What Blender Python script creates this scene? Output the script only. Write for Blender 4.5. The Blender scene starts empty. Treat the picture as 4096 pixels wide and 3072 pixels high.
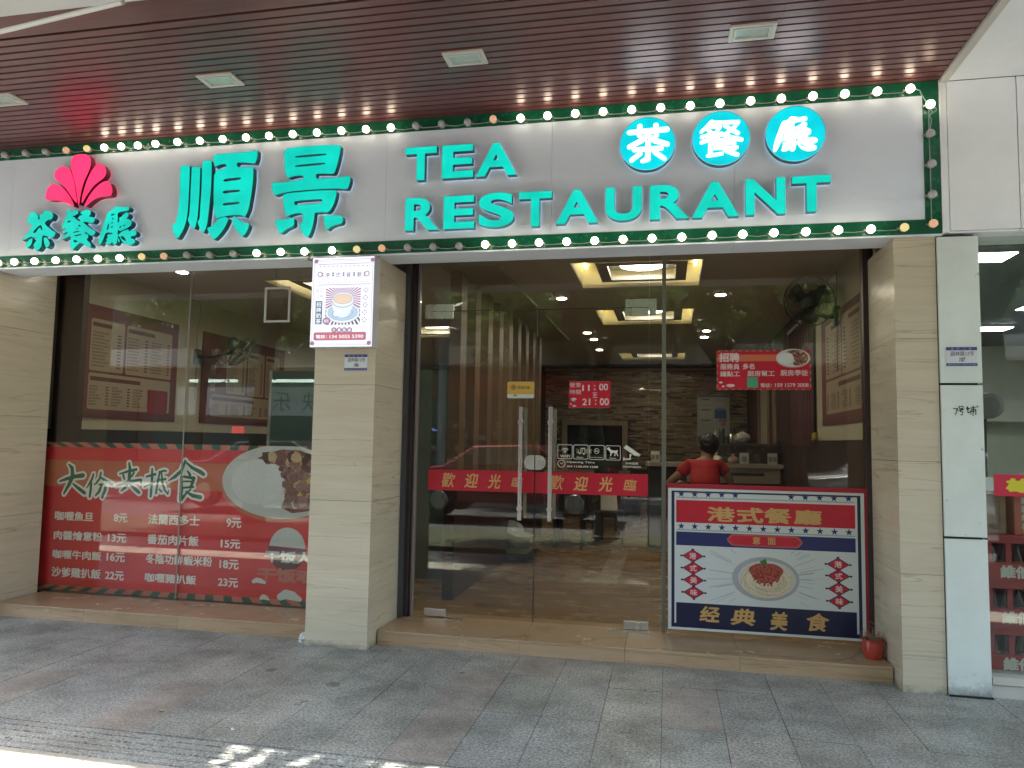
import bpy, math, random
import numpy as np
from math import radians, sin, cos, pi
from mathutils import Vector, Matrix
from mathutils.geometry import tessellate_polygon, delaunay_2d_cdt
random.seed(7)
D = bpy.data
sc = bpy.context.scene
COL = sc.collection
# ------------------------------------------------------------------ camera, sky, sun, exposure
cam = D.cameras.new('camera'); cam.sensor_fit = 'HORIZONTAL'; cam.sensor_width = 36.0; cam.lens = 26.3841
cam.clip_start = 0.05; cam.clip_end = 500
co = D.objects.new('camera', cam); COL.objects.link(co)
_r, _u, _b = [[0.979066, 0.202849, 0.016807], [-0.000835, -0.078569, 0.996908], [0.203542, -0.976053, -0.076755]]
co.matrix_world = Matrix(((_r[0], _u[0], _b[0], 0), (_r[1], _u[1], _b[1], 0), (_r[2], _u[2], _b[2], 1.5), (0, 0, 0, 1)))
sc.camera = co
SUN_EL, SUN_AZ = 79.5, 200.0          # azimuth measured from +Y, clockwise
w = D.worlds.new('World'); sc.world = w; w.use_nodes = True
nt = w.node_tree
sky = nt.nodes.new('ShaderNodeTexSky'); sky.sky_type = 'NISHITA'; sky.sun_disc = False
sky.sun_elevation = radians(SUN_EL); sky.sun_rotation = radians(SUN_AZ); sky.dust_density = 3.0; sky.air_density = 1.2
nt.links.new(sky.outputs[0], nt.nodes['Background'].inputs[0]); nt.nodes['Background'].inputs[1].default_value = 0.15
sl = D.lights.new('sun', 'SUN'); sl.energy = 5.0; sl.angle = radians(0.6); sl.color = (1, .95, .88)
so = D.objects.new('sun', sl); COL.objects.link(so)
sd = Vector((sin(radians(SUN_AZ)) * cos(radians(SUN_EL)), cos(radians(SUN_AZ)) * cos(radians(SUN_EL)), sin(radians(SUN_EL))))
so.rotation_euler = sd.to_track_quat('Z', 'Y').to_euler(); so.location = (0, -4, 12)
sc.view_settings.view_transform = 'Standard'; sc.view_settings.look = 'None'
EXPO = 2.95
sc.view_settings.exposure = EXPO; sc.view_settings.gamma = 1.0; sc.view_settings.use_curve_mapping = False
sc.cycles.use_denoising = True
sc.cycles.max_bounces = 10; sc.cycles.transparent_max_bounces = 16; sc.cycles.diffuse_bounces = 4; sc.cycles.glossy_bounces = 4
sc.cycles.sample_clamp_indirect = 6.0
# ------------------------------------------------------------------ helpers
MC = {}
def nodes(m):
    m.use_nodes = True
    return m.node_tree, m.node_tree.nodes['Principled BSDF']
def rgba(c): return (c[0], c[1], c[2], 1)
def mat(name, col, rough=.5, metal=0., emit=None, es=1., spec=.5, var=0., vscale=8., vstretch=(1, 1, 1), bump=0., bscale=60., coat=0., col2=None, dirt=None):
    if name in MC: return MC[name]
    m = D.materials.new(name); nt, b = nodes(m); L = nt.links
    b.inputs['Base Color'].default_value = rgba(col); b.inputs['Roughness'].default_value = rough
    b.inputs['Metallic'].default_value = metal; b.inputs['Specular IOR Level'].default_value = spec
    if coat: b.inputs['Coat Weight'].default_value = coat; b.inputs['Coat Roughness'].default_value = .06
    if emit: b.inputs['Emission Color'].default_value = rgba(emit); b.inputs['Emission Strength'].default_value = es
    if var or bump or dirt:
        tc = nt.nodes.new('ShaderNodeTexCoord'); mp = nt.nodes.new('ShaderNodeMapping'); mp.inputs['Scale'].default_value = vstretch
        L.new(tc.outputs['Object'], mp.inputs[0])
    if var:
        n = nt.nodes.new('ShaderNodeTexNoise'); n.inputs['Scale'].default_value = vscale; n.inputs['Detail'].default_value = 6; n.inputs['Roughness'].default_value = .65
        L.new(mp.outputs[0], n.inputs[0])
        r = nt.nodes.new('ShaderNodeValToRGB'); r.color_ramp.elements[0].position = .3; r.color_ramp.elements[1].position = .7
        c2 = col2 or tuple(min(1, c * (1 + var)) for c in col)
        c1 = col if col2 else tuple(c * (1 - var) for c in col)
        r.color_ramp.elements[0].color = rgba(c1); r.color_ramp.elements[1].color = rgba(c2)
        L.new(n.outputs[0], r.inputs[0]); out = r.outputs[0]
        if dirt:
            n2 = nt.nodes.new('ShaderNodeTexNoise'); n2.inputs['Scale'].default_value = dirt[0]; n2.inputs['Detail'].default_value = 8; n2.inputs['Roughness'].default_value = .7
            L.new(tc.outputs['Object'], n2.inputs[0])
            r2 = nt.nodes.new('ShaderNodeValToRGB'); r2.color_ramp.elements[0].position = dirt[1]; r2.color_ramp.elements[1].position = dirt[2]
            mx = nt.nodes.new('ShaderNodeMixRGB'); mx.inputs[2].default_value = rgba(dirt[3]); L.new(n2.outputs[0], r2.inputs[0])
            L.new(r2.outputs[0], mx.inputs[0]); L.new(out, mx.inputs[1]); out = mx.outputs[0]
        L.new(out, b.inputs['Base Color'])
        mr = nt.nodes.new('ShaderNodeMapRange'); mr.inputs['To Min'].default_value = max(0, rough - .08); mr.inputs['To Max'].default_value = min(1, rough + .1)
        L.new(n.outputs[0], mr.inputs[0]); L.new(mr.outputs[0], b.inputs['Roughness'])
    if bump:
        n3 = nt.nodes.new('ShaderNodeTexNoise'); n3.inputs['Scale'].default_value = bscale; n3.inputs['Detail'].default_value = 4
        L.new(tc.outputs['Object'], n3.inputs[0]); bp = nt.nodes.new('ShaderNodeBump'); bp.inputs['Strength'].default_value = bump; bp.inputs['Distance'].default_value = .01
        L.new(n3.outputs[0], bp.inputs['Height']); L.new(bp.outputs[0], b.inputs['Normal'])
    MC[name] = m
    return m
def marble(name, c1, c2, vein, rough=.12, zs=9.0):
    m = D.materials.new(name); nt, b = nodes(m); L = nt.links; N = nt.nodes.new
    tc = N('ShaderNodeTexCoord'); oi = N('ShaderNodeObjectInfo'); ad = N('ShaderNodeVectorMath'); ad.operation = 'ADD'
    L.new(tc.outputs['Object'], ad.inputs[0]); L.new(oi.outputs['Random'], ad.inputs[1])
    mp = N('ShaderNodeMapping'); mp.inputs['Scale'].default_value = (.6, .6, zs); mp.inputs['Rotation'].default_value = (.05, .06, 0); L.new(ad.outputs[0], mp.inputs[0])
    n = N('ShaderNodeTexNoise'); n.inputs['Scale'].default_value = 2.0; n.inputs['Detail'].default_value = 10; n.inputs['Roughness'].default_value = .68; n.inputs['Distortion'].default_value = .9
    L.new(mp.outputs[0], n.inputs[0])
    r = N('ShaderNodeValToRGB'); e = r.color_ramp.elements; e[0].position = .32; e[0].color = rgba(c1); e[1].position = .68; e[1].color = rgba(c2)
    L.new(n.outputs[0], r.inputs[0])
    mp2 = N('ShaderNodeMapping'); mp2.inputs['Scale'].default_value = (.22, .22, 4); mp2.inputs['Location'].default_value = (3, 1, 7); L.new(ad.outputs[0], mp2.inputs[0])
    n2 = N('ShaderNodeTexNoise'); n2.inputs['Scale'].default_value = 1.9; n2.inputs['Detail'].default_value = 5; n2.inputs['Distortion'].default_value = .4; L.new(mp2.outputs[0], n2.inputs[0])
    s = N('ShaderNodeMath'); s.operation = 'SUBTRACT'; s.inputs[1].default_value = .5; a = N('ShaderNodeMath'); a.operation = 'ABSOLUTE'
    L.new(n2.outputs[0], s.inputs[0]); L.new(s.outputs[0], a.inputs[0])
    r2 = N('ShaderNodeValToRGB'); e = r2.color_ramp.elements; e[0].position = 0; e[0].color = (.5, .5, .5, 1); e[1].position = .010; e[1].color = (0, 0, 0, 1)
    L.new(a.outputs[0], r2.inputs[0]); mx = N('ShaderNodeMixRGB'); mx.inputs[2].default_value = rgba(vein)
    L.new(r2.outputs[0], mx.inputs[0]); L.new(r.outputs[0], mx.inputs[1])
    # grime that gathers low on the stone and random smudges
    n4 = N('ShaderNodeTexNoise'); n4.inputs['Scale'].default_value = 5; n4.inputs['Detail'].default_value = 9; n4.inputs['Roughness'].default_value = .75; L.new(tc.outputs['Object'], n4.inputs[0])
    r4 = N('ShaderNodeValToRGB'); e = r4.color_ramp.elements; e[0].position = .63; e[0].color = (0, 0, 0, 1); e[1].position = .8; e[1].color = (.6, .6, .6, 1)
    L.new(n4.outputs[0], r4.inputs[0]); mx2 = N('ShaderNodeMixRGB'); mx2.inputs[2].default_value = (.2, .17, .12, 1)
    L.new(r4.outputs[0], mx2.inputs[0]); L.new(mx.outputs[0], mx2.inputs[1]); L.new(mx2.outputs[0], b.inputs['Base Color'])
    mr = N('ShaderNodeMapRange'); mr.inputs['To Min'].default_value = rough; mr.inputs['To Max'].default_value = rough + .12; L.new(n4.outputs[0], mr.inputs[0]); L.new(mr.outputs[0], b.inputs['Roughness'])
    MC[name] = m
    return m
def granite(name, base, contrast=.5):
    m = D.materials.new(name); nt, b = nodes(m); L = nt.links; N = nt.nodes.new
    tc = N('ShaderNodeTexCoord')
    v = N('ShaderNodeTexNoise'); v.inputs['Scale'].default_value = 70; v.inputs['Detail'].default_value = 3; v.inputs['Roughness'].default_value = .8; L.new(tc.outputs['Object'], v.inputs[0])
    r = N('ShaderNodeValToRGB'); e = r.color_ramp.elements; e[0].position = .36; e[1].position = .66
    e[0].color = rgba([c * (1 - contrast) for c in base]); e[1].color = rgba([c * (1 + contrast * 1.2) for c in base]); L.new(v.outputs[0], r.inputs[0])
    n = N('ShaderNodeTexNoise'); n.inputs['Scale'].default_value = 2.1; n.inputs['Detail'].default_value = 7; n.inputs['Roughness'].default_value = .7; L.new(tc.outputs['Object'], n.inputs[0])
    r2 = N('ShaderNodeValToRGB'); e = r2.color_ramp.elements; e[0].position = .34; e[0].color = (.58, .58, .55, 1); e[1].position = .62; e[1].color = (1.12, 1.12, 1.12, 1); L.new(n.outputs[0], r2.inputs[0])
    mx = N('ShaderNodeMixRGB'); mx.blend_type = 'MULTIPLY'; mx.inputs[0].default_value = 1; L.new(r.outputs[0], mx.inputs[1]); L.new(r2.outputs[0], mx.inputs[2])
    # old gum and oil spots
    vo = N('ShaderNodeTexVoronoi'); vo.inputs['Scale'].default_value = 1.7; L.new(tc.outputs['Object'], vo.inputs[0])
    nz = N('ShaderNodeTexNoise'); nz.inputs['Scale'].default_value = 9; L.new(tc.outputs['Object'], nz.inputs[0])
    ma = N('ShaderNodeMath'); ma.operation = 'MULTIPLY_ADD'; ma.inputs[1].default_value = .12; L.new(nz.outputs[0], ma.inputs[0]); L.new(vo.outputs['Distance'], ma.inputs[2])
    r3 = N('ShaderNodeValToRGB'); e = r3.color_ramp.elements; e[0].position = .125; e[0].color = (.45, .45, .42, 1); e[1].position = .145; e[1].color = (1, 1, 1, 1); L.new(ma.outputs[0], r3.inputs[0])
    m3 = N('ShaderNodeMixRGB'); m3.blend_type = 'MULTIPLY'; m3.inputs[0].default_value = 1; L.new(mx.outputs[0], m3.inputs[1]); L.new(r3.outputs[0], m3.inputs[2])
    L.new(m3.outputs[0], b.inputs['Base Color'])
    rg = N('ShaderNodeMapRange'); rg.inputs['From Min'].default_value = .3; rg.inputs['From Max'].default_value = .7; rg.inputs['To Min'].default_value = .5; rg.inputs['To Max'].default_value = .26; L.new(n.outputs[0], rg.inputs[0]); L.new(rg.outputs[0], b.inputs['Roughness'])
    bp = N('ShaderNodeBump'); bp.inputs['Strength'].default_value = .5; bp.inputs['Distance'].default_value = .004; L.new(v.outputs[0], bp.inputs['Height']); L.new(bp.outputs[0], b.inputs['Normal'])
    MC[name] = m
    return m
def glass(name, tint=(.86, .88, .84), dirt=.0):
    m = D.materials.new(name); m.use_nodes = True; nt = m.node_tree; nt.nodes.clear(); N = nt.nodes.new; L = nt.links
    o = N('ShaderNodeOutputMaterial'); t = N('ShaderNodeBsdfTransparent'); t.inputs[0].default_value = rgba(tint)
    g = N('ShaderNodeBsdfGlossy'); g.inputs['Roughness'].default_value = .004; g.inputs[0].default_value = (.95, 1, .97, 1)
    lw = N('ShaderNodeLayerWeight'); lw.inputs[0].default_value = .5
    p = N('ShaderNodeMath'); p.operation = 'POWER'; p.inputs[1].default_value = 5; L.new(lw.outputs['Facing'], p.inputs[0])
    a = N('ShaderNodeMath'); a.operation = 'MULTIPLY_ADD'; a.inputs[1].default_value = .94; a.inputs[2].default_value = .042; L.new(p.outputs[0], a.inputs[0])
    mx = N('ShaderNodeMixShader'); L.new(a.outputs[0], mx.inputs[0]); L.new(t.outputs[0], mx.inputs[1]); L.new(g.outputs[0], mx.inputs[2])
    last = mx
    if dirt:
        d = N('ShaderNodeBsdfDiffuse'); d.inputs[0].default_value = (.6, .6, .55, 1)
        n = N('ShaderNodeTexNoise'); n.inputs['Scale'].default_value = 2.5; n.inputs['Detail'].default_value = 8; tc = N('ShaderNodeTexCoord'); L.new(tc.outputs['Object'], n.inputs[0])
        r = N('ShaderNodeMapRange'); r.inputs['From Min'].default_value = .35; r.inputs['From Max'].default_value = .75; r.inputs['To Min'].default_value = 0; r.inputs['To Max'].default_value = dirt; L.new(n.outputs[0], r.inputs[0])
        m2 = N('ShaderNodeMixShader'); L.new(r.outputs[0], m2.inputs[0]); L.new(mx.outputs[0], m2.inputs[1]); L.new(d.outputs[0], m2.inputs[2]); last = m2
    L.new(last.outputs[0], o.inputs[0]); MC[name] = m
    return m
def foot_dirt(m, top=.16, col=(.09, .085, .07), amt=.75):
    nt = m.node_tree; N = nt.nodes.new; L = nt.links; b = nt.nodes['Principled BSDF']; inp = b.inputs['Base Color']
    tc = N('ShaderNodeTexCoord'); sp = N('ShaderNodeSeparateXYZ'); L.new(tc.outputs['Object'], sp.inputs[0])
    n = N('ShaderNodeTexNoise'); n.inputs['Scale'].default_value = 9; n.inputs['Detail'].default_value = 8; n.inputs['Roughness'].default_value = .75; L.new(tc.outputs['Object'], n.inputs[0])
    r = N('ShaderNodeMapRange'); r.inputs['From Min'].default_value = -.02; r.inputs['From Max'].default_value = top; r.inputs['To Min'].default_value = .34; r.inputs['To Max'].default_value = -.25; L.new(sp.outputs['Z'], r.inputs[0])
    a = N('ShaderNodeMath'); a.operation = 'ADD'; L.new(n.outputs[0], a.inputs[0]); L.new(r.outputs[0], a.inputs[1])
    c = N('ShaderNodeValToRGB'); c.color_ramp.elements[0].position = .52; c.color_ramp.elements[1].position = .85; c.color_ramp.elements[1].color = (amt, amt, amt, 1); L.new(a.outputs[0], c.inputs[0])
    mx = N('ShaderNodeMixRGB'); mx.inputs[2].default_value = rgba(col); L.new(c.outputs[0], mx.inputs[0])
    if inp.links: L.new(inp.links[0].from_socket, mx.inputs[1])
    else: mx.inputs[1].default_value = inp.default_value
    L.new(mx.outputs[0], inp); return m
def lit_face(name, col, s=1., lo=.8, hi=1.12, sc_=7.):
    m = mat(name, tuple(c * .15 for c in col), .3, emit=col, es=s / 2 ** EXPO); nt = m.node_tree; N = nt.nodes.new; b = nt.nodes['Principled BSDF']
    tc = N('ShaderNodeTexCoord'); n = N('ShaderNodeTexNoise'); n.inputs['Scale'].default_value = sc_; n.inputs['Detail'].default_value = 2; nt.links.new(tc.outputs['Object'], n.inputs[0])
    r = N('ShaderNodeMapRange'); r.inputs['From Min'].default_value = .3; r.inputs['From Max'].default_value = .7; r.inputs['To Min'].default_value = lo * s / 2 ** EXPO; r.inputs['To Max'].default_value = hi * s / 2 ** EXPO
    nt.links.new(n.outputs[0], r.inputs[0]); nt.links.new(r.outputs[0], b.inputs['Emission Strength']); return m
def leafmat(name, col):
    m = D.materials.new(name); nt, b = nodes(m); L = nt.links; N = nt.nodes.new
    b.inputs['Base Color'].default_value = rgba(col); b.inputs['Roughness'].default_value = .4
    t = N('ShaderNodeBsdfTranslucent'); t.inputs[0].default_value = rgba((col[0] * 1.6, col[1] * 1.5, col[2] * .8)); mx = N('ShaderNodeMixShader'); mx.inputs[0].default_value = .45
    o = nt.nodes['Material Output']; L.new(b.outputs[0], mx.inputs[1]); L.new(t.outputs[0], mx.inputs[2]); L.new(mx.outputs[0], o.inputs[0]); MC[name] = m
    return m
def emi(name, col, s=1.):          # s = 1 shows as `col` at this exposure
    return mat(name, tuple(c * .15 for c in col), .4, emit=col, es=s / 2 ** EXPO)

def wl(o):
    v = Vector((0, 0, 0))
    if o.type == 'EMPTY': v = o.location.copy()
    return v
def tag(o, label=None, cat=None, group=None, kind=None):
    if label: o['label'] = label
    if cat: o['category'] = cat
    if group: o['group'] = group
    if kind: o['kind'] = kind
    return o
def thing(name, loc, label, cat, group=None):
    o = D.objects.new(name, None); COL.objects.link(o); o.location = loc; o.empty_display_size = .1
    return tag(o, label, cat, group)
class MB:
    def __init__(s): s.v = []; s.f = []; s.mi = []
    def add(s, vs, fs, mi=0):
        n = len(s.v); s.v += [tuple(q) for q in vs]
        for f in fs: s.f.append(tuple(i + n for i in f)); s.mi.append(mi)
        return s
    def box(s, x0, y0, z0, x1, y1, z1, mi=0):
        return s.add([(x0, y0, z0), (x1, y0, z0), (x1, y1, z0), (x0, y1, z0), (x0, y0, z1), (x1, y0, z1), (x1, y1, z1), (x0, y1, z1)],
                     [(0, 3, 2, 1), (4, 5, 6, 7), (0, 1, 5, 4), (1, 2, 6, 5), (2, 3, 7, 6), (3, 0, 4, 7)], mi)
    def cbox(s, c, h, rz=0, mi=0, M=None):
        vs = [Vector((sx * h[0], sy * h[1], sz * h[2])) for sz in (-1, 1) for sx, sy in ((-1, -1), (1, -1), (1, 1), (-1, 1))]
        R = M or Matrix.Rotation(rz, 3, 'Z')
        return s.add([R @ q + Vector(c) for q in vs], [(0, 3, 2, 1), (4, 5, 6, 7), (0, 1, 5, 4), (1, 2, 6, 5), (2, 3, 7, 6), (3, 0, 4, 7)], mi)
    def rect(s, x0, z0, x1, z1, y, mi=0):
        return s.add([(x0, y, z0), (x1, y, z0), (x1, y, z1), (x0, y, z1)], [(0, 1, 2, 3)], mi)
    def tube(s, pts, r, n=8, mi=0, caps=True):
        pts = [Vector(p) for p in pts]; rs = r if isinstance(r, (list, tuple)) else [r] * len(pts)
        vs = []; fs = []; pu = None
        for i, p in enumerate(pts):
            d = (pts[min(i + 1, len(pts) - 1)] - pts[max(i - 1, 0)]).normalized()
            u = pu - d * pu.dot(d) if pu is not None else d.orthogonal()
            u.normalize(); pu = u; v = d.cross(u)
            for k in range(n):
                a = 2 * pi * k / n; vs.append(p + (u * cos(a) + v * sin(a)) * rs[i])
        for i in range(len(pts) - 1):
            for k in range(n):
                fs.append((i * n + k, i * n + (k + 1) % n, (i + 1) * n + (k + 1) % n, (i + 1) * n + k))
        if caps: fs.append(tuple(range(n))[::-1]); fs.append(tuple((len(pts) - 1) * n + k for k in range(n)))
        return s.add(vs, fs, mi)
    def lathe(s, c, prof, n=20, axis='z', mi=0):
        vs = []; fs = []
        for (r, h) in prof:
            for k in range(n):
                a = 2 * pi * k / n
                if axis == 'z': vs.append((c[0] + r * cos(a), c[1] + r * sin(a), c[2] + h))
                elif axis == 'y': vs.append((c[0] + r * cos(a), c[1] + h, c[2] + r * sin(a)))
                else: vs.append((c[0] + h, c[1] + r * cos(a), c[2] + r * sin(a)))
        for i in range(len(prof) - 1):
            for k in range(n): fs.append((i * n + k, i * n + (k + 1) % n, (i + 1) * n + (k + 1) % n, (i + 1) * n + k))
        fs.append(tuple(range(n))[::-1]); fs.append(tuple((len(prof) - 1) * n + k for k in range(n)))
        return s.add(vs, fs, mi)
    def ball(s, c, r, n=12, m=8, mi=0, sq=(1, 1, 1)):
        prof = [(max(1e-4, r * sin(pi * i / m)), -r * cos(pi * i / m)) for i in range(m + 1)]
        b = MB().lathe((0, 0, 0), prof, n); return s.add([(c[0] + x * sq[0], c[1] + y * sq[1], c[2] + z * sq[2]) for x, y, z in b.v], b.f, mi)
    def poly(s, loops, y0, y1=None, mi=0, side_mi=None, sides=True, front=True):
        """loops of (x,z); first is outer, others holes. y0 = front plane; y1 = back plane for a prism"""
        vl = [[Vector((x, z, 0)) for x, z in lp] for lp in loops]
        sc_ = 4. / max(max(abs(x - loops[0][0][0]) for x, z in loops[0]), max(abs(z - loops[0][0][1]) for x, z in loops[0]), 1e-6)
        X0, Z0 = loops[0][0]
        tri = fill_tris([[((x - X0) * sc_, (z - Z0) * sc_) for x, z in lp] for lp in loops]); flat = [(x, z) for lp in loops for x, z in lp]
        if front:
            s.add([(x, y0, z) for x, z in flat], [t if _ccw(flat, t) else t[::-1] for t in tri], mi)
        if y1 is not None and sides:
            for lp in loops:
                n = len(lp); vs = [(x, y0, z) for x, z in lp] + [(x, y1, z) for x, z in lp]
                s.add(vs, [(i, (i + 1) % n, (i + 1) % n + n, i + n) for i in range(n)], mi if side_mi is None else side_mi)
        return s
    def build(s, name, mats, parent=None, smooth=False, bevel=0, kind=None, autos=None):
        me = D.meshes.new(name); me.from_pydata(s.v, [], s.f)
        if not isinstance(mats, (list, tuple)): mats = [mats]
        for m in mats: me.materials.append(m)
        if any(s.mi): me.polygons.foreach_set('material_index', s.mi)
        if smooth: me.polygons.foreach_set('use_smooth', [True] * len(me.polygons))
        me.update()
        o = D.objects.new(name, me); COL.objects.link(o)
        if parent is not None:
            o.parent = parent
            if parent.type == 'EMPTY': o.matrix_parent_inverse = Matrix.Translation(-wl(parent))
        if bevel:
            b = o.modifiers.new('bevel', 'BEVEL'); b.width = bevel; b.segments = 2; b.limit_method = 'ANGLE'
        if autos:
            me.polygons.foreach_set('use_smooth', [True] * len(me.polygons)); me.set_sharp_from_angle(angle=radians(autos))
        if kind: o['kind'] = kind
        return o
def _area(lp): return sum(lp[i - 1][0] * lp[i][1] - lp[i][0] * lp[i - 1][1] for i in range(len(lp))) / 2
def fill_tris(loops):
    tri = tessellate_polygon([[Vector((x, z, 0)) for x, z in lp] for lp in loops]); fl = [p for lp in loops for p in lp]
    A = abs(_area(loops[0])) - sum(abs(_area(l)) for l in loops[1:]); T = sum(abs(_area([fl[a], fl[b], fl[c]])) for a, b, c in tri)
    if abs(A - T) < .01 * A: return tri
    ed = []; n = 0
    for lp in loops: ed += [(n + i, n + (i + 1) % len(lp)) for i in range(len(lp))]; n += len(lp)
    vs, _, fs, ov, _, _ = delaunay_2d_cdt([Vector(p) for p in fl], ed, [], 0, 1e-6)
    if any(len(o) == 0 for o in ov): return tri
    out = []
    for f in fs:
        c = sum((vs[i] for i in f), Vector((0, 0))) / len(f)
        if sum(inside((c.x, c.y), lp) for lp in loops) % 2: out.append(tuple(ov[i][0] for i in f))
    return out
def _ccw(f, t):
    a, b, c = (f[i] for i in t); return (b[0] - a[0]) * (c[1] - a[1]) - (b[1] - a[1]) * (c[0] - a[0]) > 0
def dup(root, loc, label=None):
    def cp(o, par):
        c = o.copy(); COL.objects.link(c)
        if par is not None:
            c.parent = par; c.matrix_parent_inverse = o.matrix_parent_inverse.copy()
        for ch in kids.get(o, []): cp(ch, c)
        return c
    kids = {}
    for o in D.objects:
        if o.parent is not None: kids.setdefault(o.parent, []).append(o)
    r = cp(root, None); r.location = loc
    if label: r['label'] = label
    return r
# ---- lettering: outline fonts that ship with Blender, optionally emboldened through a small raster + contour step
_TC = {}
def text_tris(t, shear=0., off=0., ext=0., spacing=1.):
    k = (t, shear, off, ext, spacing)
    if k in _TC: return _TC[k]
    cu = D.curves.new('t', 'FONT'); cu.body = t; cu.size = 1; cu.offset = off; cu.extrude = ext; cu.shear = shear; cu.space_character = spacing
    o = D.objects.new('t', cu); COL.objects.link(o); bpy.context.view_layer.update()
    me = D.meshes.new_from_object(o.evaluated_get(bpy.context.evaluated_depsgraph_get()))
    vs = np.array([tuple(v.co) for v in me.vertices]).reshape(-1, 3); fs = [tuple(p.vertices) for p in me.polygons]
    D.objects.remove(o); D.curves.remove(cu); D.meshes.remove(me)
    _TC[k] = (vs, fs)
    return vs, fs
def put_text(mb, t, box, y, mi=0, shear=0., spacing=1.):
    vs, fs = text_tris(t, shear, 0, 0, spacing)
    if not len(vs): return
    a = vs.min(0); b = vs.max(0); x0, z0, x1, z1 = box
    sx = (x1 - x0) / max(b[0] - a[0], 1e-6); sz = (z1 - z0) / max(b[1] - a[1], 1e-6)
    mb.add([(x0 + (v[0] - a[0]) * sx, y, z0 + (v[1] - a[1]) * sz) for v in vs], fs, mi)
def raster(vs, fs, res, pad):
    a = vs[:, :2].min(0); b = vs[:, :2].max(0); W = int((b[0] - a[0]) * res) + 2 * pad + 2; H = int((b[1] - a[1]) * res) + 2 * pad + 2
    im = np.zeros((H, W), bool); P2 = (vs[:, :2] - a) * res + pad
    for f in fs:
        for k in range(1, len(f) - 1):
            p0, p1, p2 = P2[f[0]], P2[f[k]], P2[f[k + 1]]
            d = (p1[0] - p0[0]) * (p2[1] - p0[1]) - (p1[1] - p0[1]) * (p2[0] - p0[0])
            if abs(d) < 1e-9: continue
            mn = np.floor(np.minimum(np.minimum(p0, p1), p2)).astype(int); mx = np.ceil(np.maximum(np.maximum(p0, p1), p2)).astype(int) + 1
            X, Y = np.meshgrid(np.arange(mn[0], mx[0]), np.arange(mn[1], mx[1]))
            u = ((X - p0[0]) * (p2[1] - p0[1]) - (Y - p0[1]) * (p2[0] - p0[0])) / d
            v = ((p1[0] - p0[0]) * (Y - p0[1]) - (p1[1] - p0[1]) * (X - p0[0])) / d
            im[mn[1]:mx[1], mn[0]:mx[0]] |= (u >= -.02) & (v >= -.02) & (u + v <= 1.02)
    return im, a, pad, res
def dilate(im, r):
    out = im.copy(); R = int(r + .99)
    for dy in range(-R, R + 1):
        for dx in range(-R, R + 1):
            if 0 < dx * dx + dy * dy <= r * r + .1: out |= np.roll(np.roll(im, dy, 0), dx, 1)
    return out
def contours(im, tol=.3, blur=1):
    g = np.pad(im.astype(float), 1)
    for _ in range(blur):
        g = (np.roll(g, 1, 0) + 2 * g + np.roll(g, -1, 0)) / 4; g = (np.roll(g, 1, 1) + 2 * g + np.roll(g, -1, 1)) / 4
    ins = g >= .5; H, W = g.shape
    code = ins[:-1, :-1] * 1 + ins[:-1, 1:] * 2 + ins[1:, 1:] * 4 + ins[1:, :-1] * 8
    ys, xs = np.where((code > 0) & (code < 15)); nxt = {}
    T = {1: [(3, 0)], 2: [(0, 1)], 3: [(3, 1)], 4: [(1, 2)], 5: [(3, 0), (1, 2)], 6: [(0, 2)], 7: [(3, 2)], 8: [(2, 3)], 9: [(2, 0)], 10: [(0, 1), (2, 3)], 11: [(2, 1)], 12: [(1, 3)], 13: [(1, 0)], 14: [(0, 3)]}
    def ek(x, y, e): return ((x, y, 'h'), (x + 1, y, 'v'), (x, y + 1, 'h'), (x, y, 'v'))[e]
    for y, x in zip(ys.tolist(), xs.tolist()):
        for a, b in T[int(code[y, x])]: nxt[ek(x, y, a)] = ek(x, y, b)
    def pos(k):
        x, y, t = k
        if t == 'h': a, b = g[y, x], g[y, x + 1]; return (x + (.5 - a) / (b - a) - 1, y - 1.)
        a, b = g[y, x], g[y + 1, x]; return (x - 1., y + (.5 - a) / (b - a) - 1)
    loops = []
    while nxt:
        k, n = nxt.popitem(); lp = [pos(k)]
        while n in nxt: lp.append(pos(n)); n = nxt.pop(n)
        if len(lp) > 5: loops.append(rdp_closed(lp, tol))
    outs = []; holes = []
    for lp in loops:
        if len(lp) < 3: continue
        A = sum(lp[i - 1][0] * lp[i][1] - lp[i][0] * lp[i - 1][1] for i in range(len(lp))) / 2
        (outs if A < 0 else holes).append((abs(A), lp))
    if sum(a for a, _ in outs) < sum(a for a, _ in holes): outs, holes = holes, outs
    outs.sort(); res = [[lp] for _, lp in outs]
    for a, h in holes:
        for i, (ao, lp) in enumerate(outs):
            if ao > a and inside(h[0], lp): res[i].append(h); break
    return res
def inside(p, lp):
    c = False
    for i in range(len(lp)):
        (x0, y0), (x1, y1) = lp[i - 1], lp[i]
        if (y0 > p[1]) != (y1 > p[1]) and p[0] < (x1 - x0) * (p[1] - y0) / (y1 - y0) + x0: c = not c
    return c
def rdp(pts, tol):
    if len(pts) < 3: return pts
    a = np.array(pts[0]); b = np.array(pts[-1]); d = b - a; q = np.array(pts[1:-1]) - a; n = np.hypot(*d)
    dist = np.abs(q[:, 0] * d[1] - q[:, 1] * d[0]) / n if n > 1e-9 else np.hypot(q[:, 0], q[:, 1])
    i = int(dist.argmax())
    if dist[i] < tol: return [pts[0], pts[-1]]
    return rdp(pts[:i + 2], tol)[:-1] + rdp(pts[i + 1:], tol)
def rdp_closed(lp, tol):
    h = len(lp) // 2; return rdp(lp[:h + 1], tol)[:-1] + rdp(lp[h:] + [lp[0]], tol)[:-1]
_GC = {}
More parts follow.
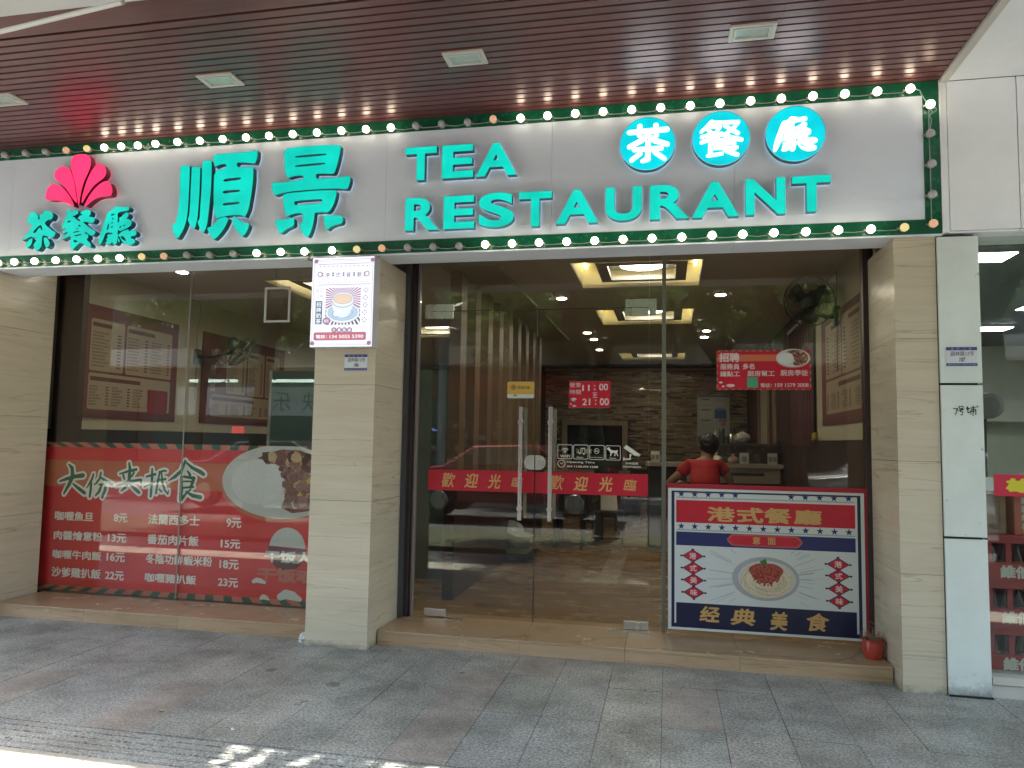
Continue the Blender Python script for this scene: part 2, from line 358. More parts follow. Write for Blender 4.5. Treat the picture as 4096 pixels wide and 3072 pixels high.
def bold_shapes(t, fat, shear=0., res=72, spacing=1.):
    k = (t, fat, shear, res, spacing)
    if k not in _GC:
        vs, fs = text_tris(t, shear, 0, 0, spacing)
        im, a, pad, rs = raster(vs, fs, res, int(fat * res) + 3)
        _GC[k] = contours(dilate(im, fat * res))
    return _GC[k]
def fit(shapes, box):
    P_ = np.array([p for s in shapes for p in s[0]]); a = P_.min(0); b = P_.max(0); x0, z0, x1, z1 = box
    sx = (x1 - x0) / (b[0] - a[0]); sz = (z1 - z0) / (b[1] - a[1])
    return [[[(x0 + (x - a[0]) * sx, z0 + (z - a[1]) * sz) for x, z in lp] for lp in s] for s in shapes]
def put_bold(mb, t, box, y, fat=.025, mi=0, shear=0., res=72, spacing=1., y1=None):
    for s in fit(bold_shapes(t, fat, shear, res, spacing), box): mb.poly(s, y, y1, mi)
def strokes_shapes(strokes, fat=0., res=None):
    """brush strokes: lists of (x,z,halfwidth)"""
    A = np.array([(x, z) for s in strokes for x, z, w in s]); wmax = max(w for s in strokes for x, z, w in s) + fat
    mn = A.min(0) - wmax * 1.3; mx = A.max(0) + wmax * 1.3; res = res or 150 / max(mx - mn)
    W, H = ((mx - mn) * res).astype(int) + 2; X, Y = np.meshgrid(np.arange(W) / res + mn[0], np.arange(H) / res + mn[1]); im = np.zeros((H, W), bool)
    for s in strokes:
        for (x0, z0, w0), (x1, z1, w1) in zip(s, s[1:]):
            dx, dz = x1 - x0, z1 - z0; L2 = dx * dx + dz * dz + 1e-12
            t = np.clip(((X - x0) * dx + (Y - z0) * dz) / L2, 0, 1)
            im |= np.hypot(X - x0 - t * dx, Y - z0 - t * dz) < (w0 + (w1 - w0) * t + fat)
    return [[[(x / res + mn[0], z / res + mn[1]) for x, z in lp] for lp in s] for s in contours(im)]
def chaikin(lp, q=.22):
    out = []
    for i in range(len(lp)):
        (x0, z0), (x1, z1) = lp[i], lp[(i + 1) % len(lp)]
        out += [(x0 + (x1 - x0) * q, z0 + (z1 - z0) * q), (x1 + (x0 - x1) * q, z1 + (z0 - z1) * q)]
    return out
def star(cx, cz, r, rot=0): return [[(cx + (r if i % 2 == 0 else r * .4) * sin(i * pi / 5 + rot), cz + (r if i % 2 == 0 else r * .4) * cos(i * pi / 5 + rot)) for i in range(10)]]
def ell(cx, cz, rx, rz, n=32): return [(cx + rx * cos(2 * pi * k / n), cz + rz * sin(2 * pi * k / n)) for k in range(n)]
def rrect(x0, z0, x1, z1, r, n=5):
    out = []
    for cx, cz, a in ((x1 - r, z0 + r, -90), (x1 - r, z1 - r, 0), (x0 + r, z1 - r, 90), (x0 + r, z0 + r, 180)):
        out += [(cx + r * cos(radians(a + 90 * k / n)), cz + r * sin(radians(a + 90 * k / n))) for k in range(n + 1)]
    return out
def ring(mb, outer, inner, y, mi=0): mb.poly([outer, inner], y, None, mi)
def line(mb, p, q, w, y, mi=0):
    d = Vector((q[0] - p[0], q[1] - p[1])); d.normalize(); n = Vector((-d.y, d.x)) * w / 2
    mb.add([(p[0] - n.x, y, p[1] - n.y), (q[0] - n.x, y, q[1] - n.y), (q[0] + n.x, y, q[1] + n.y), (p[0] + n.x, y, p[1] + n.y)], [(0, 1, 2, 3)], mi)
# ------------------------------------------------------------------ materials
F = 5.16; SY = 5.14; G = 5.85; CZ = 3.875; ST = .10
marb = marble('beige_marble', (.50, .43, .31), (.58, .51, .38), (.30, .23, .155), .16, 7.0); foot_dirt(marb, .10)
marbd = marble('beige_marble_floor', (.36, .235, .13), (.47, .32, .19), (.2, .13, .08), .2, 4)
gran = [granite('granite_grey', (.305, .298, .27), .7), granite('granite_blue', (.285, .287, .268), .7), granite('granite_dark', (.27, .267, .24), .65), granite('granite_pink', (.315, .28, .25), .45)]
joint = mat('dark_joint', (.06, .058, .052), .8)
slat_m = mat('maroon_slat', (.165, .064, .064), .30, .25, var=.18, vscale=3, vstretch=(.4, 6, 1), spec=.6)
slat_b = mat('ceiling_void', (.022, .008, .01), .7)
white_acm = mat('white_panel', (.84, .86, .86), .35, var=.06, vscale=2)
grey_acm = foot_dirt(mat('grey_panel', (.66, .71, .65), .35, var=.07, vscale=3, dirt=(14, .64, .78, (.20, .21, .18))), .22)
signw = mat('sign_white', (.76, .83, .90), .42, var=.04, vscale=2)
greenb = mat('green_vinyl', (.004, .105, .05), .25, var=.3, vscale=6, dirt=(16, .66, .72, (.35, .55, .45)))
steel = mat('brushed_steel', (.62, .61, .58), .28, .9, var=.08, vscale=10, vstretch=(1, 1, .05))
alu = mat('aluminium', (.45, .45, .43), .35, .7)
frame_m = mat('brown_frame', (.045, .028, .026), .35, .2)
dark = mat('black_plastic', (.012, .012, .013), .45)
ltface = lit_face('teal_face', (0.002, .70, .56))
ltrim = mat('teal_rim', (.0, .085, .08), .3)
backlit = emi('led_backplate', (.55, .75, 1.0), 1.0)
pinkf = lit_face('pink_face', (1.6, .05, .20), 1.)
pinkr = mat('pink_rim', (.2, .012, .04), .3)
cyanf = lit_face('cyan_face', (0.0, .70, .80), 1.0)
whitee = emi('white_led_face', (.85, .97, 1.0), 5.)
bulb_on = emi('bulb_lit', (1, .88, .66), 14.0)
bulb_y = emi('bulb_yellow', (.9, .72, .3), .9)
bulb_o = emi('bulb_orange', (.85, .50, .28), .75)
bulb_off = mat('bulb_off', (.45, .45, .45), .25)
sock = mat('clear_socket', (.28, .28, .22), .2)
wire = mat('clear_cable', (.3, .38, .32), .3)
gl = glass('window_glass', (.93, .93, .90), .01)
gl2 = glass('door_glass', (.86, .85, .80), .008)
red = mat('poster_red', (.66, .028, .030), .4, var=.1, vscale=3)
redv = mat('banner_red', (.50, .006, .024), .35, var=.12, vscale=5)
orange = mat('poster_orange', (.56, .15, .07), .4)
salmon = mat('poster_salmon', (.52, .16, .11), .4)
dgreen = mat('poster_green', (.025, .09, .055), .4)
pgreen = mat('poster_letter_green', (.02, .14, .07), .4)
cream = mat('print_cream', (.85, .82, .77), .4)
pwhite = mat('print_white', (.60, .63, .60), .4)
gold = mat('print_gold', (.55, .33, .11), .4)
navy = mat('print_navy', (.012, .02, .11), .4)
navyd = mat('print_dark_navy', (.008, .012, .045), .4)
plate_w = mat('print_plate', (.58, .60, .57), .4, var=.06, vscale=6)
food_b = mat('print_beef', (.20, .07, .05), .4, var=.5, vscale=40)
food_c = mat('print_potato', (.55, .38, .22), .4, var=.2, vscale=30)
food_y = mat('print_pepper', (.55, .38, .06), .4, var=.2, vscale=30)
food_r = mat('print_sauce', (.33, .05, .03), .4, var=.5, vscale=70)
noodle = mat('print_noodle', (.62, .52, .36), .4, var=.2, vscale=60)
leafp = mat('print_herb', (.03, .16, .02), .4)
shade = mat('print_grey', (.33, .34, .34), .4)
bowl_m = mat('print_bowl', (.11, .02, .035), .4)
vinyl = mat('frosted_vinyl', (.72, .72, .60), .5)
# ------------------------------------------------------------------ ground
g = MB(); g.add([(-60, -60, -.21), (60, -60, -.21), (60, 60, -.21), (-60, 60, -.21)], [(0, 1, 2, 3)])
tag(g.build('ground', mat('earth', (.12, .11, .1), .9)), kind='structure')
g = MB(); g.box(-30, -6.6, -.18, 30, -1.4, -.13); g.box(-30, .9, -.18, 30, 2.66, -.13)
tag(g.build('road', mat('asphalt', (.06, .06, .062), .85, var=.25, vscale=30, bump=.3)), kind='structure')
pav = MB().box(-30, 2.78, -.2, 30, 5.6, -.012).build('pavement', joint); tag(pav, kind='structure')
vg = MB().box(-30, -1.4, -.2, 30, .9, -.06).build('planting_verge', mat('verge_soil', (.055, .06, .035), .95, var=.4, vscale=5, bump=.5)); tag(vg, kind='structure')
kerb = MB().box(-30, 2.665, -.2, 30, 2.779, .0).build('kerb', mat('kerb_stone', (.3, .29, .27), .7)); tag(kerb, kind='structure')
far = MB().box(-30, -9.9, -.2, 30, -6.6, .06).build('far_pavement', mat('far_paving', (.3, .28, .26), .8, var=.15, vscale=3)); tag(far, kind='structure')
# pavers: 0.325 m wide courses running to the shopfront, joints at y = 3.5, 4.2, 4.9
xs = [1.6 + .3265 * (i - 33) for i in range(39)]
pv = {}
def paver(x0, x1, y0, y1, m, parent=pav, z=0.):
    g = .0015; dz = random.uniform(-.0012, .0012) + z
    o = MB().box(x0 + g, y0 + g, -.0125, x1 - g, y1 - g, dz).build('paver', m, parent); return o
rr = random.Random(11)
for i, x in enumerate(xs[:-1]):
    x0, x1 = x, xs[i + 1]
    off = 0 if rr.random() < .72 else rr.choice((-.12, .13))
    ys = [3.47, 4.2 + (off if off < 0 else 0), 4.9 + off, 5.36 if -2.6 < x0 + .1 < -2.1 or 1.3 < x0 < 1.75 else 5.36]
    for y0, y1 in zip(ys, ys[1:]):
        q = rr.random(); m = gran[0] if q < .45 else gran[1] if q < .78 else gran[2] if q < .93 else gran[3]
        if (abs(x0 + 2.97) < .05 and y0 < 3.6) or (abs(x0 + 1.34) < .05 and y0 < 4.5): m = gran[3]
        paver(x0 + (.004 if abs(x0 + 3.95) < .05 else 0), x1, y0, y1, m)
    q = rr.random()
# ribbed guide course
cream_st = granite('granite_cream', (.42, .39, .33), .18)
for i, x in enumerate(xs[::2][:-1]):
    x0, x1 = x, x + .6544
    m = gran[1] if rr.random() < .6 else gran[0]
    b = MB(); b.box(x0 + .002, 3.16, -.0125, x1 - .002, 3.466, -.004)
    for k in range(5): b.box(x0 + .002, 3.168 + k * .060, -.0041, x1 - .002, 3.168 + k * .060 + .044, .0015)
    b.build('ribbed_paver', m, pav)
    for k in range(1): MB().box(x0 + .002, 2.781, -.0125, x1 - .002, 3.157 - .4 * k, random.uniform(-.002, .001)).build('paver', cream_st if k == 0 else gran[rr.choice((0, 1, 3))], pav)
# ------------------------------------------------------------------ steps under the windows and door
def step(x0, x1, name_label, joints):
    t = thing('stone_step', ((x0 + x1) / 2, 5.6, 0), name_label, 'step', 'tan marble steps below the shopfront glass')
    e = [x0] + joints + [x1]
    for a, b in zip(e, e[1:]):
        MB().box(a + .001, 5.335, -.05, b - .001, 5.355, ST - .019).build('riser_slab', marbd, t, bevel=.001)
        MB().box(a + .001, 5.330, ST - .018, b - .001, 6.02, ST).build('tread_slab', marbd, t, bevel=.002)
    MB().box(x0 + .004, 5.357, -.05, x1 - .004, 6.0, ST - .0185).build('core', joint, t)
step(-5.475, -2.592, 'long tan marble step under the menu window left of the middle pillar', [-4.6, -3.75])
step(-2.094, 1.416, 'tan marble step in front of the glass doors with a joint under the right door', [-1.03, -.29, .47])
# ------------------------------------------------------------------ pillars
def pillar(x0, x1, y0, y1, z1, label, cuts, name='marble_pillar', m=marb, core=True):
    t = thing(name, ((x0 + x1) / 2, (y0 + y1) / 2, 0), label, 'pillar', 'beige marble pillars of the shopfront')
    zs = [-.02] + cuts + [z1]
    for a, b in zip(zs, zs[1:]):
        MB().box(x0, y0, a + .0012, x1, y0 + .018, b - .0012).build('front_slab', m, t)
        MB().box(x1 - .018, y0 + .0185, a + .0012, x1, y1, b - .0012).build('side_slab', m, t)
        MB().box(x0, y0 + .0185, a + .0012, x0 + .018, y1, b - .0012).build('side_slab', m, t)
    MB().box(x0 + .0185, y0 + .019, -.02, x1 - .0185, y1 - .002, z1 - .001).build('core', joint, t)
    return t
pillar(-6.3, -5.49, 5.18, 5.80, 2.98, 'marble pillar at the far left edge, only its side face showing', [.8, 1.65, 2.4])
pillar(-2.585, -2.104, 5.165, 5.80, 2.862, 'marble pillar between the menu window and the doors, light box hung on it', [1.05, 1.9])
pillar(1.425, 1.672, 5.165, 5.80, 2.862, 'slim marble pillar right of the doors beside the grey metal panels', [.72, 1.42, 2.2])
t = thing('metal_clad_pillar', (1.8, 5.3, 0), 'grey green metal clad pillar with a plate and handwriting on it', 'pillar')
b = [-.0, 1.0, 1.715, 2.855]
for z0, z1 in (((1.6734,-0.0026)[1], (1.6797,0.951)[1]), ((1.6799,0.9587)[1], (1.6777,1.903)[1]), ((1.6778,1.9106)[1], 2.85)):
    MB().box(1.678, 5.15, z0 + .004, 1.916, 5.17, z1 - .003).build('panel', grey_acm, t, bevel=.0015)
    MB().box(1.897, 5.171, z0 + .004, 1.916, 5.24, z1 - .003).build('return_panel', grey_acm, t)
MB().box(1.684, 5.1705, -.02, 1.896, 5.6, 2.86).build('core', dark, t)
MB().box(1.678, 5.146, -.01, 1.922, 5.1495, .012).build('base_strip', dark, t)
# ------------------------------------------------------------------ ceiling of the arcade
ceil = MB().box(-14, 3.4, CZ + .022, 1.712, 5.9, CZ + .3).build('ceiling', slat_b); tag(ceil, kind='structure')
y = 5.146
for k in range(21):
    y1 = y - .0; y0 = y - .0555
    seams = [-14] + sorted([-8.3 + rr.uniform(-.1, .1), -3.9 + (k % 3) * .02, .62 - .0 * k if k > 8 else .55]) + [1.708]
    for a, b2 in zip(seams, seams[1:]):
        MB().box(a + .0006, y0, CZ, b2 - .0006, y1, CZ + .012).build('slat', slat_m, ceil)
    y -= .0717
MB().box(-14, 3.4, CZ - .004, 1.708, y - .012, CZ + .012).build('edge_board', slat_m, ceil)
# outer canopy
wc = mat('white_canopy', (.66, .67, .66), .45, var=.05, vscale=2, dirt=(9, .68, .75, (.35, .35, .33)))
cn = MB(); cn.box(-14, 2.6, CZ - .03, -2.35, 3.39, CZ + .3); cn.box(-.45, 2.6, CZ - .03, 8, 3.39, CZ + .3); cn.box(-2.349, 2.76, CZ - .03, -.451, 3.39, CZ + .3); cn.box(-14, 2.45, CZ - .1, -2.35, 2.59, CZ + .7); cn.box(-.45, 2.45, CZ - .1, 8, 2.59, CZ + .7)  # unseen recess in the middle edge, added so a sun patch reaches the paving
tag(cn.build('canopy', wc), 'white painted concrete canopy edge beyond the maroon slatted ceiling', 'canopy')
up = MB().box(-16, 2.9, CZ + .8, 12, 16, 11).build('upper_storeys', mat('render_wall', (.45, .43, .4), .8)); tag(up, 'plain upper storeys of the shop building above the arcade', 'building')
# white tube
tb = thing('fluorescent_tube', (-3.2, 3.1, 3.6), 'long white fluorescent tube hanging at the top left corner', 'light')
pA = Vector(((-3.4666,3.1839)) + (3.62,)); pB = Vector(((-2.6286,3.0618)) + (3.62,)); dd = (pB - pA)
MB().tube([pA - dd * .8, pB], .0125, 12).build('tube', mat('tube_white', (.72, .73, .70), .3), tb, smooth=False, autos=50)
MB().tube([pB, pB + dd.normalized() * .012], .0128, 12).build('end_cap', alu, tb, autos=50)
MB().tube([pB + dd.normalized() * .012, pB + dd.normalized() * .02 + Vector((0, 0, .02)), pB + Vector((.02, .0, .22))], .0015, 6).build('wire', wire, tb)
# recessed lights
lf = mat('lamp_frame', (.55, .53, .47), .4); lgz = mat('frosted_lamp_glass', (.42, .50, .46), .15, var=.1, vscale=20)
def downlight(cx, cy, label):
    t = thing('recessed_light', (cx, cy, CZ), label, 'ceiling light', 'recessed lights in the slatted ceiling')
    w, h = .128, .084
    f = MB()
    for a, b, c, d in ((-w, -h, w, -h + .022), (-w, h - .022, w, h), (-w, -h + .0225, -w + .024, h - .0225), (w - .024, -h + .0225, w, h - .0225)):
        f.box(cx + a, cy + b, CZ - .012, cx + c, cy + d, CZ + .006)
    f.build('frame', lf, t, bevel=.002)
    f = MB()
    for a, b, c, d in ((-w + .025, -h + .0235, w - .025, -h + .034), (-w + .025, h - .034, w - .025, h - .0235), (-w + .025, -h + .0345, -w + .037, h - .0345), (w - .037, -h + .0345, w - .025, h - .0345)):
        f.box(cx + a, cy + b, CZ - .016, cx + c, cy + d, CZ + .006)
    f.build('inner_frame', lf, t)
    MB().box(cx - w + .038, cy - h + .035, CZ - .006, cx + w - .038, cy + h - .035, CZ - .003).build('glass_cover', lgz, t)
    return t
a0 = downlight(.472, 4.33, 'recessed light above the round tea signs, rightmost of the four')
for x, l in ((-1.235, 'recessed light above the gap between the big characters and TEA, second from right'), (-2.925, 'recessed light above the big green characters, second from left'), (-4.64, 'recessed light cut by the left edge of the picture')):
    dup(a0, (x, 4.33, CZ), l)
# ------------------------------------------------------------------ sign board
ZB, ZT = 2.868, CZ - .002
XL, XR = -7.6, 1.706
sb = thing('sign_board', (-2, SY, 3.3), 'long white shop sign with teal light letters, pink flower and green border', 'sign')
# green border as four strips with the white face recessed between them
zw0, zw1, xw = 2.962, 3.782, 1.612
MB().box(XL, SY - .006, ZB, XR, SY + .03, zw0).build('lower_border', greenb, sb, bevel=.002)
MB().box(XL, SY - .006, zw1, XR, SY + .03, ZT).build('upper_border', greenb, sb, bevel=.002)
MB().box(xw, SY - .006, zw0 + .0005, XR, SY + .03, zw1 - .0005).build('side_border', greenb, sb, bevel=.002)
seams = [XL, -5.35, (-4.5659,3.7399)[0], (-3.3174,3.7426)[0], (-2.0532,3.5573)[0], (-0.8093,3.4818)[0], (0.4395,3.4794)[0], xw - .0005]
seams = sorted(set(round(s, 4) for s in seams))
for a, b in zip(seams, seams[1:]):
    MB().box(a + .0008, SY, zw0 + .001, b - .0008, SY + .028, zw1 - .001).build('face_panel', signw, sb)
MB().box(XL, SY + .031, ZB + .004, XR - .004, 5.34, CZ - .006).build('box_body', signw, sb)
MB().box(XR + .001, SY - .012, ZB - .004, XR + .012, SY + .04, ZT).build('edge_trim', white_acm, sb)
sj = [XL, (-4.5056,2.8595)[0] - .3, -3.62, (-0.818,2.8546)[0] - .02, (0.4359,2.8506)[0], XR]
for a, b in zip(sorted(sj), sorted(sj)[1:]):
    MB().box(a + .001, SY + .0, ZB - .012, b - .001, 5.42, ZB - .001).build('soffit_panel', signw, sb)
LF = 5.078     # plane of the letter faces
def letter(shapes, fm=ltface, rm=ltrim, y0=LF, name='letter', glow=True, depth=.052):
    s = MB()
    for lp in shapes: s.poly(lp, y0, y0 + depth, front=False)
    s2 = MB()
    for lp in shapes: s2.poly(lp, y0 + depth, None)
    s.add(s2.v, s2.f, 1)
    o = s.build(name, [rm, backlit if glow else rm], sb, autos=40)
    f = MB()
    for lp in shapes:
        f.poly(lp, y0 + .0005, None)
    f.build('letter_face', fm, o)
    return o
def nz(lp): return chaikin(lp, .2)
# first big character
letter([[nz([(-3.744,3.615),(-3.67,3.614),(-3.659,3.603),(-3.656,3.53),(-3.656,3.408),(-3.655,3.262),(-3.665,3.165),(-3.69,3.094),(-3.727,3.035),(-3.747,3.031),(-3.769,3.073),(-3.795,3.143),(-3.768,3.145),(-3.749,3.193),(-3.737,3.274),(-3.737,3.412),(-3.742,3.534)])],
 [nz([(-3.642,3.59),(-3.629,3.596),(-3.58,3.597),(-3.566,3.585),(-3.565,3.524),(-3.563,3.403),(-3.566,3.257),(-3.57,3.177),(-3.588,3.101),(-3.611,3.11),(-3.635,3.14),(-3.655,3.177),(-3.644,3.205),(-3.641,3.261),(-3.641,3.407),(-3.641,3.529)])],
 [nz([(-3.554,3.638),(-3.481,3.643),(-3.469,3.624),(-3.464,3.519),(-3.466,3.365),(-3.476,3.213),(-3.484,3.117),(-3.512,3.066),(-3.535,3.087),(-3.564,3.145),(-3.568,3.161),(-3.551,3.176),(-3.55,3.257),(-3.547,3.402),(-3.549,3.523)])],
 [nz([(-3.464,3.685),(-3.264,3.688),(-3.143,3.689),(-3.088,3.699),(-3.082,3.689),(-3.081,3.641),(-3.096,3.594),(-3.109,3.593),(-3.183,3.605),(-3.25,3.609),(-3.253,3.591),(-3.248,3.571),(-3.12,3.565),(-3.11,3.554),(-3.108,3.458),(-3.119,3.347),(-3.135,3.237),(-3.162,3.176),(-3.175,3.183),(-3.197,3.194),(-3.266,3.197),(-3.33,3.19),(-3.378,3.184),(-3.399,3.175),(-3.418,3.194),(-3.432,3.251),(-3.44,3.364),(-3.445,3.554),(-3.35,3.564),(-3.34,3.604),(-3.391,3.603),(-3.443,3.584),(-3.448,3.607)]),
  nz([(-3.36,3.485),(-3.213,3.492),(-3.211,3.472),(-3.359,3.46)]), nz([(-3.361,3.392),(-3.213,3.395),(-3.214,3.376),(-3.36,3.368)]), nz([(-3.356,3.294),(-3.215,3.299),(-3.218,3.281),(-3.355,3.273)])],
 [nz([(-3.386,3.175),(-3.335,3.187),(-3.308,3.175),(-3.303,3.161),(-3.33,3.103),(-3.371,3.049),(-3.413,3.012),(-3.428,3.013),(-3.449,3.044),(-3.48,3.093),(-3.479,3.109),(-3.453,3.112),(-3.419,3.138)])],
 [nz([(-3.265,3.187),(-3.252,3.187),(-3.221,3.161),(-3.177,3.132),(-3.142,3.128),(-3.126,3.118),(-3.128,3.094),(-3.151,3.047),(-3.178,3.023),(-3.202,3.042),(-3.234,3.083),(-3.264,3.128)])]])
# second big character
letter([[nz([(-2.861,3.692),(-2.711,3.701),(-2.545,3.7),(-2.414,3.693),(-2.397,3.684),(-2.401,3.63),(-2.417,3.552),(-2.438,3.483),(-2.454,3.473),(-2.504,3.479),(-2.586,3.482),(-2.59,3.469),(-2.586,3.441),(-2.494,3.44),(-2.413,3.443),(-2.323,3.45),(-2.312,3.441),(-2.312,3.406),(-2.328,3.357),(-2.34,3.351),(-2.409,3.359),(-2.532,3.362),(-2.656,3.361),(-2.78,3.357),(-2.872,3.346),(-2.914,3.333),(-2.927,3.337),(-2.945,3.378),(-2.954,3.426),(-2.948,3.432),(-2.868,3.431),(-2.767,3.436),(-2.691,3.441),(-2.692,3.474),(-2.744,3.476),(-2.785,3.47),(-2.814,3.462),(-2.832,3.475),(-2.846,3.523),(-2.854,3.603)]),
  nz([(-2.763,3.63),(-2.51,3.635),(-2.511,3.619),(-2.765,3.615)]), nz([(-2.762,3.558),(-2.519,3.565),(-2.519,3.549),(-2.763,3.542)])],
 [nz([(-2.854,3.342),(-2.697,3.349),(-2.532,3.352),(-2.433,3.347),(-2.418,3.338),(-2.42,3.304),(-2.434,3.25),(-2.46,3.197),(-2.488,3.179),(-2.525,3.186),(-2.566,3.183),(-2.589,3.184),(-2.591,3.133),(-2.603,3.072),(-2.621,3.018),(-2.637,2.999),(-2.662,3.012),(-2.688,3.044),(-2.704,3.084),(-2.703,3.099),(-2.687,3.11),(-2.682,3.145),(-2.683,3.183),(-2.732,3.187),(-2.773,3.179),(-2.806,3.166),(-2.823,3.175),(-2.837,3.215),(-2.851,3.286)]),
  nz([(-2.756,3.282),(-2.537,3.286),(-2.529,3.274),(-2.536,3.255),(-2.552,3.25),(-2.751,3.248),(-2.758,3.258)])],
 [nz([(-2.905,3.143),(-2.83,3.144),(-2.763,3.152),(-2.753,3.14),(-2.751,3.101),(-2.761,3.086),(-2.81,3.069),(-2.85,3.039),(-2.876,3.04),(-2.885,3.068),(-2.909,3.124)])],
 [nz([(-2.508,3.157),(-2.492,3.161),(-2.442,3.155),(-2.373,3.151),(-2.361,3.138),(-2.36,3.108),(-2.371,3.089),(-2.415,3.083),(-2.455,3.069),(-2.475,3.049),(-2.491,3.052),(-2.501,3.091),(-2.513,3.122)])]])
# small brush characters under the flower
letter([[nz([(-5.102,3.309),(-5.081,3.305),(-5.037,3.285),(-5.022,3.266),(-5.027,3.239),(-5.01,3.241),(-5.016,3.278),(-4.982,3.288),(-4.974,3.315),(-4.921,3.304),(-4.889,3.284),(-4.882,3.26),(-4.899,3.233),(-4.93,3.235),(-4.962,3.206),(-4.925,3.172),(-4.881,3.14),(-4.847,3.124),(-4.858,3.097),(-4.884,3.08),(-4.919,3.094),(-4.968,3.108),(-4.974,3.09),(-4.975,3.018),(-4.997,2.989),(-5.021,2.979),(-5.036,2.997),(-5.056,3.033),(-5.034,3.056),(-5.026,3.089),(-5.064,3.091),(-5.079,3.103),(-5.126,3.084),(-5.17,3.068),(-5.141,3.103),(-5.103,3.149),(-5.083,3.196),(-5.101,3.215),(-5.126,3.22),(-5.146,3.244),(-5.112,3.255),(-5.107,3.288)]),
  nz([(-5.003,3.193),(-4.988,3.187),(-4.975,3.15),(-4.986,3.15),(-5.001,3.178),(-5.027,3.152),(-5.039,3.132),(-5.067,3.13),(-5.042,3.165)])],
 [nz([(-5.067,3.088),(-5.065,3.058),(-5.08,3.028),(-5.109,3.005),(-5.128,3.018),(-5.123,3.048),(-5.098,3.077)])], [nz([(-4.957,3.092),(-4.925,3.082),(-4.902,3.051),(-4.897,3.027),(-4.916,3.004),(-4.933,3.002),(-4.949,3.035),(-4.96,3.071)])]])
letter([[nz([(-4.751,3.313),(-4.73,3.309),(-4.708,3.288),(-4.675,3.304),(-4.651,3.297),(-4.646,3.276),(-4.672,3.259),(-4.705,3.252),(-4.678,3.244),(-4.666,3.226),(-4.635,3.207),(-4.615,3.212),(-4.64,3.237),(-4.638,3.252),(-4.598,3.262),(-4.632,3.272),(-4.62,3.286),(-4.567,3.302),(-4.532,3.288),(-4.531,3.261),(-4.549,3.242),(-4.509,3.237),(-4.487,3.218),(-4.493,3.201),(-4.512,3.187),(-4.56,3.198),(-4.601,3.203),(-4.558,3.168),(-4.515,3.137),(-4.474,3.117),(-4.486,3.094),(-4.512,3.083),(-4.546,3.103),(-4.568,3.121),(-4.573,3.104),(-4.546,3.1),(-4.538,3.073),(-4.557,3.056),(-4.514,3.019),(-4.509,2.995),(-4.532,2.99),(-4.581,3.021),(-4.616,3.034),(-4.647,3.006),(-4.679,2.975),(-4.7,2.99),(-4.707,3.032),(-4.701,3.091),(-4.741,3.081),(-4.793,3.056),(-4.762,3.094),(-4.73,3.128),(-4.784,3.112),(-4.792,3.13),(-4.746,3.152),(-4.787,3.16),(-4.799,3.178),(-4.771,3.213),(-4.779,3.237),(-4.753,3.254),(-4.756,3.296)]),
  nz([(-4.75,3.206),(-4.723,3.22),(-4.71,3.216),(-4.729,3.202)]), nz([(-4.639,3.168),(-4.63,3.183),(-4.615,3.164)]), nz([(-4.683,3.123),(-4.629,3.13),(-4.628,3.122),(-4.682,3.115)]), nz([(-4.658,3.144),(-4.648,3.159),(-4.642,3.143)]), nz([(-4.68,3.091),(-4.606,3.105),(-4.603,3.098),(-4.653,3.086)]), nz([(-4.675,3.06),(-4.63,3.044),(-4.67,3.034)])]])
BR = [nz([(-4.314,3.31),(-4.295,3.318),(-4.261,3.308),(-4.234,3.301),(-4.196,3.313),(-4.178,3.298),(-4.184,3.275),(-4.219,3.272),(-4.259,3.269),(-4.284,3.256),(-4.278,3.215),(-4.279,3.177),(-4.261,3.196),(-4.269,3.22),(-4.237,3.233),(-4.212,3.261),(-4.186,3.254),(-4.181,3.231),(-4.202,3.211),(-4.176,3.204),(-4.152,3.186),(-4.153,3.156),(-4.184,3.135),(-4.229,3.119),(-4.255,3.111),(-4.272,3.127),(-4.272,3.074),(-4.254,3.096),(-4.21,3.118),(-4.171,3.125),(-4.176,3.105),(-4.144,3.118),(-4.111,3.108),(-4.1,3.084),(-4.115,3.068),(-4.147,3.066),(-4.153,3.052),(-4.113,3.038),(-4.108,3.015),(-4.136,2.999),(-4.182,2.998),(-4.223,3.019),(-4.244,3.049),(-4.26,3.079),(-4.27,3.056),(-4.275,3.016),(-4.294,3.002),(-4.311,3.011),(-4.315,3.029),(-4.334,3.012),(-4.367,3.007),(-4.384,3.02),(-4.362,3.037),(-4.376,3.049),(-4.357,3.066),(-4.372,3.084),(-4.339,3.091),(-4.323,3.088),(-4.317,3.102),(-4.38,3.108),(-4.397,3.061),(-4.42,3.015),(-4.436,3.004),(-4.445,3.034),(-4.427,3.115),(-4.399,3.197),(-4.372,3.278),(-4.326,3.287)]),
  nz([(-4.343,3.25),(-4.311,3.257),(-4.313,3.243),(-4.343,3.241)]), nz([(-4.331,3.22),(-4.318,3.222),(-4.317,3.211),(-4.333,3.211)]), nz([(-4.336,3.188),(-4.323,3.187),(-4.322,3.179),(-4.335,3.176)]), nz([(-4.333,3.153),(-4.32,3.155),(-4.322,3.143),(-4.335,3.141)]), nz([(-4.365,3.171),(-4.355,3.183),(-4.359,3.13),(-4.375,3.125)]), nz([(-4.26,3.144),(-4.245,3.155),(-4.244,3.143),(-4.256,3.135)]), nz([(-4.222,3.159),(-4.212,3.162),(-4.215,3.15),(-4.224,3.148)]), nz([(-4.245,3.067),(-4.226,3.072),(-4.191,3.042),(-4.165,3.029),(-4.204,3.03),(-4.231,3.049)])]
BR2 = nz([(-4.268,3.059),(-4.254,3.047),(-4.246,3.02),(-4.266,3.027)])
letter([BR, [BR2]])
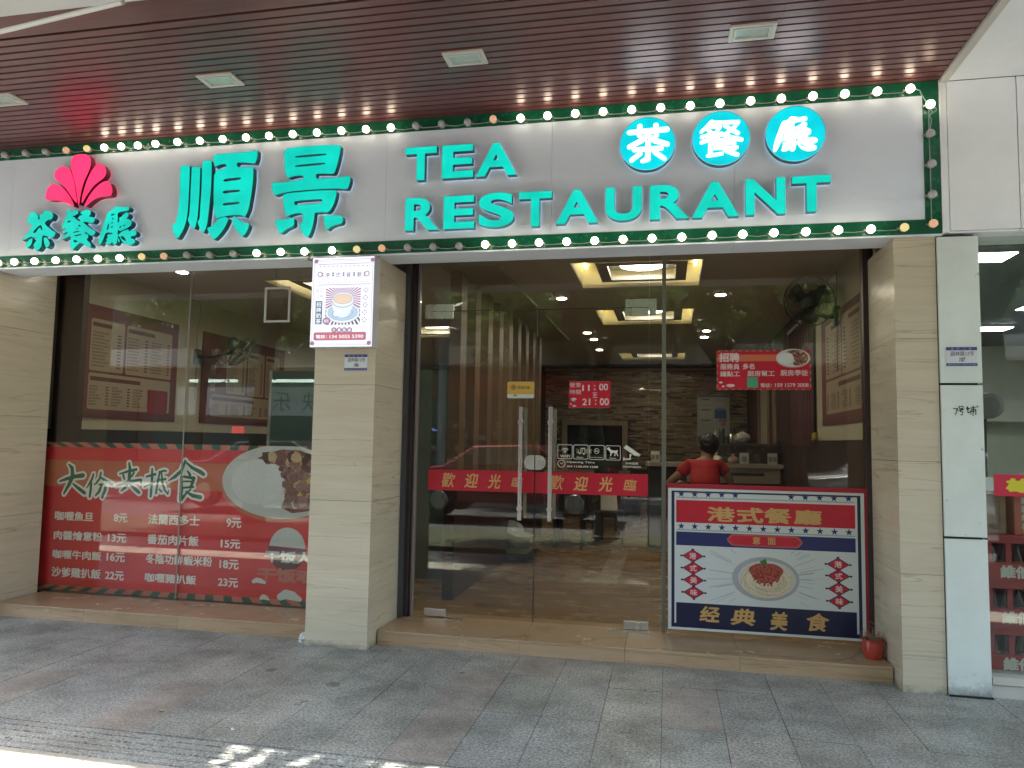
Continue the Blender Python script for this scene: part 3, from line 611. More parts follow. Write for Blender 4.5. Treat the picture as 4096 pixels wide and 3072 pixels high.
# flower
fl = D.objects.new('flower_emblem', None); COL.objects.link(fl); fl.parent = sb; fl.location = (0, 0, 0); fl.matrix_parent_inverse = Matrix.Translation(-sb.location)
for pp in ([(-4.653,3.348),(-4.67,3.423),(-4.698,3.532),(-4.732,3.618),(-4.749,3.692),(-4.743,3.733),(-4.715,3.759),(-4.66,3.764),(-4.606,3.759),(-4.57,3.738),(-4.558,3.698),(-4.561,3.65),(-4.581,3.598),(-4.611,3.539),(-4.629,3.469),(-4.639,3.409),(-4.644,3.347)],
 [(-4.676,3.364),(-4.717,3.407),(-4.769,3.476),(-4.821,3.527),(-4.886,3.567),(-4.898,3.598),(-4.891,3.634),(-4.859,3.665),(-4.818,3.675),(-4.783,3.66),(-4.747,3.637),(-4.726,3.588),(-4.705,3.533),(-4.686,3.46),(-4.662,3.363)],
 [(-4.701,3.332),(-4.733,3.352),(-4.782,3.375),(-4.845,3.393),(-4.9,3.393),(-4.949,3.396),(-4.966,3.414),(-4.968,3.45),(-4.956,3.492),(-4.924,3.527),(-4.89,3.531),(-4.848,3.519),(-4.797,3.484),(-4.753,3.439),(-4.715,3.389),(-4.69,3.34)],
 [(-4.624,3.361),(-4.619,3.42),(-4.606,3.473),(-4.584,3.544),(-4.555,3.608),(-4.518,3.66),(-4.485,3.676),(-4.444,3.661),(-4.415,3.624),(-4.409,3.588),(-4.43,3.553),(-4.475,3.526),(-4.52,3.493),(-4.563,3.441),(-4.594,3.395),(-4.613,3.361)],
 [(-4.594,3.33),(-4.579,3.371),(-4.549,3.423),(-4.505,3.474),(-4.454,3.513),(-4.408,3.528),(-4.367,3.508),(-4.348,3.466),(-4.342,3.43),(-4.354,3.404),(-4.4,3.4),(-4.446,3.4),(-4.499,3.385),(-4.544,3.357),(-4.576,3.329)]):
    s = MB(); s.poly([nz(pp)], LF, LF + .052, front=False); o = s.build('petal', pinkr, fl, autos=40)
    MB().poly([nz(pp)], LF + .0005).build('petal_face', pinkf, fl)
# roman letters
def roman(ch, box, off=.032):
    vs, fs = text_tris(ch, 0, off, .5); a = vs.min(0); b = vs.max(0); x0, z0, x1, z1 = box
    sx = (x1 - x0) / (b[0] - a[0]); sz = (z1 - z0) / (b[1] - a[1])
    W = [(x0 + (v[0] - a[0]) * sx, LF + (0 if v[2] > 0 else .052), z0 + (v[1] - a[1]) * sz) for v in vs]
    rim = MB(); face = MB(); ff = []; rf = []; bf = []
    for f in fs:
        zs = [vs[i][2] for i in f]
        (ff if min(zs) > 0 else bf if max(zs) < 0 else rf).append(f)
    rim.add(W, rf, 0); rim.add(W, bf, 1)
    o = rim.build('letter', [ltrim, backlit], sb, autos=30)
    face.add([(x, y + .0005, z) for x, y, z in W], ff); face.build('letter_face', ltface, o)
for ch, bx in zip('TEA', ((-1.8862,3.3869,-1.6466,3.6343), (-1.6046,3.3888,-1.3699,3.6335), (-1.3501,3.3879,-1.0516,3.6285))): roman(ch, bx)
for ch, bx in zip('RESTAURANT', ((-1.8752,3.0143,-1.6207,3.256), (-1.5843,3.0142,-1.3553,3.2557), (-1.3223,3.0139,-1.0677,3.2645), (-1.0313,3.0081,-0.7964,3.2567), (-0.7672,3.0163,-0.4721,3.2551),
        (-0.4225,3.0216,-0.1765,3.2582), (-0.1219,3.0197,0.1385,3.2562), (0.1567,3.0186,0.46,3.2604), (0.5033,3.0224,0.7539,3.2667), (0.7962,3.0282,1.0357,3.2676))): roman(ch, bx)
# round signs
def disc(cx, cy, l, r, shapes, dz):
    c = cx; (xa, za) = l; (xb, zb) = r; xc, zc, rad = (xa + xb) / 2, (za + zb) / 2, (xb - xa) / 2
    s = MB(); s.poly([ell(xc, zc, rad, rad, 56)], LF, LF + .052, front=False); s.poly([ell(xc, zc, rad * .97, rad * .97, 56)], LF + .052, None, 1)
    o = s.build('round_sign', [ltrim, backlit], sb, autos=40)
    MB().poly([ell(xc, zc, rad - .002, rad - .002, 56)], LF + .0008).build('round_face', cyanf, o)
    m = MB()
    for q in shapes: m.poly(q, LF - .006, LF + .0007)
    m.build('white_character', whitee, o)
disc(0, 0, (-0.3273,3.5574), (0.0465,3.5485), strokes_shapes([[(-0.2627,3.637,0.0144),(-0.1866,3.639,0.0158),(-0.008527,3.643,0.0157)],
 [(-0.1916,3.676,0.0159),(-0.1934,3.616,0.0158)],
 [(-0.08226,3.676,0.0158),(-0.07939,3.608,0.0158)],
 [(-0.1397,3.61,0.0158),(-0.1863,3.572,0.0158),(-0.2622,3.536,0.0144)],
 [(-0.1397,3.61,0.0158),(-0.09024,3.569,0.0157),(-0.005035,3.539,0.0143)],
 [(-0.1368,3.555,0.0172),(-0.1365,3.444,0.0171),(-0.1735,3.43,0.0114)],
 [(-0.2289,3.514,0.0144),(-0.04579,3.513,0.0143)],
 [(-0.1895,3.483,0.0143),(-0.2479,3.44,0.0129)],
 [(-0.09007,3.489,0.0143),(-0.0253,3.438,0.0128)]]), 0)
disc(0, 0, (0.1591,3.5623), (0.5344,3.5545), strokes_shapes([[(0.2873,3.675,0.0113),(0.2606,3.645,0.0113),(0.2172,3.609,0.0085)],
 [(0.2806,3.668,0.00991),(0.3469,3.666,0.00988)],
 [(0.2772,3.638,0.0099),(0.3435,3.638,0.00987),(0.3136,3.595,0.00987),(0.2204,3.573,0.0099)],
 [(0.2605,3.62,0.00849),(0.287,3.599,0.00847)],
 [(0.3634,3.664,0.00987),(0.4601,3.662,0.0105),(0.4291,3.622,0.0105),(0.3862,3.59,0.00984)],
 [(0.3732,3.64,0.00916),(0.4551,3.585,0.0126)],
 [(0.3499,3.586,0.0127),(0.2869,3.558,0.012),(0.2203,3.535,0.0113)],
 [(0.3499,3.586,0.0127),(0.4123,3.557,0.0119),(0.4777,3.538,0.0126)],
 [(0.2769,3.548,0.00987),(0.2766,3.443,0.0127)],
 [(0.2769,3.546,0.00846),(0.4286,3.54,0.00911)],
 [(0.2768,3.519,0.00775),(0.4285,3.514,0.0077)],
 [(0.2767,3.49,0.00845),(0.4348,3.485,0.00909)],
 [(0.4319,3.541,0.00981),(0.4329,3.48,0.00979)],
 [(0.26,3.44,0.00985),(0.3526,3.45,0.00981)],
 [(0.3724,3.472,0.0105),(0.4117,3.452,0.0112),(0.4509,3.437,0.0126)],
 [(0.4512,3.488,0.00839),(0.4118,3.466,0.00839)]]), 0)
_sc = []
(bx0, bz0) = (0.6807,3.4347); (bx1, bz1) = (0.9565,3.6712)
fitbox = (bx0, bz0 + .0, bx1, bz1)
_sh = fit([BR, [BR2]] if False else [BR], fitbox)
disc(0, 0, (0.633,3.5617), (1.0081,3.5518), _sh, 0)
# ------------------------------------------------------------------ string lights
def sockball(mbb, x, z, y): pass
lab = {'u': 'upper row of round bulbs along the top of the white shop sign', 'l': 'lower row of round bulbs along the bottom of the white shop sign', 's': 'short column of round bulbs down the right end of the shop sign'}
U = [[(-5.626,3.813,0),(-5.415,3.814,0),(-5.21,3.813,0),(-5.014,3.815,0),(-4.815,3.814,0.0014),(-4.619,3.816,0.00278),(-4.456,3.813,0.00415),(-4.299,3.811,0.00413),(-4.147,3.81,0.00411),(-3.988,3.81,0.00409),(-3.792,3.813,0.00406),(-3.594,3.811,0.00403),(-3.395,3.811,0.004),(-3.195,3.813,0.00398),(-3,3.813,0.00395),(-2.802,3.811,0.00392),(-2.603,3.809,0.00389),(-2.405,3.807,0.00387)]][0]
USTATE = [0, 0, 0, 0, 1, 2] + [3] * 12
U2 = [[(-2.208,3.807,0.00419),(-2.012,3.806,0.00416),(-1.819,3.806,0),(-1.621,3.806,0),(-1.425,3.807,0),(-1.234,3.816,0.00135),(-1.032,3.807,0.00401),(-0.838,3.809,0.00398),(-0.6408,3.808,0.00395),(-0.4452,3.807,0.00392),(-0.2476,3.808,0.00389),(-0.05056,3.809,0.00386)]][0]
U3 = [[(0.1471,3.805,0.00358),(0.3425,3.808,0.00355),(0.5424,3.808,0.00352),(0.7371,3.811,0.0035),(0.9361,3.81,0.00347),(1.133,3.812,0.00344),(1.331,3.812,0.00341),(1.528,3.814,0.00338)]][0]
S3 = [[(1.644,3.701,0.00336),(1.641,3.511,0),(1.644,3.311,0),(1.643,3.113,0),(1.643,2.924,0.00109)]][0]
L1 = [[(-5.581,2.885,0.0042),(-5.401,2.894,0.00418),(-5.243,2.902,0.00416),(-5.048,2.903,0.00413),(-4.847,2.903,0.0041),(-4.651,2.903,0.00408),(-4.453,2.903,0.00405),(-4.255,2.903,0.00402),(-4.056,2.903,0.00266),(-3.86,2.901,0.00132),(-3.66,2.903,0),(-3.462,2.9,0),(-3.261,2.902,0),(-3.062,2.899,0.00386),(-2.862,2.898,0.00383),(-2.668,2.896,0.0038)]][0]
L2 = [[(-2.446,2.898,0.00411),(-2.25,2.897,0.00272),(-2.054,2.896,0.00135),(-1.857,2.895,0),(-1.663,2.895,0),(-1.468,2.893,0),(-1.274,2.894,0.00394),(-1.079,2.894,0.00391),(-0.8862,2.893,0.00388),(-0.692,2.895,0.00385),(-0.497,2.895,0.00382),(-0.3024,2.894,0.00379),(-0.1071,2.895,0.00376)]][0]
L3 = [[(0.09025,2.897,0.00349),(0.2882,2.898,0.00346),(0.4852,2.899,0.00344),(0.6822,2.9,0.00341),(0.8803,2.903,0.00338),(1.079,2.902,0.00335),(1.275,2.904,0.00333),(1.474,2.904,0.0022)]][0]
USTATE += [3, 3, 0, 0, 0, 1] + [3] * 6 + [3] * 8
LSTATE = [3] * 8 + [2, 1, 0, 0, 0, 3, 3, 3] + [3, 2, 1, 0, 0, 0] + [3] * 7 + [3] * 7 + [2]
SM = [bulb_off, bulb_o, bulb_y, bulb_on]
ballm = {}
def bulbs(pts, states, key, cable=True):
    x0, z0 = pts[0][0], pts[0][1]
    t = thing('string_light', (pts[len(pts) // 2][0], 5.11, pts[len(pts) // 2][1]), lab[key], 'string light')
    for (x, z, _), st in zip(pts, states):
        if st not in ballm:
            me = MB().ball((0, 0, 0), .0265, 16, 10)
            o = me.build('bulb', SM[st], None, smooth=True); ballm[st] = o.data; D.objects.remove(o)
            if 'sock' not in ballm:
                s = MB().lathe((0, 0, 0), [(.024, .0), (.025, .018), (.018, .022), (.018, .030)], 14, 'y'); s.box(-.036, .012, -.006, .036, .03, .006)
                o = s.build('socket', sock, None); ballm['sock'] = o.data; D.objects.remove(o)
        b = D.objects.new('bulb', ballm[st]); COL.objects.link(b); b.parent = t; jx = random.uniform(-.002, .002)
        b.matrix_parent_inverse = Matrix.Translation(-wl(t)); b.location = (x, 5.094, z + jx)
        s = D.objects.new('socket', ballm['sock']); COL.objects.link(s); s.parent = b; s.location = (0, .010, 0)
    c = MB(); pp = []
    for (xa, za, _), (xb, zb, _) in zip(pts, pts[1:]):
        for k in range(4):
            f = k / 4; pp.append((xa + (xb - xa) * f, 5.127, za + (zb - za) * f - .006 * sin(pi * f) * (1 + random.random())))
    pp.append((pts[-1][0], 5.127, pts[-1][1])); c.tube(pp, .0032, 6).build('cable', wire, t)
    return t
UP = U + U2 + U3
# keep each row straight in the wall plane (small sag only)
def straight(pts):
    A = np.array([(p[0], p[1]) for p in pts]); k = np.polyfit(A[:, 0], A[:, 1], 2); return [(x, float(np.polyval(k, x)) * .4 + z * .6, w) for (x, z, w) in pts]
tu = bulbs(straight(UP), USTATE, 'u'); tl = bulbs(straight(L1 + L2 + L3), LSTATE, 'l'); ts = bulbs(S3, [3, 0, 0, 0, 1], 's')
# loose loops of cable and tape
c = MB()
xk, zk = UP[-1][0], UP[-1][1]; c.tube([(xk, 5.12, zk), (xk + .03, 5.11, zk + .004), (xk + .06, 5.108, zk - .012), (xk + .072, 5.11, zk - .045), (S3[0][0], 5.12, S3[0][1])], .0035, 6)
xs_, zs_ = S3[0][0], S3[0][1]
c.tube([(xs_, 5.12, zs_), (xs_ - .004, 5.10, zs_ - .03), (xs_ + .012, 5.095, zs_ - .05), (xs_ - .006, 5.1, zs_ - .075), (xs_ + .006, 5.1, zs_ - .1), (S3[1][0], 5.12, S3[1][1])], .003, 6)
c.tube([(xs_ - .004, 5.095, zs_ - .03), (xs_ + .03, 5.09, zs_ - .028), (xs_ + .034, 5.09, zs_ - .045), (xs_, 5.095, zs_ - .07)], .002, 6)
c.build('loose_cable', wire, ts)
c = MB(); (xq, zq) = (-4.0515,3.7966)
for k in range(3):
    a = random.uniform(-.01, .01); c.tube([(xq - .06, 5.12, zq), (xq - .03 + a, 5.1, zq - .012 - a), (xq, 5.09, zq + .014 + a), (xq + .02, 5.09, zq - .014), (xq - .005, 5.095, zq - .03 + a), (xq - .02, 5.1, zq - .01), (xq + .05, 5.12, zq + .006)], .002, 5)
c.tube([(xq - .2, 5.12, zq - .01), (xq - .17, 5.1, zq - .02), (xq - .14, 5.1, zq + .005), (xq - .1, 5.11, zq - .01)], .002, 5)
c.build('loose_cable', wire, tu)
# ------------------------------------------------------------------ white metal clad box on the right with the neighbour's shop below
t = thing('metal_fascia', (3, 5.05, 3.3), 'plain white metal fascia over the neighbouring shop at the right', 'fascia')
xj = [1.752, 2.156, 3.4, 4.7, 6.0]
for a, b in zip(xj, xj[1:]):
    MB().box(a + .002, 5.135, 2.884, b - .003, 5.155, 3.862).build('front_panel', white_acm, t, bevel=.002)
    MB().box(a + .002, 5.158, 2.872, b - .003, 5.50, 2.884).build('soffit_panel', white_acm, t)
MB().box(1.718, 5.135, 2.872, 1.7505, 5.6, 3.87).build('side_panel', white_acm, t)
MB().box(1.753, 5.156, 2.885, 6, 5.6, 4.0).build('core', dark, t)
t = thing('metal_ceiling_panel', (3, 4, CZ), 'white sloping metal ceiling panel at the top right corner', 'ceiling panel')
MB().box(1.712, 3.4, CZ - .02, 1.758, 5.133, CZ + .02).build('edge_trim', mat('beige_trim', (.5, .48, .43), .3), t)
MB().add([(1.762, 3.35, CZ - .01), (1.762, 5.133, CZ - .01), (6, 5.133, CZ - .01), (6, 3.35, CZ - .01), (1.762, 3.35, CZ + .05), (1.762, 5.133, CZ + .05), (6, 5.133, CZ + .05), (6, 3.35, CZ + .05)], [(0, 1, 2, 3), (4, 7, 6, 5), (0, 4, 5, 1), (1, 5, 6, 2), (2, 6, 7, 3), (3, 7, 4, 0)]).build('panel', white_acm, t)
# ------------------------------------------------------------------ glazing
GT = 3.14
def mb_box(*a): return MB().box(*a)
wn = thing('shop_window', (-4, G, ST), 'large two pane shop window behind the red price poster', 'window')
XM = -4.14
MB().box(-5.60, G, ST + .004, XM - .003, G + .008, GT).build('pane', gl, wn)
MB().box(XM + .003, G + .012, ST + .004, -2.56, G + .020, GT).build('pane', gl, wn)
MB().box(XM - .007, G - .003, ST + .004, XM + .006, G - .0005, GT).build('joint_strip', mat('clear_strip', (.2, .2, .16), .3), wn)
f = MB(); f.box(-5.72, G - .06, ST, -5.655, G + .06, GT); f.box(-5.653, G - .03, ST, -5.600, G + .045, GT); f.build('left_jamb', frame_m, wn, bevel=.003)
MB().box(-5.598, G - .034, ST, -5.588, G + .02, GT).build('glazing_bead', mat('grey_bead', (.22, .19, .19), .3), wn)
MB().box(-5.6, G - .01, ST + .0005, -2.6, G + .03, ST + .0035).build('sill_bead', frame_m, wn)
dg = thing('glass_screen', (-.3, G, ST), 'fixed glass panes around and right of the entrance doors', 'glass screen')
MB().box(-2.0, G, 2.563, -.146, G + .010, GT).build('transom_pane', gl2, dg)
MB().box(-1.998, G + .0, ST + .004, -1.905, G + .010, 2.557).build('side_pane', gl2, dg)
MB().box(-.140, G, ST + .004, -.05, G + .010, GT).build('side_pane', gl2, dg)
MB().box(-.012, G, ST + .004, 1.39, G + .010, GT).build('wide_pane', gl2, dg)
MB().box(-.047, G - .012, ST + .002, -.015, G + .016, GT).build('post', mat('greenish_post', (.15, .15, .11), .3), dg, bevel=.002)
f = MB(); f.box(-2.10, G - .09, ST, -2.065, G + .06, GT); f.build('left_jamb', mat('slate_frame', (.06, .06, .065), .4), dg)
f = MB(); f.box(-2.063, G - .05, ST, -2.03, G + .05, GT); f.box(-2.028, G - .03, ST, -2.018, G + .05, GT); f.build('left_jamb', frame_m, dg, bevel=.003)
MB().box(-2.016, G - .025, ST, -2.002, G + .03, GT).build('glazing_bead', mat('grey_bead', (.22, .19, .19), .3), dg)
f = MB(); f.box(1.392, G - .04, ST, 1.44, G + .05, GT); f.box(1.442, G - .02, ST, 1.47, G + .05, GT); f.build('right_jamb', frame_m, dg, bevel=.003)
# doors
def patch(mb, x0, z0, x1, z1): mb.box(x0, G - .014, z0, x1, G + .022, z1)
hm = steel
def door(x0, x1, hx, hinge_left, label):
    t = thing('glass_door', ((x0 + x1) / 2, G, ST), label, 'door', 'pair of glass entrance doors')
    MB().box(x0, G, ST + .012, x1, G + .010, 2.556).build('pane', gl2, t)
    MB().box(x0, G - .001, 2.5565, x1, G + .011, 2.5605).build('top_seal', dark, t); MB().box(x0 - .001 if not hinge_left else x1 + .0005, G - .0005, ST + .012, x0 + .0005 if not hinge_left else x1 + .0022, G + .0105, 2.556).build('edge_seal', dark, t)
    xe = x0 if hinge_left else x1; s = 1 if hinge_left else -1
    m = MB(); a, b = sorted((xe + s * .0, xe + s * .18)); m.box(a, G - .015, 2.497, b, G + .024, 2.553); m.build('top_patch', steel, t, bevel=.002)
    m = MB(); m.box(a, G - .015, ST + .012, b - (0 if hinge_left else 0), G + .024, ST + .066); m.build('bottom_patch', steel, t, bevel=.002)
    h = MB().box(hx - .0145, G - .085, (-1.1514,0.8935)[1] + .0, hx + .0145, G - .06, 1.775).build('handle_bar', steel, t, bevel=.002)
    MB().box(hx + .0, G + .06, .9, hx + .026, G + .085, 1.765).build('inner_handle_bar', steel, t, bevel=.002)
    for z in (1.655, .985):
        m = MB().lathe((hx, G - .092, z), [(.021, 0), (.023, .004), (.023, .012), (.012, .014), (.012, .088)], 18, 'y'); m.build('handle_boss', steel, t, autos=40)
    # round corner lock half
    c = (x1 if hinge_left else x0); s2 = -1 if hinge_left else 1
    lp = [(c + s2 * .001, 1.284)] + [(c + s2 * (.03 + .052 * cos(radians(a_))), 1.341 + .057 * sin(radians(a_))) for a_ in range(-90, 91, 12)] + [(c + s2 * .001, 1.398)]
    MB().poly([lp], G - .012, G - .001).build('lock_plate', mat('lock_cover', (.52, .51, .44), .35), t)
    if not hinge_left: MB().lathe((c + .045, G - .02, 1.335), [(.021, 0), (.024, .008)], 18, 'y').build('lock_cylinder', steel, t)
    return t
dl = door(-1.902, -1.028, -1.128, True, 'left glass entrance door with a yellow welcome sticker')
dr = door(-1.022, -.146, -.893, False, 'right glass entrance door with red opening hours sticker')
m = MB(); m.box(-1.955, G - .016, 2.558, -1.717, G + .024, 2.614); m.box(-1.955, G - .016, 2.498, -1.906, G + .024, 2.5575); m.build('patch_fitting', steel, dg, bevel=.0015)
m = MB(); m.box(-.324, G - .016, 2.560, -.088, G + .024, 2.622); m.box(-.142, G - .016, 2.498, -.088, G + .024, 2.5595); m.build('patch_fitting', steel, dg, bevel=.0015)
for a, b in ((-1.72, -1.58), (-.44, -.13)): MB().box(a, 5.78, ST + .0005, b, 5.83, ST + .004).build('floor_spring_plate', steel, dg)
# ------------------------------------------------------------------ door stickers
gold_m = mat('gold_print', (.62, .34, .12), .35)
Y1 = G - .0012
def banner(x0, x1, chars, xc, label):
    z1 = (-1.0098,1.2682)[1]; z0 = (-1.0074,1.1024)[1]
    t = thing('welcome_banner', ((x0 + x1) / 2, Y1, (z0 + z1) / 2), label, 'banner', 'red welcome strips across the doors')
    MB().rect(x0, z0, x1, z1, Y1).build('strip', redv, t)
    for c, b in zip(chars, xc): m = MB(); put_bold(m, c, b, Y1 - .0006, .012 if c in '臨歡' else .028, shear=.18, res=100); m.build('character', gold_m, t)
banner(-1.899, -1.03, '歡迎光臨', ((-1.7844,1.1276,-1.6711,1.2437), (-1.5955,1.1277,-1.4803,1.243), (-1.4023,1.1277,-1.2974,1.2403), (-1.2128,1.1436,-1.1135,1.2206)), 'red strip with gold welcome characters across the left door')
banner(-1.020, -.149, '歡迎光臨', ((-0.9063,1.1319,-0.791,1.2443), (-0.7178,1.1291,-0.604,1.2407), (-0.5255,1.1305,-0.4163,1.2436), (-0.3337,1.1401,-0.2311,1.2279)), 'red strip with gold welcome characters across the right door')
# yellow sticker
t = thing('yellow_sticker', (-1.35, Y1, 1.9), 'small yellow and white welcome sticker on the left door', 'sticker')
x0, z0, x1, z1 = (-1.2566,1.847,-1.0388,1.9785)
MB().poly([rrect(x0, z0, x1, z1, .012)], Y1).build('backing', pwhite, t)
MB().poly([rrect(x0 + .001, z0 + .03, x1 - .001, z1 - .001, .01)], Y1 - .0005).build('yellow_field', mat('sticker_yellow', (.62, .38, .07), .4), t)
m = MB(); put_bold(m, '欢迎光临', (-1.176,1.9192,-1.0739,1.9439), Y1 - .001, .02); bx = (-1.2258,1.9147,-1.186,1.9515)
cx, cz, r = (bx[0] + bx[2]) / 2, (bx[1] + bx[3]) / 2, (bx[2] - bx[0]) / 2; ring(m, ell(cx, cz, r, r, 20), ell(cx, cz, r * .78, r * .78, 20), Y1 - .001); put_bold(m, 'e', (cx - r * .45, cz - r * .45, cx + r * .45, cz + r * .45), Y1 - .001, .04)
put_bold(m, '美团', (-1.207,1.8606,-1.1772,1.8767), Y1 - .001, .02); m.build('lettering', mat('print_black', (.03, .02, .015), .4), t)
# opening hours sticker
t = thing('hours_sticker', (-.75, Y1, 1.9), 'red opening hours sticker 11:00 to 21:00 on the right door', 'sticker')
bx = (-0.7609,1.7735,-0.4376,1.9831); x0, z0, x1, z1 = bx
MB().rect(*bx, Y1).build('backing', redv, t)
m = MB(); n = 22
for k in range(n):
    a = x0 + (x1 - x0) * k / n; b = a + (x1 - x0) / n * .5
    for za, zb in ((z0, z0 + .005), (z1 - .005, z1)): m.add([(a, Y1 - .0005, za), (b, Y1 - .0005, za), (b + .004, Y1 - .0005, zb), (a + .004, Y1 - .0005, zb)], [(0, 1, 2, 3)], k % 2)
m.build('border', [salmon, dgreen], t)
m = MB()
for s_, b, ft in (('營業', (-0.7545,1.9339,-0.6683,1.9715), .01), ('時間', (-0.7539,1.8792,-0.6678,1.9159), .01), ('11', (-0.6575,1.9057,-0.5994,1.9531), .02), (':', (-0.5656,1.9129,-0.555,1.9518), .02), ('00', (-0.5255,1.911,-0.4575,1.9624), .02), ('至', (-0.5764,1.8529,-0.5391,1.8951), .01), ('21', (-0.6564,1.794,-0.5935,1.8467), .02), (':', (-0.5576,1.7979,-0.5471,1.8387), .02), ('00', (-0.5197,1.7957,-0.4497,1.8495), .02)):
    put_bold(m, s_, b, Y1 - .001, ft)
bb = (-0.7475,1.8167,-0.6991,1.8591); cx = (bb[0] + bb[2]) / 2; w_ = (bb[2] - bb[0]) / 2
m.poly([ell(cx, bb[1] + .022, w_ * .95, .013, 20)], Y1 - .001)
m.poly([ell(cx + .005, bb[1] - .028, .016, .006, 16)], Y1 - .001); m.poly([ell(cx - .022, bb[1] - .014, .008, .004, 16)], Y1 - .001)
m.build('lettering', mat('print_pinkwhite', (.68, .56, .55), .4), t)
m = MB(); lp = [(cx + w_ * .95 * cos(radians(a)), bb[1] + .02 + .022 * sin(radians(a))) for a in range(180, 361, 15)]; m.poly([lp], Y1 - .0012); m.build('bowl_print', bowl_m, t)
m = MB(); put_bold(m, '干饭人', (cx - w_ * .8, bb[1] + .006, cx + w_ * .8, bb[1] + .018), Y1 - .0016, .03); m.build('bowl_lettering', pwhite, t)
# frosted icons
t = thing('service_icons', (-.7, Y1, 1.4), 'pale service icon stickers with Opening Time on the right door', 'sticker')
m = MB()
for b in ((-0.8464,1.3736,-0.7291,1.486), (-0.7219,1.3734,-0.6056,1.486), (-0.5972,1.3719,-0.4798,1.4854), (-0.4728,1.371,-0.3571,1.484)):
    ring(m, rrect(*b, .012), rrect(b[0] + .004, b[1] + .004, b[2] - .004, b[3] - .004, .010), Y1)
def P8(x, z): return None
# wifi
(cx, cz) = (-0.7878,1.4216)
for r in (.014, .026, .038):
    a = [(cx + r * cos(radians(q)), cz + r * sin(radians(q))) for q in range(45, 136, 9)]; b = [(cx + (r - .006) * cos(radians(q)), cz + (r - .006) * sin(radians(q))) for q in range(135, 44, -9)]
    m.poly([a + b], Y1)
m.poly([ell(cx, cz + .002, .005, .005, 12)], Y1)
# music notes
(nx, nz_) = (-0.6407,1.4161); (mx_, mz_) = (-0.6717,1.4204)
m.poly([ell(nx, nz_, .009, .006, 14)], Y1); m.poly([ell(mx_, mz_, .009, .006, 14)], Y1); line(m, (mx_ + .008, mz_), (mx_ + .008, mz_ + .036), .003, Y1); line(m, (nx + .008, nz_), (nx + .008, nz_ + .042), .003, Y1); line(m, (mx_ + .0065, mz_ + .036), (nx + .0095, nz_ + .042), .008, Y1)
for r in (.012, .018): m.poly([[(mx_ - .006 - r * cos(radians(q)) * .5, mz_ + r * sin(radians(q)) + .004) for q in range(0, 81, 10)] + [(mx_ - .006 - (r - .002) * cos(radians(q)) * .5 + .001, mz_ + (r - .002) * sin(radians(q)) + .004) for q in range(80, -1, -10)]], Y1)
(cx, cz) = (-0.5406,1.439)
ring(m, ell(cx, cz, .037 * .55 * 1.0, .021 * 1.0, 28), ell(cx, cz, .017, .0175, 28), Y1); line(m, (cx - .013, cz + .013), (cx + .013, cz - .013), .003, Y1); line(m, (cx - .013, cz), (cx + .012, cz), .005, Y1)
# dog
dg_ = [(-0.4641,1.479),(-0.4536,1.468),(-0.4418,1.47),(-0.4383,1.458),(-0.4243,1.448),(-0.3932,1.445),(-0.3828,1.45),(-0.3773,1.448),(-0.3814,1.438),(-0.3827,1.428),(-0.3742,1.404),(-0.3811,1.404),(-0.391,1.425),(-0.3998,1.403),(-0.4067,1.403),(-0.4,1.428),(-0.4242,1.425),(-0.4296,1.403),(-0.4365,1.403),(-0.4346,1.427),(-0.4451,1.444),(-0.4556,1.453),(-0.4626,1.454),(-0.4606,1.463),(-0.4522,1.464)]
m.poly([dg_], Y1)
for s_, b in (('WIFI', (-0.8267,1.3859,-0.7485,1.4054)), ('Music', (-0.6947,1.3824,-0.6439,1.394)), ('No Smoking', (-0.5877,1.3841,-0.4955,1.3948)), ('Pets in', (-0.4413,1.3822,-0.3914,1.3922)), ('Opening Time', (-0.7756,1.3397,-0.5538,1.3586)), ('AM 11:00-PM 12:00', (-0.7724,1.3083,-0.5298,1.3243)), ('内有监控', (-0.3168,1.3416,-0.2229,1.3582)), ('MONITORING', (-0.3359,1.3166,-0.2037,1.3301))):
    put_bold(m, s_, b, Y1, .018)
(cx, cz) = (-0.8146,1.3367); ring(m, ell(cx, cz, .03 * 1.0, .030, 28), ell(cx, cz, .0255, .0255, 28), Y1); line(m, (cx - .010, cz + .008), (cx, cz - .004), .004, Y1); line(m, (cx + .010, cz + .008), (cx, cz - .004), .004, Y1)
m.poly([[(-0.314,1.492),(-0.2109,1.421),(-0.2382,1.407),(-0.2484,1.409),(-0.3346,1.467)]], Y1); m.poly([[(-0.2279,1.41),(-0.2163,1.421),(-0.2027,1.419),(-0.2211,1.402)]], Y1)
m.poly([[(-0.2896,1.423),(-0.2676,1.415),(-0.2779,1.409),(-0.2792,1.389),(-0.2757,1.381),(-0.286,1.376),(-0.3272,1.377),(-0.3272,1.37),(-0.3361,1.37),(-0.3363,1.396),(-0.3273,1.396),(-0.3273,1.386),(-0.2895,1.387),(-0.2875,1.411)]], Y1)
m.build('icon_print', vinyl, t)
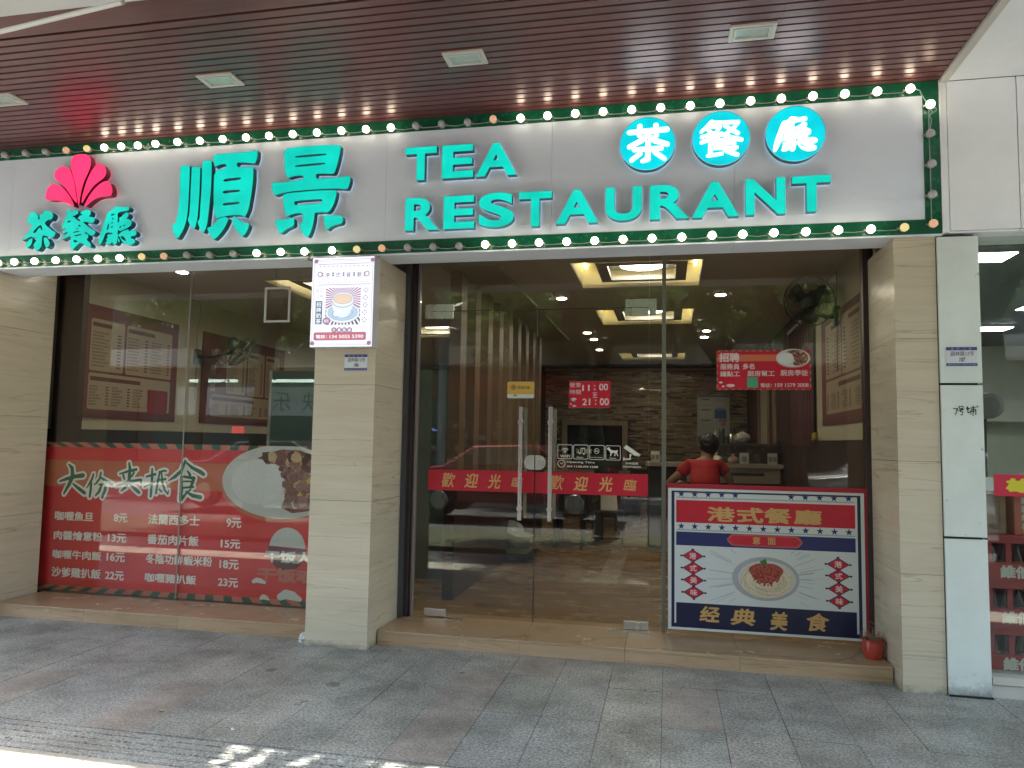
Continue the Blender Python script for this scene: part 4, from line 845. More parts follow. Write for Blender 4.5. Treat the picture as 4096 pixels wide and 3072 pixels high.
# ------------------------------------------------------------------ recruitment poster on the wide pane
t = thing('recruitment_poster', (.8, Y1, 2.2), 'small red hiring poster with rice plate picture on the right pane', 'poster')
Y2 = Y1
bx = (0.3594,1.9169,1.0336,2.2161); x0, z0, x1, z1 = bx
MB().poly([rrect(*bx, .012)], Y2).build('backing', redv, t)
m = MB(); n = 26
for k in range(n):
    a = x0 + .01 + (x1 - x0 - .02) * k / n; b = a + (x1 - x0) / n * .55; sl_ = (.5 - k / n) * .02
    for za, zb in ((z0, z0 + .009), (z1 - .009, z1)): m.add([(a, Y2 - .0005, za), (b, Y2 - .0005, za), (b + sl_, Y2 - .0005, zb), (a + sl_, Y2 - .0005, zb)], [(0, 1, 2, 3)], k % 2)
for k in range(10):
    a = z0 + .02 + (z1 - z0 - .05) * k / 10
    for xa in (x0, x1 - .009): m.rect(xa, a, xa + .009, a + .02, Y2 - .0005, k % 2)
m.build('border', [salmon, dgreen], t)
ob = (0.5255,2.1323,0.8094,2.1824); MB().rect(x0 + .009, ob[1], ob[2], ob[3], Y2 - .0008).build('orange_band', orange, t)
m = MB()
for s_, b, ft in (('招聘', (0.3788,2.1269,0.5266,2.197), .035), ('服務員', (0.3872,2.0698,0.5258,2.1143), .022), ('多名', (0.5491,2.0729,0.6355,2.1155), .022), ('鐘點工', (0.3862,2.0176,0.5292,2.0586), .022), ('厨房幫工', (0.583,2.0192,0.7773,2.0615), .022), ('厨房學徒', (0.819,2.0224,1.0133,2.0662), .022), ('電話：', (0.6758,1.9362,0.7586,1.9673), .025), ('159 1579 3008', (0.7798,1.9394,1.0145,1.9674), .02)):
    put_bold(m, s_, b, Y2 - .0014, ft)
for b in ((0.4297,1.9375,0.4916,1.9618), (0.3969,1.9367,0.4183,1.9492), (0.3762,1.9661,0.4039,1.9798)):
    cx, cz = (b[0] + b[2]) / 2, (b[1] + b[3]) / 2; m.poly([ell(cx, cz, (b[2] - b[0]) / 2, (b[3] - b[1]) / 2, 16)], Y2 - .0014)
m.build('lettering', mat('print_pinkwhite', (.68, .56, .55), .4), t)
bq = (0.5801,1.9346,0.6584,2.0119); MB().rect(*bq, Y2 - .0012).build('green_square', mat('print_jade', (.06, .34, .18), .5, var=.15, vscale=80), t)
def food_plate(parent, cx, cz, rx, rz, y, clip=None, seed=3, rim=None):
    q = random.Random(seed)
    def cl(lp):
        if clip is None: return lp
        return [(min(x, clip[0]), min(z, clip[1])) for x, z in lp]
    if rim: MB().poly([cl(ell(cx - rx * .01, cz - rz * .09, rx * 1.02, rz * 1.02, 48))], y).build('plate_shadow', rim, parent)
    MB().poly([cl(ell(cx, cz, rx, rz, 48))], y - .0006).build('plate_picture', plate_w, parent)
    MB().poly([cl(ell(cx - rx * .40, cz - rz * .02, rx * .44, rz * .62, 28))], y - .0012).build('rice_picture', mat('print_rice', (.66, .68, .66), .5, var=.08, vscale=60), parent)
    m = MB()
    bl_ = cl([(cx + rx * u, cz + rz * v) for u, v in ((-.22, .78), (.0, .88), (.3, .86), (.62, .66), (.84, .3), (.88, -.1), (.76, -.5), (.5, -.76), (.2, -.84), (.02, -.7), (.06, -.5), (.16, -.25), (.14, .05), (.04, .35), (-.2, .55), (-.42, .62))])
    m.poly([bl_], y - .0014, None, 0)
    for k in range(190):
        a = q.uniform(-.2 * pi, .9 * pi) if k % 3 == 0 else q.uniform(-.55 * pi, .5 * pi); rr_ = q.uniform(.1, .86)
        x = cx + rx * (.12 + .85 * rr_ * cos(a) * .9); z = cz + rz * (.06 + .85 * rr_ * sin(a))
        if ((x - cx) / rx) ** 2 + ((z - cz) / rz) ** 2 > .86 or x > (clip[0] - .004 if clip else 9): continue
        if ((x - cx) / rx + .40) ** 2 / .2 + ((z - cz) / rz) ** 2 / .36 < 1: continue
        r = rx * q.uniform(.05, .12); n = q.randint(5, 7); st = q.random() * 6
        lp = cl([(x + r * q.uniform(.7, 1.1) * cos(st + 2 * pi * j / n), z + r * q.uniform(.6, 1) * sin(st + 2 * pi * j / n)) for j in range(n)])
        mi = q.choice((0, 0, 3, 4, 3)) if q.random() < .80 else (1 if q.random() < .8 else 2)
        m.poly([lp], y - .0016 - k * .00001, None, mi)
    m.build('food_picture', [food_b, food_c, food_y, mat('print_beef_light', (.30, .14, .10), .4, var=.3, vscale=50), mat('print_beef_dark', (.10, .03, .022), .4)], parent)
b = (0.7892,2.0873,1.029,2.2241); food_plate(t, (b[0] + b[2]) / 2, (b[1] + b[3]) / 2, (b[2] - b[0]) / 2, (b[3] - b[1]) / 2, Y2 - .0012, None, 5, salmon)
# ------------------------------------------------------------------ price poster behind the left window
YP = 5.882
t = thing('price_poster', (-4.1, YP, .9), 'big red price list poster with green heading behind the left window', 'poster')
x0 = (-5.6597,0.7255)[0]; z1 = (-4.2314,1.4301)[1]; z0 = ST + .006; x1 = -2.45
MB().box(x0, YP, z0, x1, YP + .004, z1).build('sheet', red, t)
m = MB(); hb = .045; n = 19
for k in range(n):
    f0 = k / n; a = x0 + (x1 - x0) * f0; b = x0 + (x1 - x0) * (k + .5) / n; c = (x1 - x0) / n * .55; s0 = (.55 - f0) * .22
    m.add([(a, YP - .0005, z1 - hb), (a + c, YP - .0005, z1 - hb), (max(x0, a + c - s0), YP - .0005, z1), (max(x0, a - s0), YP - .0005, z1)], [(0, 1, 2, 3)], 1)
    m.add([(a, YP - .0005, z0 + hb), (a + c, YP - .0005, z0 + hb), (max(x0, a + c - s0), YP - .0005, z0), (max(x0, a - s0), YP - .0005, z0)], [(3, 2, 1, 0)], 1)
    m.rect(x0, z1 - hb, x1, z1, YP - .0002, 0) if k == 0 else None
    m.rect(x0, z0, x1, z0 + hb, YP - .0002, 0) if k == 0 else None
for k in range(13):
    a = z0 + hb + (z1 - z0 - 2 * hb) * k / 13; m.rect(x0, a, x0 + .05, a + (z1 - z0 - 2 * hb) / 13, YP - .0003, k % 2)
m.build('border', [dgreen, salmon], t)
zb0 = (-4.6483,1.0309)[1]; zb1 = (-4.6635,1.269)[1]
MB().rect(x0 + .05, zb0, x1, zb1, YP - .0008).build('orange_band', orange, t)
HD = [[(-5.402,1.073,0.00498),(-5.337,1.096,0.0128),(-5.256,1.119,0.0156),(-5.161,1.133,0.0184)],
 [(-5.313,1.228,0.0057),(-5.278,1.197,0.0156),(-5.268,1.119,0.017),(-5.3,1.047,0.0156),(-5.345,0.9714,0.0085),(-5.348,0.9607,0.00425)],
 [(-5.259,1.056,0.00566),(-5.207,1.022,0.0127),(-5.134,0.9778,0.0141),(-5.125,0.9675,0.00422)],
 [(-5.051,1.146,0.00705),(-5.064,1.103,0.00986),(-5.101,1.039,0.00563),(-5.117,1.024,0.00211)],
 [(-5.071,1.082,0.00845),(-5.07,1.011,0.0105),(-5.078,0.9443,0.00842)],
 [(-4.975,1.165,0.00704),(-4.983,1.112,0.00984),(-5.021,1.062,0.00703),(-5.041,1.055,0.00281)],
 [(-4.975,1.12,0.00562),(-4.925,1.093,0.0112),(-4.853,1.06,0.00979)],
 [(-4.988,1.056,0.00562),(-4.923,1.061,0.00981),(-4.92,1.016,0.0126),(-4.947,0.9449,0.0112)],
 [(-4.963,1.05,0.00842),(-4.983,0.9929,0.0112),(-5.018,0.9567,0.00561)],
 [(-4.783,1.156,0.0042),(-4.704,1.179,0.00977),(-4.617,1.199,0.0111)],
 [(-4.693,1.256,0.00699),(-4.681,1.204,0.0126),(-4.683,1.106,0.0139),(-4.711,1.043,0.0125),(-4.757,1.007,0.00557)],
 [(-4.751,1.16,0.00559),(-4.741,1.133,0.00838),(-4.732,1.112,0.00698)],
 [(-4.639,1.17,0.00836),(-4.661,1.135,0.00696)],
 [(-4.812,1.05,0.00559),(-4.761,1.062,0.00837),(-4.682,1.089,0.0125),(-4.563,1.11,0.00971),(-4.562,1.085,0.00693)],
 [(-4.672,1.065,0.00556),(-4.614,1.025,0.0139),(-4.576,0.9981,0.0125)],
 [(-4.51,1.139,0.00693),(-4.424,1.162,0.00969)],
 [(-4.458,1.209,0.00693),(-4.453,1.126,0.0111),(-4.455,1.029,0.011),(-4.459,0.967,0.00965)],
 [(-4.528,1.048,0.00346),(-4.428,1.092,0.00691)],
 [(-4.386,1.183,0.00553),(-4.339,1.195,0.00829),(-4.315,1.192,0.00552)],
 [(-4.381,1.17,0.00691),(-4.396,1.086,0.00966),(-4.406,0.9963,0.00826)],
 [(-4.405,1.107,0.00552),(-4.319,1.123,0.00827)],
 [(-4.362,1.177,0.00553),(-4.348,1.088,0.00964),(-4.321,1.026,0.00825),(-4.288,0.993,0.00549),(-4.282,1.028,0.00206)],
 [(-4.377,1.032,0.00551),(-4.352,1.012,0.00688)],
 [(-4.133,1.286,0.00825),(-4.167,1.196,0.0137),(-4.227,1.146,0.0137),(-4.287,1.11,0.00344)],
 [(-4.125,1.272,0.00687),(-4.06,1.226,0.0123),(-3.981,1.193,0.0164),(-3.949,1.174,0.015)],
 [(-4.105,1.197,0.00686),(-4.08,1.164,0.011)],
 [(-4.164,1.148,0.0103),(-4.158,1.038,0.015),(-4.161,0.9489,0.015)],
 [(-4.141,1.148,0.00823),(-4.04,1.137,0.0137),(-4.053,1.096,0.0137),(-4.067,1.068,0.00819)],
 [(-4.139,1.107,0.00548),(-4.061,1.109,0.00683)],
 [(-4.136,1.052,0.00684),(-4.043,1.062,0.00818)],
 [(-4.153,0.9492,0.0123),(-4.102,1.012,0.00819),(-4.065,1.041,0.00546)],
 [(-4.11,1.019,0.00683),(-4.047,0.9867,0.0136),(-3.969,0.9754,0.0163)]]
m = MB()
for s_ in strokes_shapes(HD, .021, 330): m.poly([s_[0]], YP - .0014)
m.build('heading_outline', cream, t)
m = MB()
for s_ in strokes_shapes(HD, .002, 380): m.poly(s_, YP - .002)
m.build('heading', pgreen, t)
m = MB()
for s_, b in (('咖喱魚旦', (-5.4289,0.7257,-5.0246,0.8088)), ('8元', (-4.8191,0.7299,-4.6777,0.8083)), ('肉醬燴意粉', (-5.4282,0.5526,-4.9223,0.6353)), ('13元', (-4.8672,0.553,-4.6783,0.6322)), ('咖喱牛肉飯', (-5.4279,0.3855,-4.9215,0.4651)), ('16元', (-4.8679,0.3844,-4.6824,0.4649)), ('沙爹雞扒飯', (-5.4269,0.2255,-4.9185,0.3125)), ('22元', (-4.8721,0.2254,-4.6824,0.3045)),
    ('法蘭西多士', (-4.472,0.7254,-3.9636,0.8165)), ('9元', (-3.7091,0.7251,-3.566,0.8102)), ('番茄肉片飯', (-4.4685,0.5525,-3.9655,0.6418)), ('15元', (-3.753,0.5518,-3.5684,0.6278)), ('冬陰功鮮蝦米粉', (-4.4725,0.3859,-3.8255,0.4725)), ('18元', (-3.7566,0.3766,-3.5737,0.4575)), ('咖喱豬扒飯', (-4.473,0.2283,-3.9717,0.308)), ('23元', (-3.7627,0.2269,-3.5731,0.3026))):
    put_bold(m, s_, b, YP - .002, .03, res=72)
m.build('price_lettering', cream, t)
(ca, cb) = (-3.7654,1.0968); (ta, tb_) = (-3.1485,0.8187)
rz = (z1 + .01 - tb_) / 2; cb = tb_ + rz; rx = rz * 1.78; cxp = ca + rx
food_plate(t, cxp, cb, rx, rz, YP - .001, (x1 - .001, z1 - .001), 9, orange)
# bowl picture
(bx_, bz_) = (-3.1317,0.5872); rb = .178
MB().poly([[(bx_ + rb * .92 * cos(radians(a)), bz_ - .008 + rb * .95 * sin(radians(a))) for a in range(0, 181, 8)]], YP - .003).build('rice_picture', plate_w, t)
MB().poly([[(bx_ + rb * cos(radians(a)), bz_ + rb * 1.15 * sin(radians(a))) for a in range(180, 361, 8)]], YP - .003).build('bowl_picture', bowl_m, t)
m = MB()
put_bold(m, '干饭人', (-3.3372,0.4524,-2.9018,0.5531), YP - .004, .05)
for b in ((-3.4574,0.2682,-3.3079,0.3211), (-3.3692,0.1341,-3.2773,0.1857), (-3.2282,0.1385,-2.9749,0.2358)):
    cx, cz, rx_, rz_ = (b[0] + b[2]) / 2, (b[1] + b[3]) / 2, (b[2] - b[0]) / 2, (b[3] - b[1]) / 2
    st_ = [[(cx - rx_ * .6, cz - rz_ * .3, rz_ * .6), (cx - rx_ * .2, cz + rz_ * .2, rz_ * .8), (cx + rx_ * .3, cz, rz_ * .75), (cx + rx_ * .8, cz - rz_ * .5, rz_ * .4)]]
    for s_ in strokes_shapes(st_, 0, 500): m.poly(s_, YP - .004)
m.build('bowl_lettering', pwhite, t)
m = MB(); put_bold(m, '干饭魂', (-3.3981,0.292,-2.8628,0.4092), YP - .0035, .05); m.build('faded_lettering', salmon, t)
# ------------------------------------------------------------------ pasta poster board in front of the wide pane
YB = 5.80
t = thing('pasta_poster', (.7, YB, .7), 'framed white, red and navy pasta poster board on the step by the doors', 'poster')
(xa, _) = (0.0015,0.6488); (xb, _) = (1.3698,0.7139); zt = (0.6924,1.1748)[1]; zb_ = (0.6835,0.1393)[1]
W = (xa, zb_, xb, zt)
MB().box(xa - .004, YB + .012, zb_ + .01, xb + .022, YB + .036, zt + .032).build('red_backboard', mat('red_board', (.38, .008, .025), .35), t)
MB().box(xa, YB, zb_, xb, YB + .0115, zt).build('board', pwhite, t, bevel=.001)
def dz(z): return zb_ + (zt - zb_) * z
def dx(x): return xa + (xb - xa) * x
m = MB()
for i0, i1 in ((.018, .034), (.0, .0)):
    if i1: ring(m, [(dx(i0), dz(i0)), (dx(1 - i0), dz(i0)), (dx(1 - i0), dz(1 - i0)), (dx(i0), dz(1 - i0))], [(dx(i1), dz(i1 + .012)), (dx(1 - i1), dz(i1 + .012)), (dx(1 - i1), dz(1 - i1 + .004)), (dx(i1), dz(1 - i1 + .004))], YB - .0006)
m.build('navy_frame_line', navyd, t)
b = (0.0542,0.9381,1.3057,1.0676); RX0, RX1 = dx(.043), dx(.955)
zz = lambda v: zb_ + (zt - zb_) * v
z_red = (zz(.772), zz(.93 - .0))
zr0 = (0.6902,0.9225)[1]; zr1 = (0.6917,1.0882)[1]; MB().rect(RX0, zr0, RX1, zr1, YB - .0008).build('red_band', redv, t)
zn0 = (0.6888,0.755)[1]; zn1 = (0.6896,0.8547)[1]; MB().rect(RX0, zn0, RX1, zn1, YB - .0008).build('navy_band', navy, t)
zk0 = (0.6838,0.1794)[1]; zk1 = (0.6852,0.3374)[1]; MB().rect(RX0, zk0, RX1, zk1, YB - .0008).build('dark_band', navyd, t)
m = MB(); zs1 = (0.692,1.1293)[1]; zs2 = (0.69,0.8912)[1]; sw = (RX1 - RX0)
for i in list(range(5)) + list(range(8, 13)): m.poly(star(RX0 + sw * (.03 + .078 * i), zs1 + .004, .027), YB - .001)
for i in range(13): m.poly(star(RX0 + sw * (.03 + .078 * i), zs2 + .004, .027), YB - .001)
for z_ in (zs1 - .021, zs1 - .026, zs2 - .021, zs2 - .026): m.rect(RX0 + .004, z_, RX1 - .004, z_ + .0018, YB - .001)
m.build('star_print', navy, t)
for c, b in zip('港式餐廳', ((0.2856,0.938,0.4833,1.0455), (0.4961,0.9368,0.6825,1.0482), (0.6891,0.9382,0.8762,1.0504), (0.8927,0.9393,1.0843,1.0443))): m = MB(); put_bold(m, c, b, YB - .0014, .035); m.build('heading_character', gold, t)
for c, b in zip('经典美食', ((0.2275,0.2079,0.3731,0.3202), (0.4478,0.1981,0.622,0.3186), (0.7217,0.1787,0.8432,0.3122), (0.9724,0.1889,1.1239,0.3165))): m = MB(); put_bold(m, c, b, YB - .0014, .03, shear=.12); m.build('footer_character', gold, t)
b = (0.4225,0.7665,0.955,0.8521); x0, z0, x1, z1 = b; zc = (z0 + z1) / 2
def cart(k): return [(x0 + k, zc), (x0 + .015 + k, zc + .018 - k), (x0 + .03 + k, z1 - .008 - k), (x0 + .05, z1 - k), (x1 - .05, z1 - k), (x1 - .03 - k, z1 - .008 - k), (x1 - .015 - k, zc + .018 - k), (x1 - k, zc), (x1 - .015 - k, zc - .018 + k), (x1 - .03 - k, z0 + .008 + k), (x1 - .05, z0 + k), (x0 + .05, z0 + k), (x0 + .03 + k, z0 + .008 + k), (x0 + .015 + k, zc - .018 + k)]
m = MB(); m.poly([chaikin(cart(0))], YB - .0012, None, 0); m.poly([chaikin(cart(.004))], YB - .0016, None, 1); m.poly([chaikin(cart(.008)), chaikin(cart(.0095))], YB - .002, None, 0)
put_bold(m, '意', (0.6052,0.784,0.6599,0.8382), YB - .0022, .02, 2); put_bold(m, '面', (0.7102,0.7844,0.767,0.8365), YB - .0022, .02, 2)
m.build('name_plate_print', [salmon, redv, gold], t)
# rays
m = MB(); (pcx, pcz) = (0.6936,0.5395); q = random.Random(4); zlo, zhi = zk1 + .003, zn0 - .003
for k in range(64):
    a = q.uniform(0, 2 * pi); r0 = q.uniform(.16, .2) / max(.62, abs(cos(a))) ; r1 = r0 + q.uniform(.04, .13)
    p0 = (pcx + r0 * cos(a) * 1.2, pcz + r0 * sin(a) * .85); p1 = (pcx + r1 * cos(a) * 1.4, pcz + r1 * sin(a) * .95)
    for _ in range(6):
        if not (zlo < p1[1] < zhi): p1 = ((p0[0] + p1[0]) / 2, (p0[1] + p1[1]) / 2)
    if zlo < p0[1] < zhi and zlo < p1[1] < zhi: line(m, p0, p1, q.uniform(.001, .004), YB - .001 - k * 2e-6)
m.build('ray_print', mat('print_ray', (.33, .32, .37), .4), t, kind='stuff')
(pl, _) = (0.4595,0.5315); (pr, _) = (0.9272,0.5561); pzt = (0.695,0.6948)[1]; pzb = (0.6922,0.3823)[1]
pcx, prx, pcz, prz = (pl + pr) / 2, (pr - pl) / 2, (pzt + pzb) / 2, (pzt - pzb) / 2
MB().poly([ell(pcx, pcz, prx, prz, 48)], YB - .0014).build('plate_picture', mat('print_plate_grey', (.36, .36, .37), .4, var=.1, vscale=5), t)
MB().poly([ell(pcx + .01, pcz, prx * .86, prz * .84, 40)], YB - .0018).build('plate_well_picture', mat('print_well', (.54, .53, .51), .4), t)
MB().poly([ell(pcx + .006, pcz - .012, prx * .78, prz * .80, 40)], YB - .002).build('noodle_picture', noodle, t)
m = MB()
for k in range(46):
    a = q.uniform(0, 2 * pi); r = q.uniform(.35, .76); pts = []
    for j in range(7):
        aa = a + j * q.uniform(.12, .22); pts.append((pcx + .006 + prx * r * cos(aa) * (1 + .05 * q.uniform(-1, 1)), pcz - .012 + prz * r * sin(aa) * (1 + .08 * q.uniform(-1, 1))))
    for p0, p1 in zip(pts, pts[1:]): line(m, p0, p1, .0035, YB - .0022 - k * 5e-6, k % 2)
m.build('noodle_strand_picture', [mat('noodle_light', (.68, .60, .44), .4), mat('noodle_dark', (.42, .33, .2), .4)], t)
m = MB(); m.poly([chaikin([(pcx + prx * .50 * cos(a_) * (1 + .08 * sin(5 * a_)) + .004, pcz + prz * (.30 + .46 * sin(a_) * (1 + .1 * sin(3 * a_)))) for a_ in [2 * pi * j_ / 22 for j_ in range(22)]])], YB - .0025, None, 0)
for k in range(230):
    a = q.uniform(0, 2 * pi); r = q.random() ** .5; x = pcx + prx * .44 * r * cos(a) + .004; z = pcz + prz * (.38 + .46 * r * sin(a) * (1 if sin(a) > 0 else 1.1)) - .03
    s_ = q.uniform(.005, .010); n = 6; m.poly([[(x + s_ * q.uniform(.7, 1.1) * cos(2 * pi * j / n), z + s_ * q.uniform(.7, 1.1) * sin(2 * pi * j / n)) for j in range(n)]], YB - .0026 - k * 3e-6, None, 1 if k % 3 == 1 else 2 if k % 3 == 2 else 0)
m.build('sauce_picture', [food_r, mat('print_sauce_light', (.45, .09, .06), .4), mat('print_sauce_dark', (.2, .02, .015), .4)], t)
MB().poly([chaikin([(pcx - .04, pzt - .03), (pcx - .012, pzt - .022), (pcx - .004, pzt - .008), (pcx + .008, pzt - .024), (pcx + .012, pzt - .05), (pcx - .01, pzt - .058), (pcx - .03, pzt - .05)])], YB - .0034).build('herb_picture', leafp, t)
# lozenge columns
for cols, chs in (((355, 775, 363, 1085), '港式美味'), ((1558, 845, 1573, 1155), '港式美味')):
    pass
LZ = [((0.1808,0.6793), '港'), ((0.1832,0.5906), '式'), ((0.1857,0.5039), '美'), ((0.1881,0.4139), '味'), ((1.1889,0.6663), '港'), ((1.1917,0.5852), '式'), ((1.1926,0.4941), '美'), ((1.1945,0.4075), '味')]
for (x, z), c in LZ:
    m = MB()
    for dx_, dz_ in ((.082, 0), (-.082, 0), (0, .047), (0, -.047)): m.poly([ell(x + dx_, z + dz_, .010, .007, 12)], YB - .0012, None, 1)
    m.poly([[(x - .078, z), (x, z - .048), (x + .078, z), (x, z + .048)]], YB - .0015, None, 1)
    m.poly([[(x - .065, z), (x, z - .041), (x + .065, z), (x, z + .041)]], YB - .0018, None, 0)
    put_bold(m, c, (x - .025, z - .023, x + .025, z + .023), YB - .0022, .02, 2)
    m.build('lozenge_print', [redv, mat('print_plum', (.04, .015, .06), .4), mat('print_pinkwhite', (.68, .56, .55), .4)], t)
# ------------------------------------------------------------------ light box on the middle pillar
YL = 5.05
t = thing('light_box', (-2.34, 5.1, 2.5), 'lit white milk tea light box on the middle pillar', 'light box')
bx = (-2.573,2.1743,-2.0907,2.8278)
(xa, _) = (-2.5733,2.5107); (xb, _) = (-2.0917,2.5001); zt = (-2.3384,2.8296)[1]; zb_ = (-2.3142,2.169)[1]
MB().box(xa - .004, YL + .0035, zb_ - .004, xb + .004, 5.163, zt + .004).build('case', mat('case_white', (.5, .5, .5), .35), t, bevel=.003)
lbw = emi('lightbox_face', (1.0, 1.02, 1.15), 1.0)
MB().rect(xa, zb_, xb, zt, YL + .003).build('lit_face', lbw, t)
ink = emi('lb_ink', (.13, .12, .14)); mau = emi('lb_mauve', (.40, .20, .31)); rd = emi('lb_red', (.62, .15, .20)); bl = emi('lb_navy', (.045, .10, .18)); lbl = emi('lb_blue', (.50, .66, .84)); tn = emi('lb_tan', (.86, .68, .52)); wh = emi('lb_white', (.84, .92, .98)); fa = emi('lb_faint', (.45, .47, .54))
def q1(x, y): return (xa + (xb - xa) * (x - 30 - (38 - y) * 0 ) / 1075., zt - (zt - zb_) * (y - 40 + (x - 560) * .012) / 1560.)
m = MB()
def g1b(x0, y0, x1, y1): a = q1(x0, (y0 + y1) / 2); b = q1(x1, (y0 + y1) / 2); c = q1((x0 + x1) / 2, y1); d = q1((x0 + x1) / 2, y0); return (a[0], c[1], b[0], d[1])
def fr(b, w_, mi, y=YL + .002): ring(m, [(b[0], b[1]), (b[2], b[1]), (b[2], b[3]), (b[0], b[3])], [(b[0] + w_, b[1] + w_), (b[2] - w_, b[1] + w_), (b[2] - w_, b[3] - w_), (b[0] + w_, b[3] - w_)], y, mi)
fr(g1b(55, 75, 1085, 1572), .0022, 0); fr(g1b(80, 100, 1060, 1548), .0012, 0)
for (x, y) in ((92, 105), (1080, 95), (68, 1545), (1055, 1535)): (cx, cz) = q1(x, y); m.poly([ell(cx, cz, .017, .016, 18)], YL + .0015, None, 2)
for yv in (155, 520): b = g1b(128, yv - 5, 1045, yv + 3); m.rect(*b, YL + .002, 0)
for i in range(12):
    for yv, mi_ in ((195, 0), (478, 7)): (cx, cz) = q1(165 + i * 75, yv); m.poly(star(cx, cz, .0072), YL + .002, None, mi_)
for i, c in enumerate('港式餐廳'):
    put_bold(m, c, g1b(260 + i * 185, 305, 335 + i * 185, 388), YL + .002, .006, 0); b = g1b(225 + i * 184, 255, 380 + i * 184, 430); fr(b, .0007, 7)
    if i < 3:
        for yv in (320, 358): (cx, cz) = q1(395 + i * 184, yv); m.rect(cx - .006, cz - .006, cx + .006, cz + .006, YL + .0018, 0)
for x_ in (165, 985): (cx, cz) = q1(x_, 335); ring(m, ell(cx, cz, .021, .021, 20), ell(cx, cz, .014, .014, 20), YL + .002, 1)
for x_ in (208, 945):
    for yv in (320, 362): (cx, cz) = q1(x_, yv); m.rect(cx - .007, cz - .005, cx + .007, cz + .005, YL + .0018, 1)
fr(g1b(100, 582, 240, 1225), .0012, 0); m.rect(*g1b(108, 805, 222, 1210), YL + .0022, 3)
for i, c in enumerate('招牌奶茶'): put_bold(m, c, g1b(118, 820 + i * 98, 208, 908 + i * 98), YL + .0015, .035, 6)
for i, c in enumerate('歡迎光臨'): put_bold(m, c, g1b(118 + (i % 2) * 58, 605 + (i // 2) * 85, 165 + (i % 2) * 58, 655 + (i // 2) * 85), YL + .002, .004, 7)
# rays behind the cup
bb = g1b(280, 575, 890, 1220); ccx, ccz = q1(585, 760)
for i in range(46):
    a = radians(i * 360 / 46 + 4); r0, r1 = .06, .34
    def ray(aa, r):
        x = ccx + r * cos(aa); z = ccz + r * sin(aa); return x, z
    p = []
    da = radians(360 / 46 * .27)
    for aa, r in ((a - da, .02), (a - da, None), (a + da, None), (a + da, .02)):
        if r is None:
            tx = ((bb[2] - ccx) / cos(aa)) if cos(aa) > 1e-6 else ((bb[0] - ccx) / cos(aa)) if cos(aa) < -1e-6 else 9
            tz = ((bb[3] - ccz) / sin(aa)) if sin(aa) > 1e-6 else ((bb[1] - ccz) / sin(aa)) if sin(aa) < -1e-6 else 9
            r = min(tx, tz)
        p.append((ccx + r * cos(aa), ccz + r * sin(aa)))
    m.poly([p], YL + .0022, None, 2 if sin(a) > -.5 else 0)
def el(x, y, rx, ry, mi, yy, n=36): (cx, cz) = q1(x, y); m.poly([ell(cx, cz, rx * (xb - xa) / 1075, ry * (zt - zb_) / 1560, n)], yy, None, mi)
el(585, 1015, 302, 182, 0, YL + .0018); el(585, 1015, 296, 176, 6, YL + .0015); el(585, 1005, 262, 145, 0, YL + .0013); el(585, 1005, 258, 141, 5, YL + .0010); el(600, 1010, 160, 90, 0, YL + .0008); el(600, 1010, 156, 87, 5, YL + .0006)
cup = [q1(*p_) for p_ in ((392, 790), (400, 880), (420, 960), (450, 1020), (500, 1075), (560, 1098), (620, 1095), (670, 1065), (715, 1010), (750, 930), (768, 860), (775, 780))]
m.poly([cup], YL + .0004, None, 6); el(470, 1030, 60, 62, 0, YL + .0005); el(470, 1030, 52, 54, 6, YL + .00045)
el(585, 790, 195, 132, 0, YL + .0003); el(585, 787, 190, 127, 6, YL + .0001); el(583, 772, 166, 86, 0, YL - .0001); el(583, 772, 162, 82, 4, YL - .0003)
el(310, 1155, 68, 64, 2, YL - .0005); put_bold(m, '8元', g1b(270, 1125, 350, 1185), YL - .0008, .04, 6)
for i in range(5):
    (cx, cz) = q1(978 - i * 4, 622 + i * 128); r = .020; ring(m, [(cx - r, cz), (cx, cz - r), (cx + r, cz), (cx, cz + r)], ell(cx, cz, .0125, .0125, 12), YL + .002, 0)
for i, c in enumerate('外賣熱線'): el(445 + i * 90, 1312, 48, 47, 2, YL + .0008); put_bold(m, c, g1b(418 + i * 90, 1285, 472 + i * 90, 1340), YL + .0004, .03, 6)
b = g1b(90, 1348, 1002, 1490); m.poly([rrect(*b, .012)], YL + .002, None, 2); b2_ = g1b(105, 1362, 988, 1477); m.poly([rrect(*b2_, .009)], YL + .0015, None, 3 + 5)
put_bold(m, '電話：', g1b(130, 1395, 330, 1460), YL + .001, .03, 6); put_bold(m, '134 5055 5390', g1b(370, 1393, 958, 1455), YL + .001, .03, 6)
m.build('print', [ink, mau, mau, bl, tn, lbl, wh, fa, rd], t)
cbl = MB(); (cx, cz) = (-2.6191,2.8894); cbl.tube([(cx, 5.12, cz), (cx + .004, 5.10, cz - .03), (cx - .008, 5.09, cz - .045), (cx - .02, 5.1, cz - .05), (xa, 5.1, zt - .02)], .004, 6); cbl.build('cable', dark, t)
cbl = MB(); cbl.cbox((cx - .03, 5.11, cz - .05), (.018, .012, .01), .3); cbl.build('plug', mat('plug_white', (.5, .5, .47), .4), t)
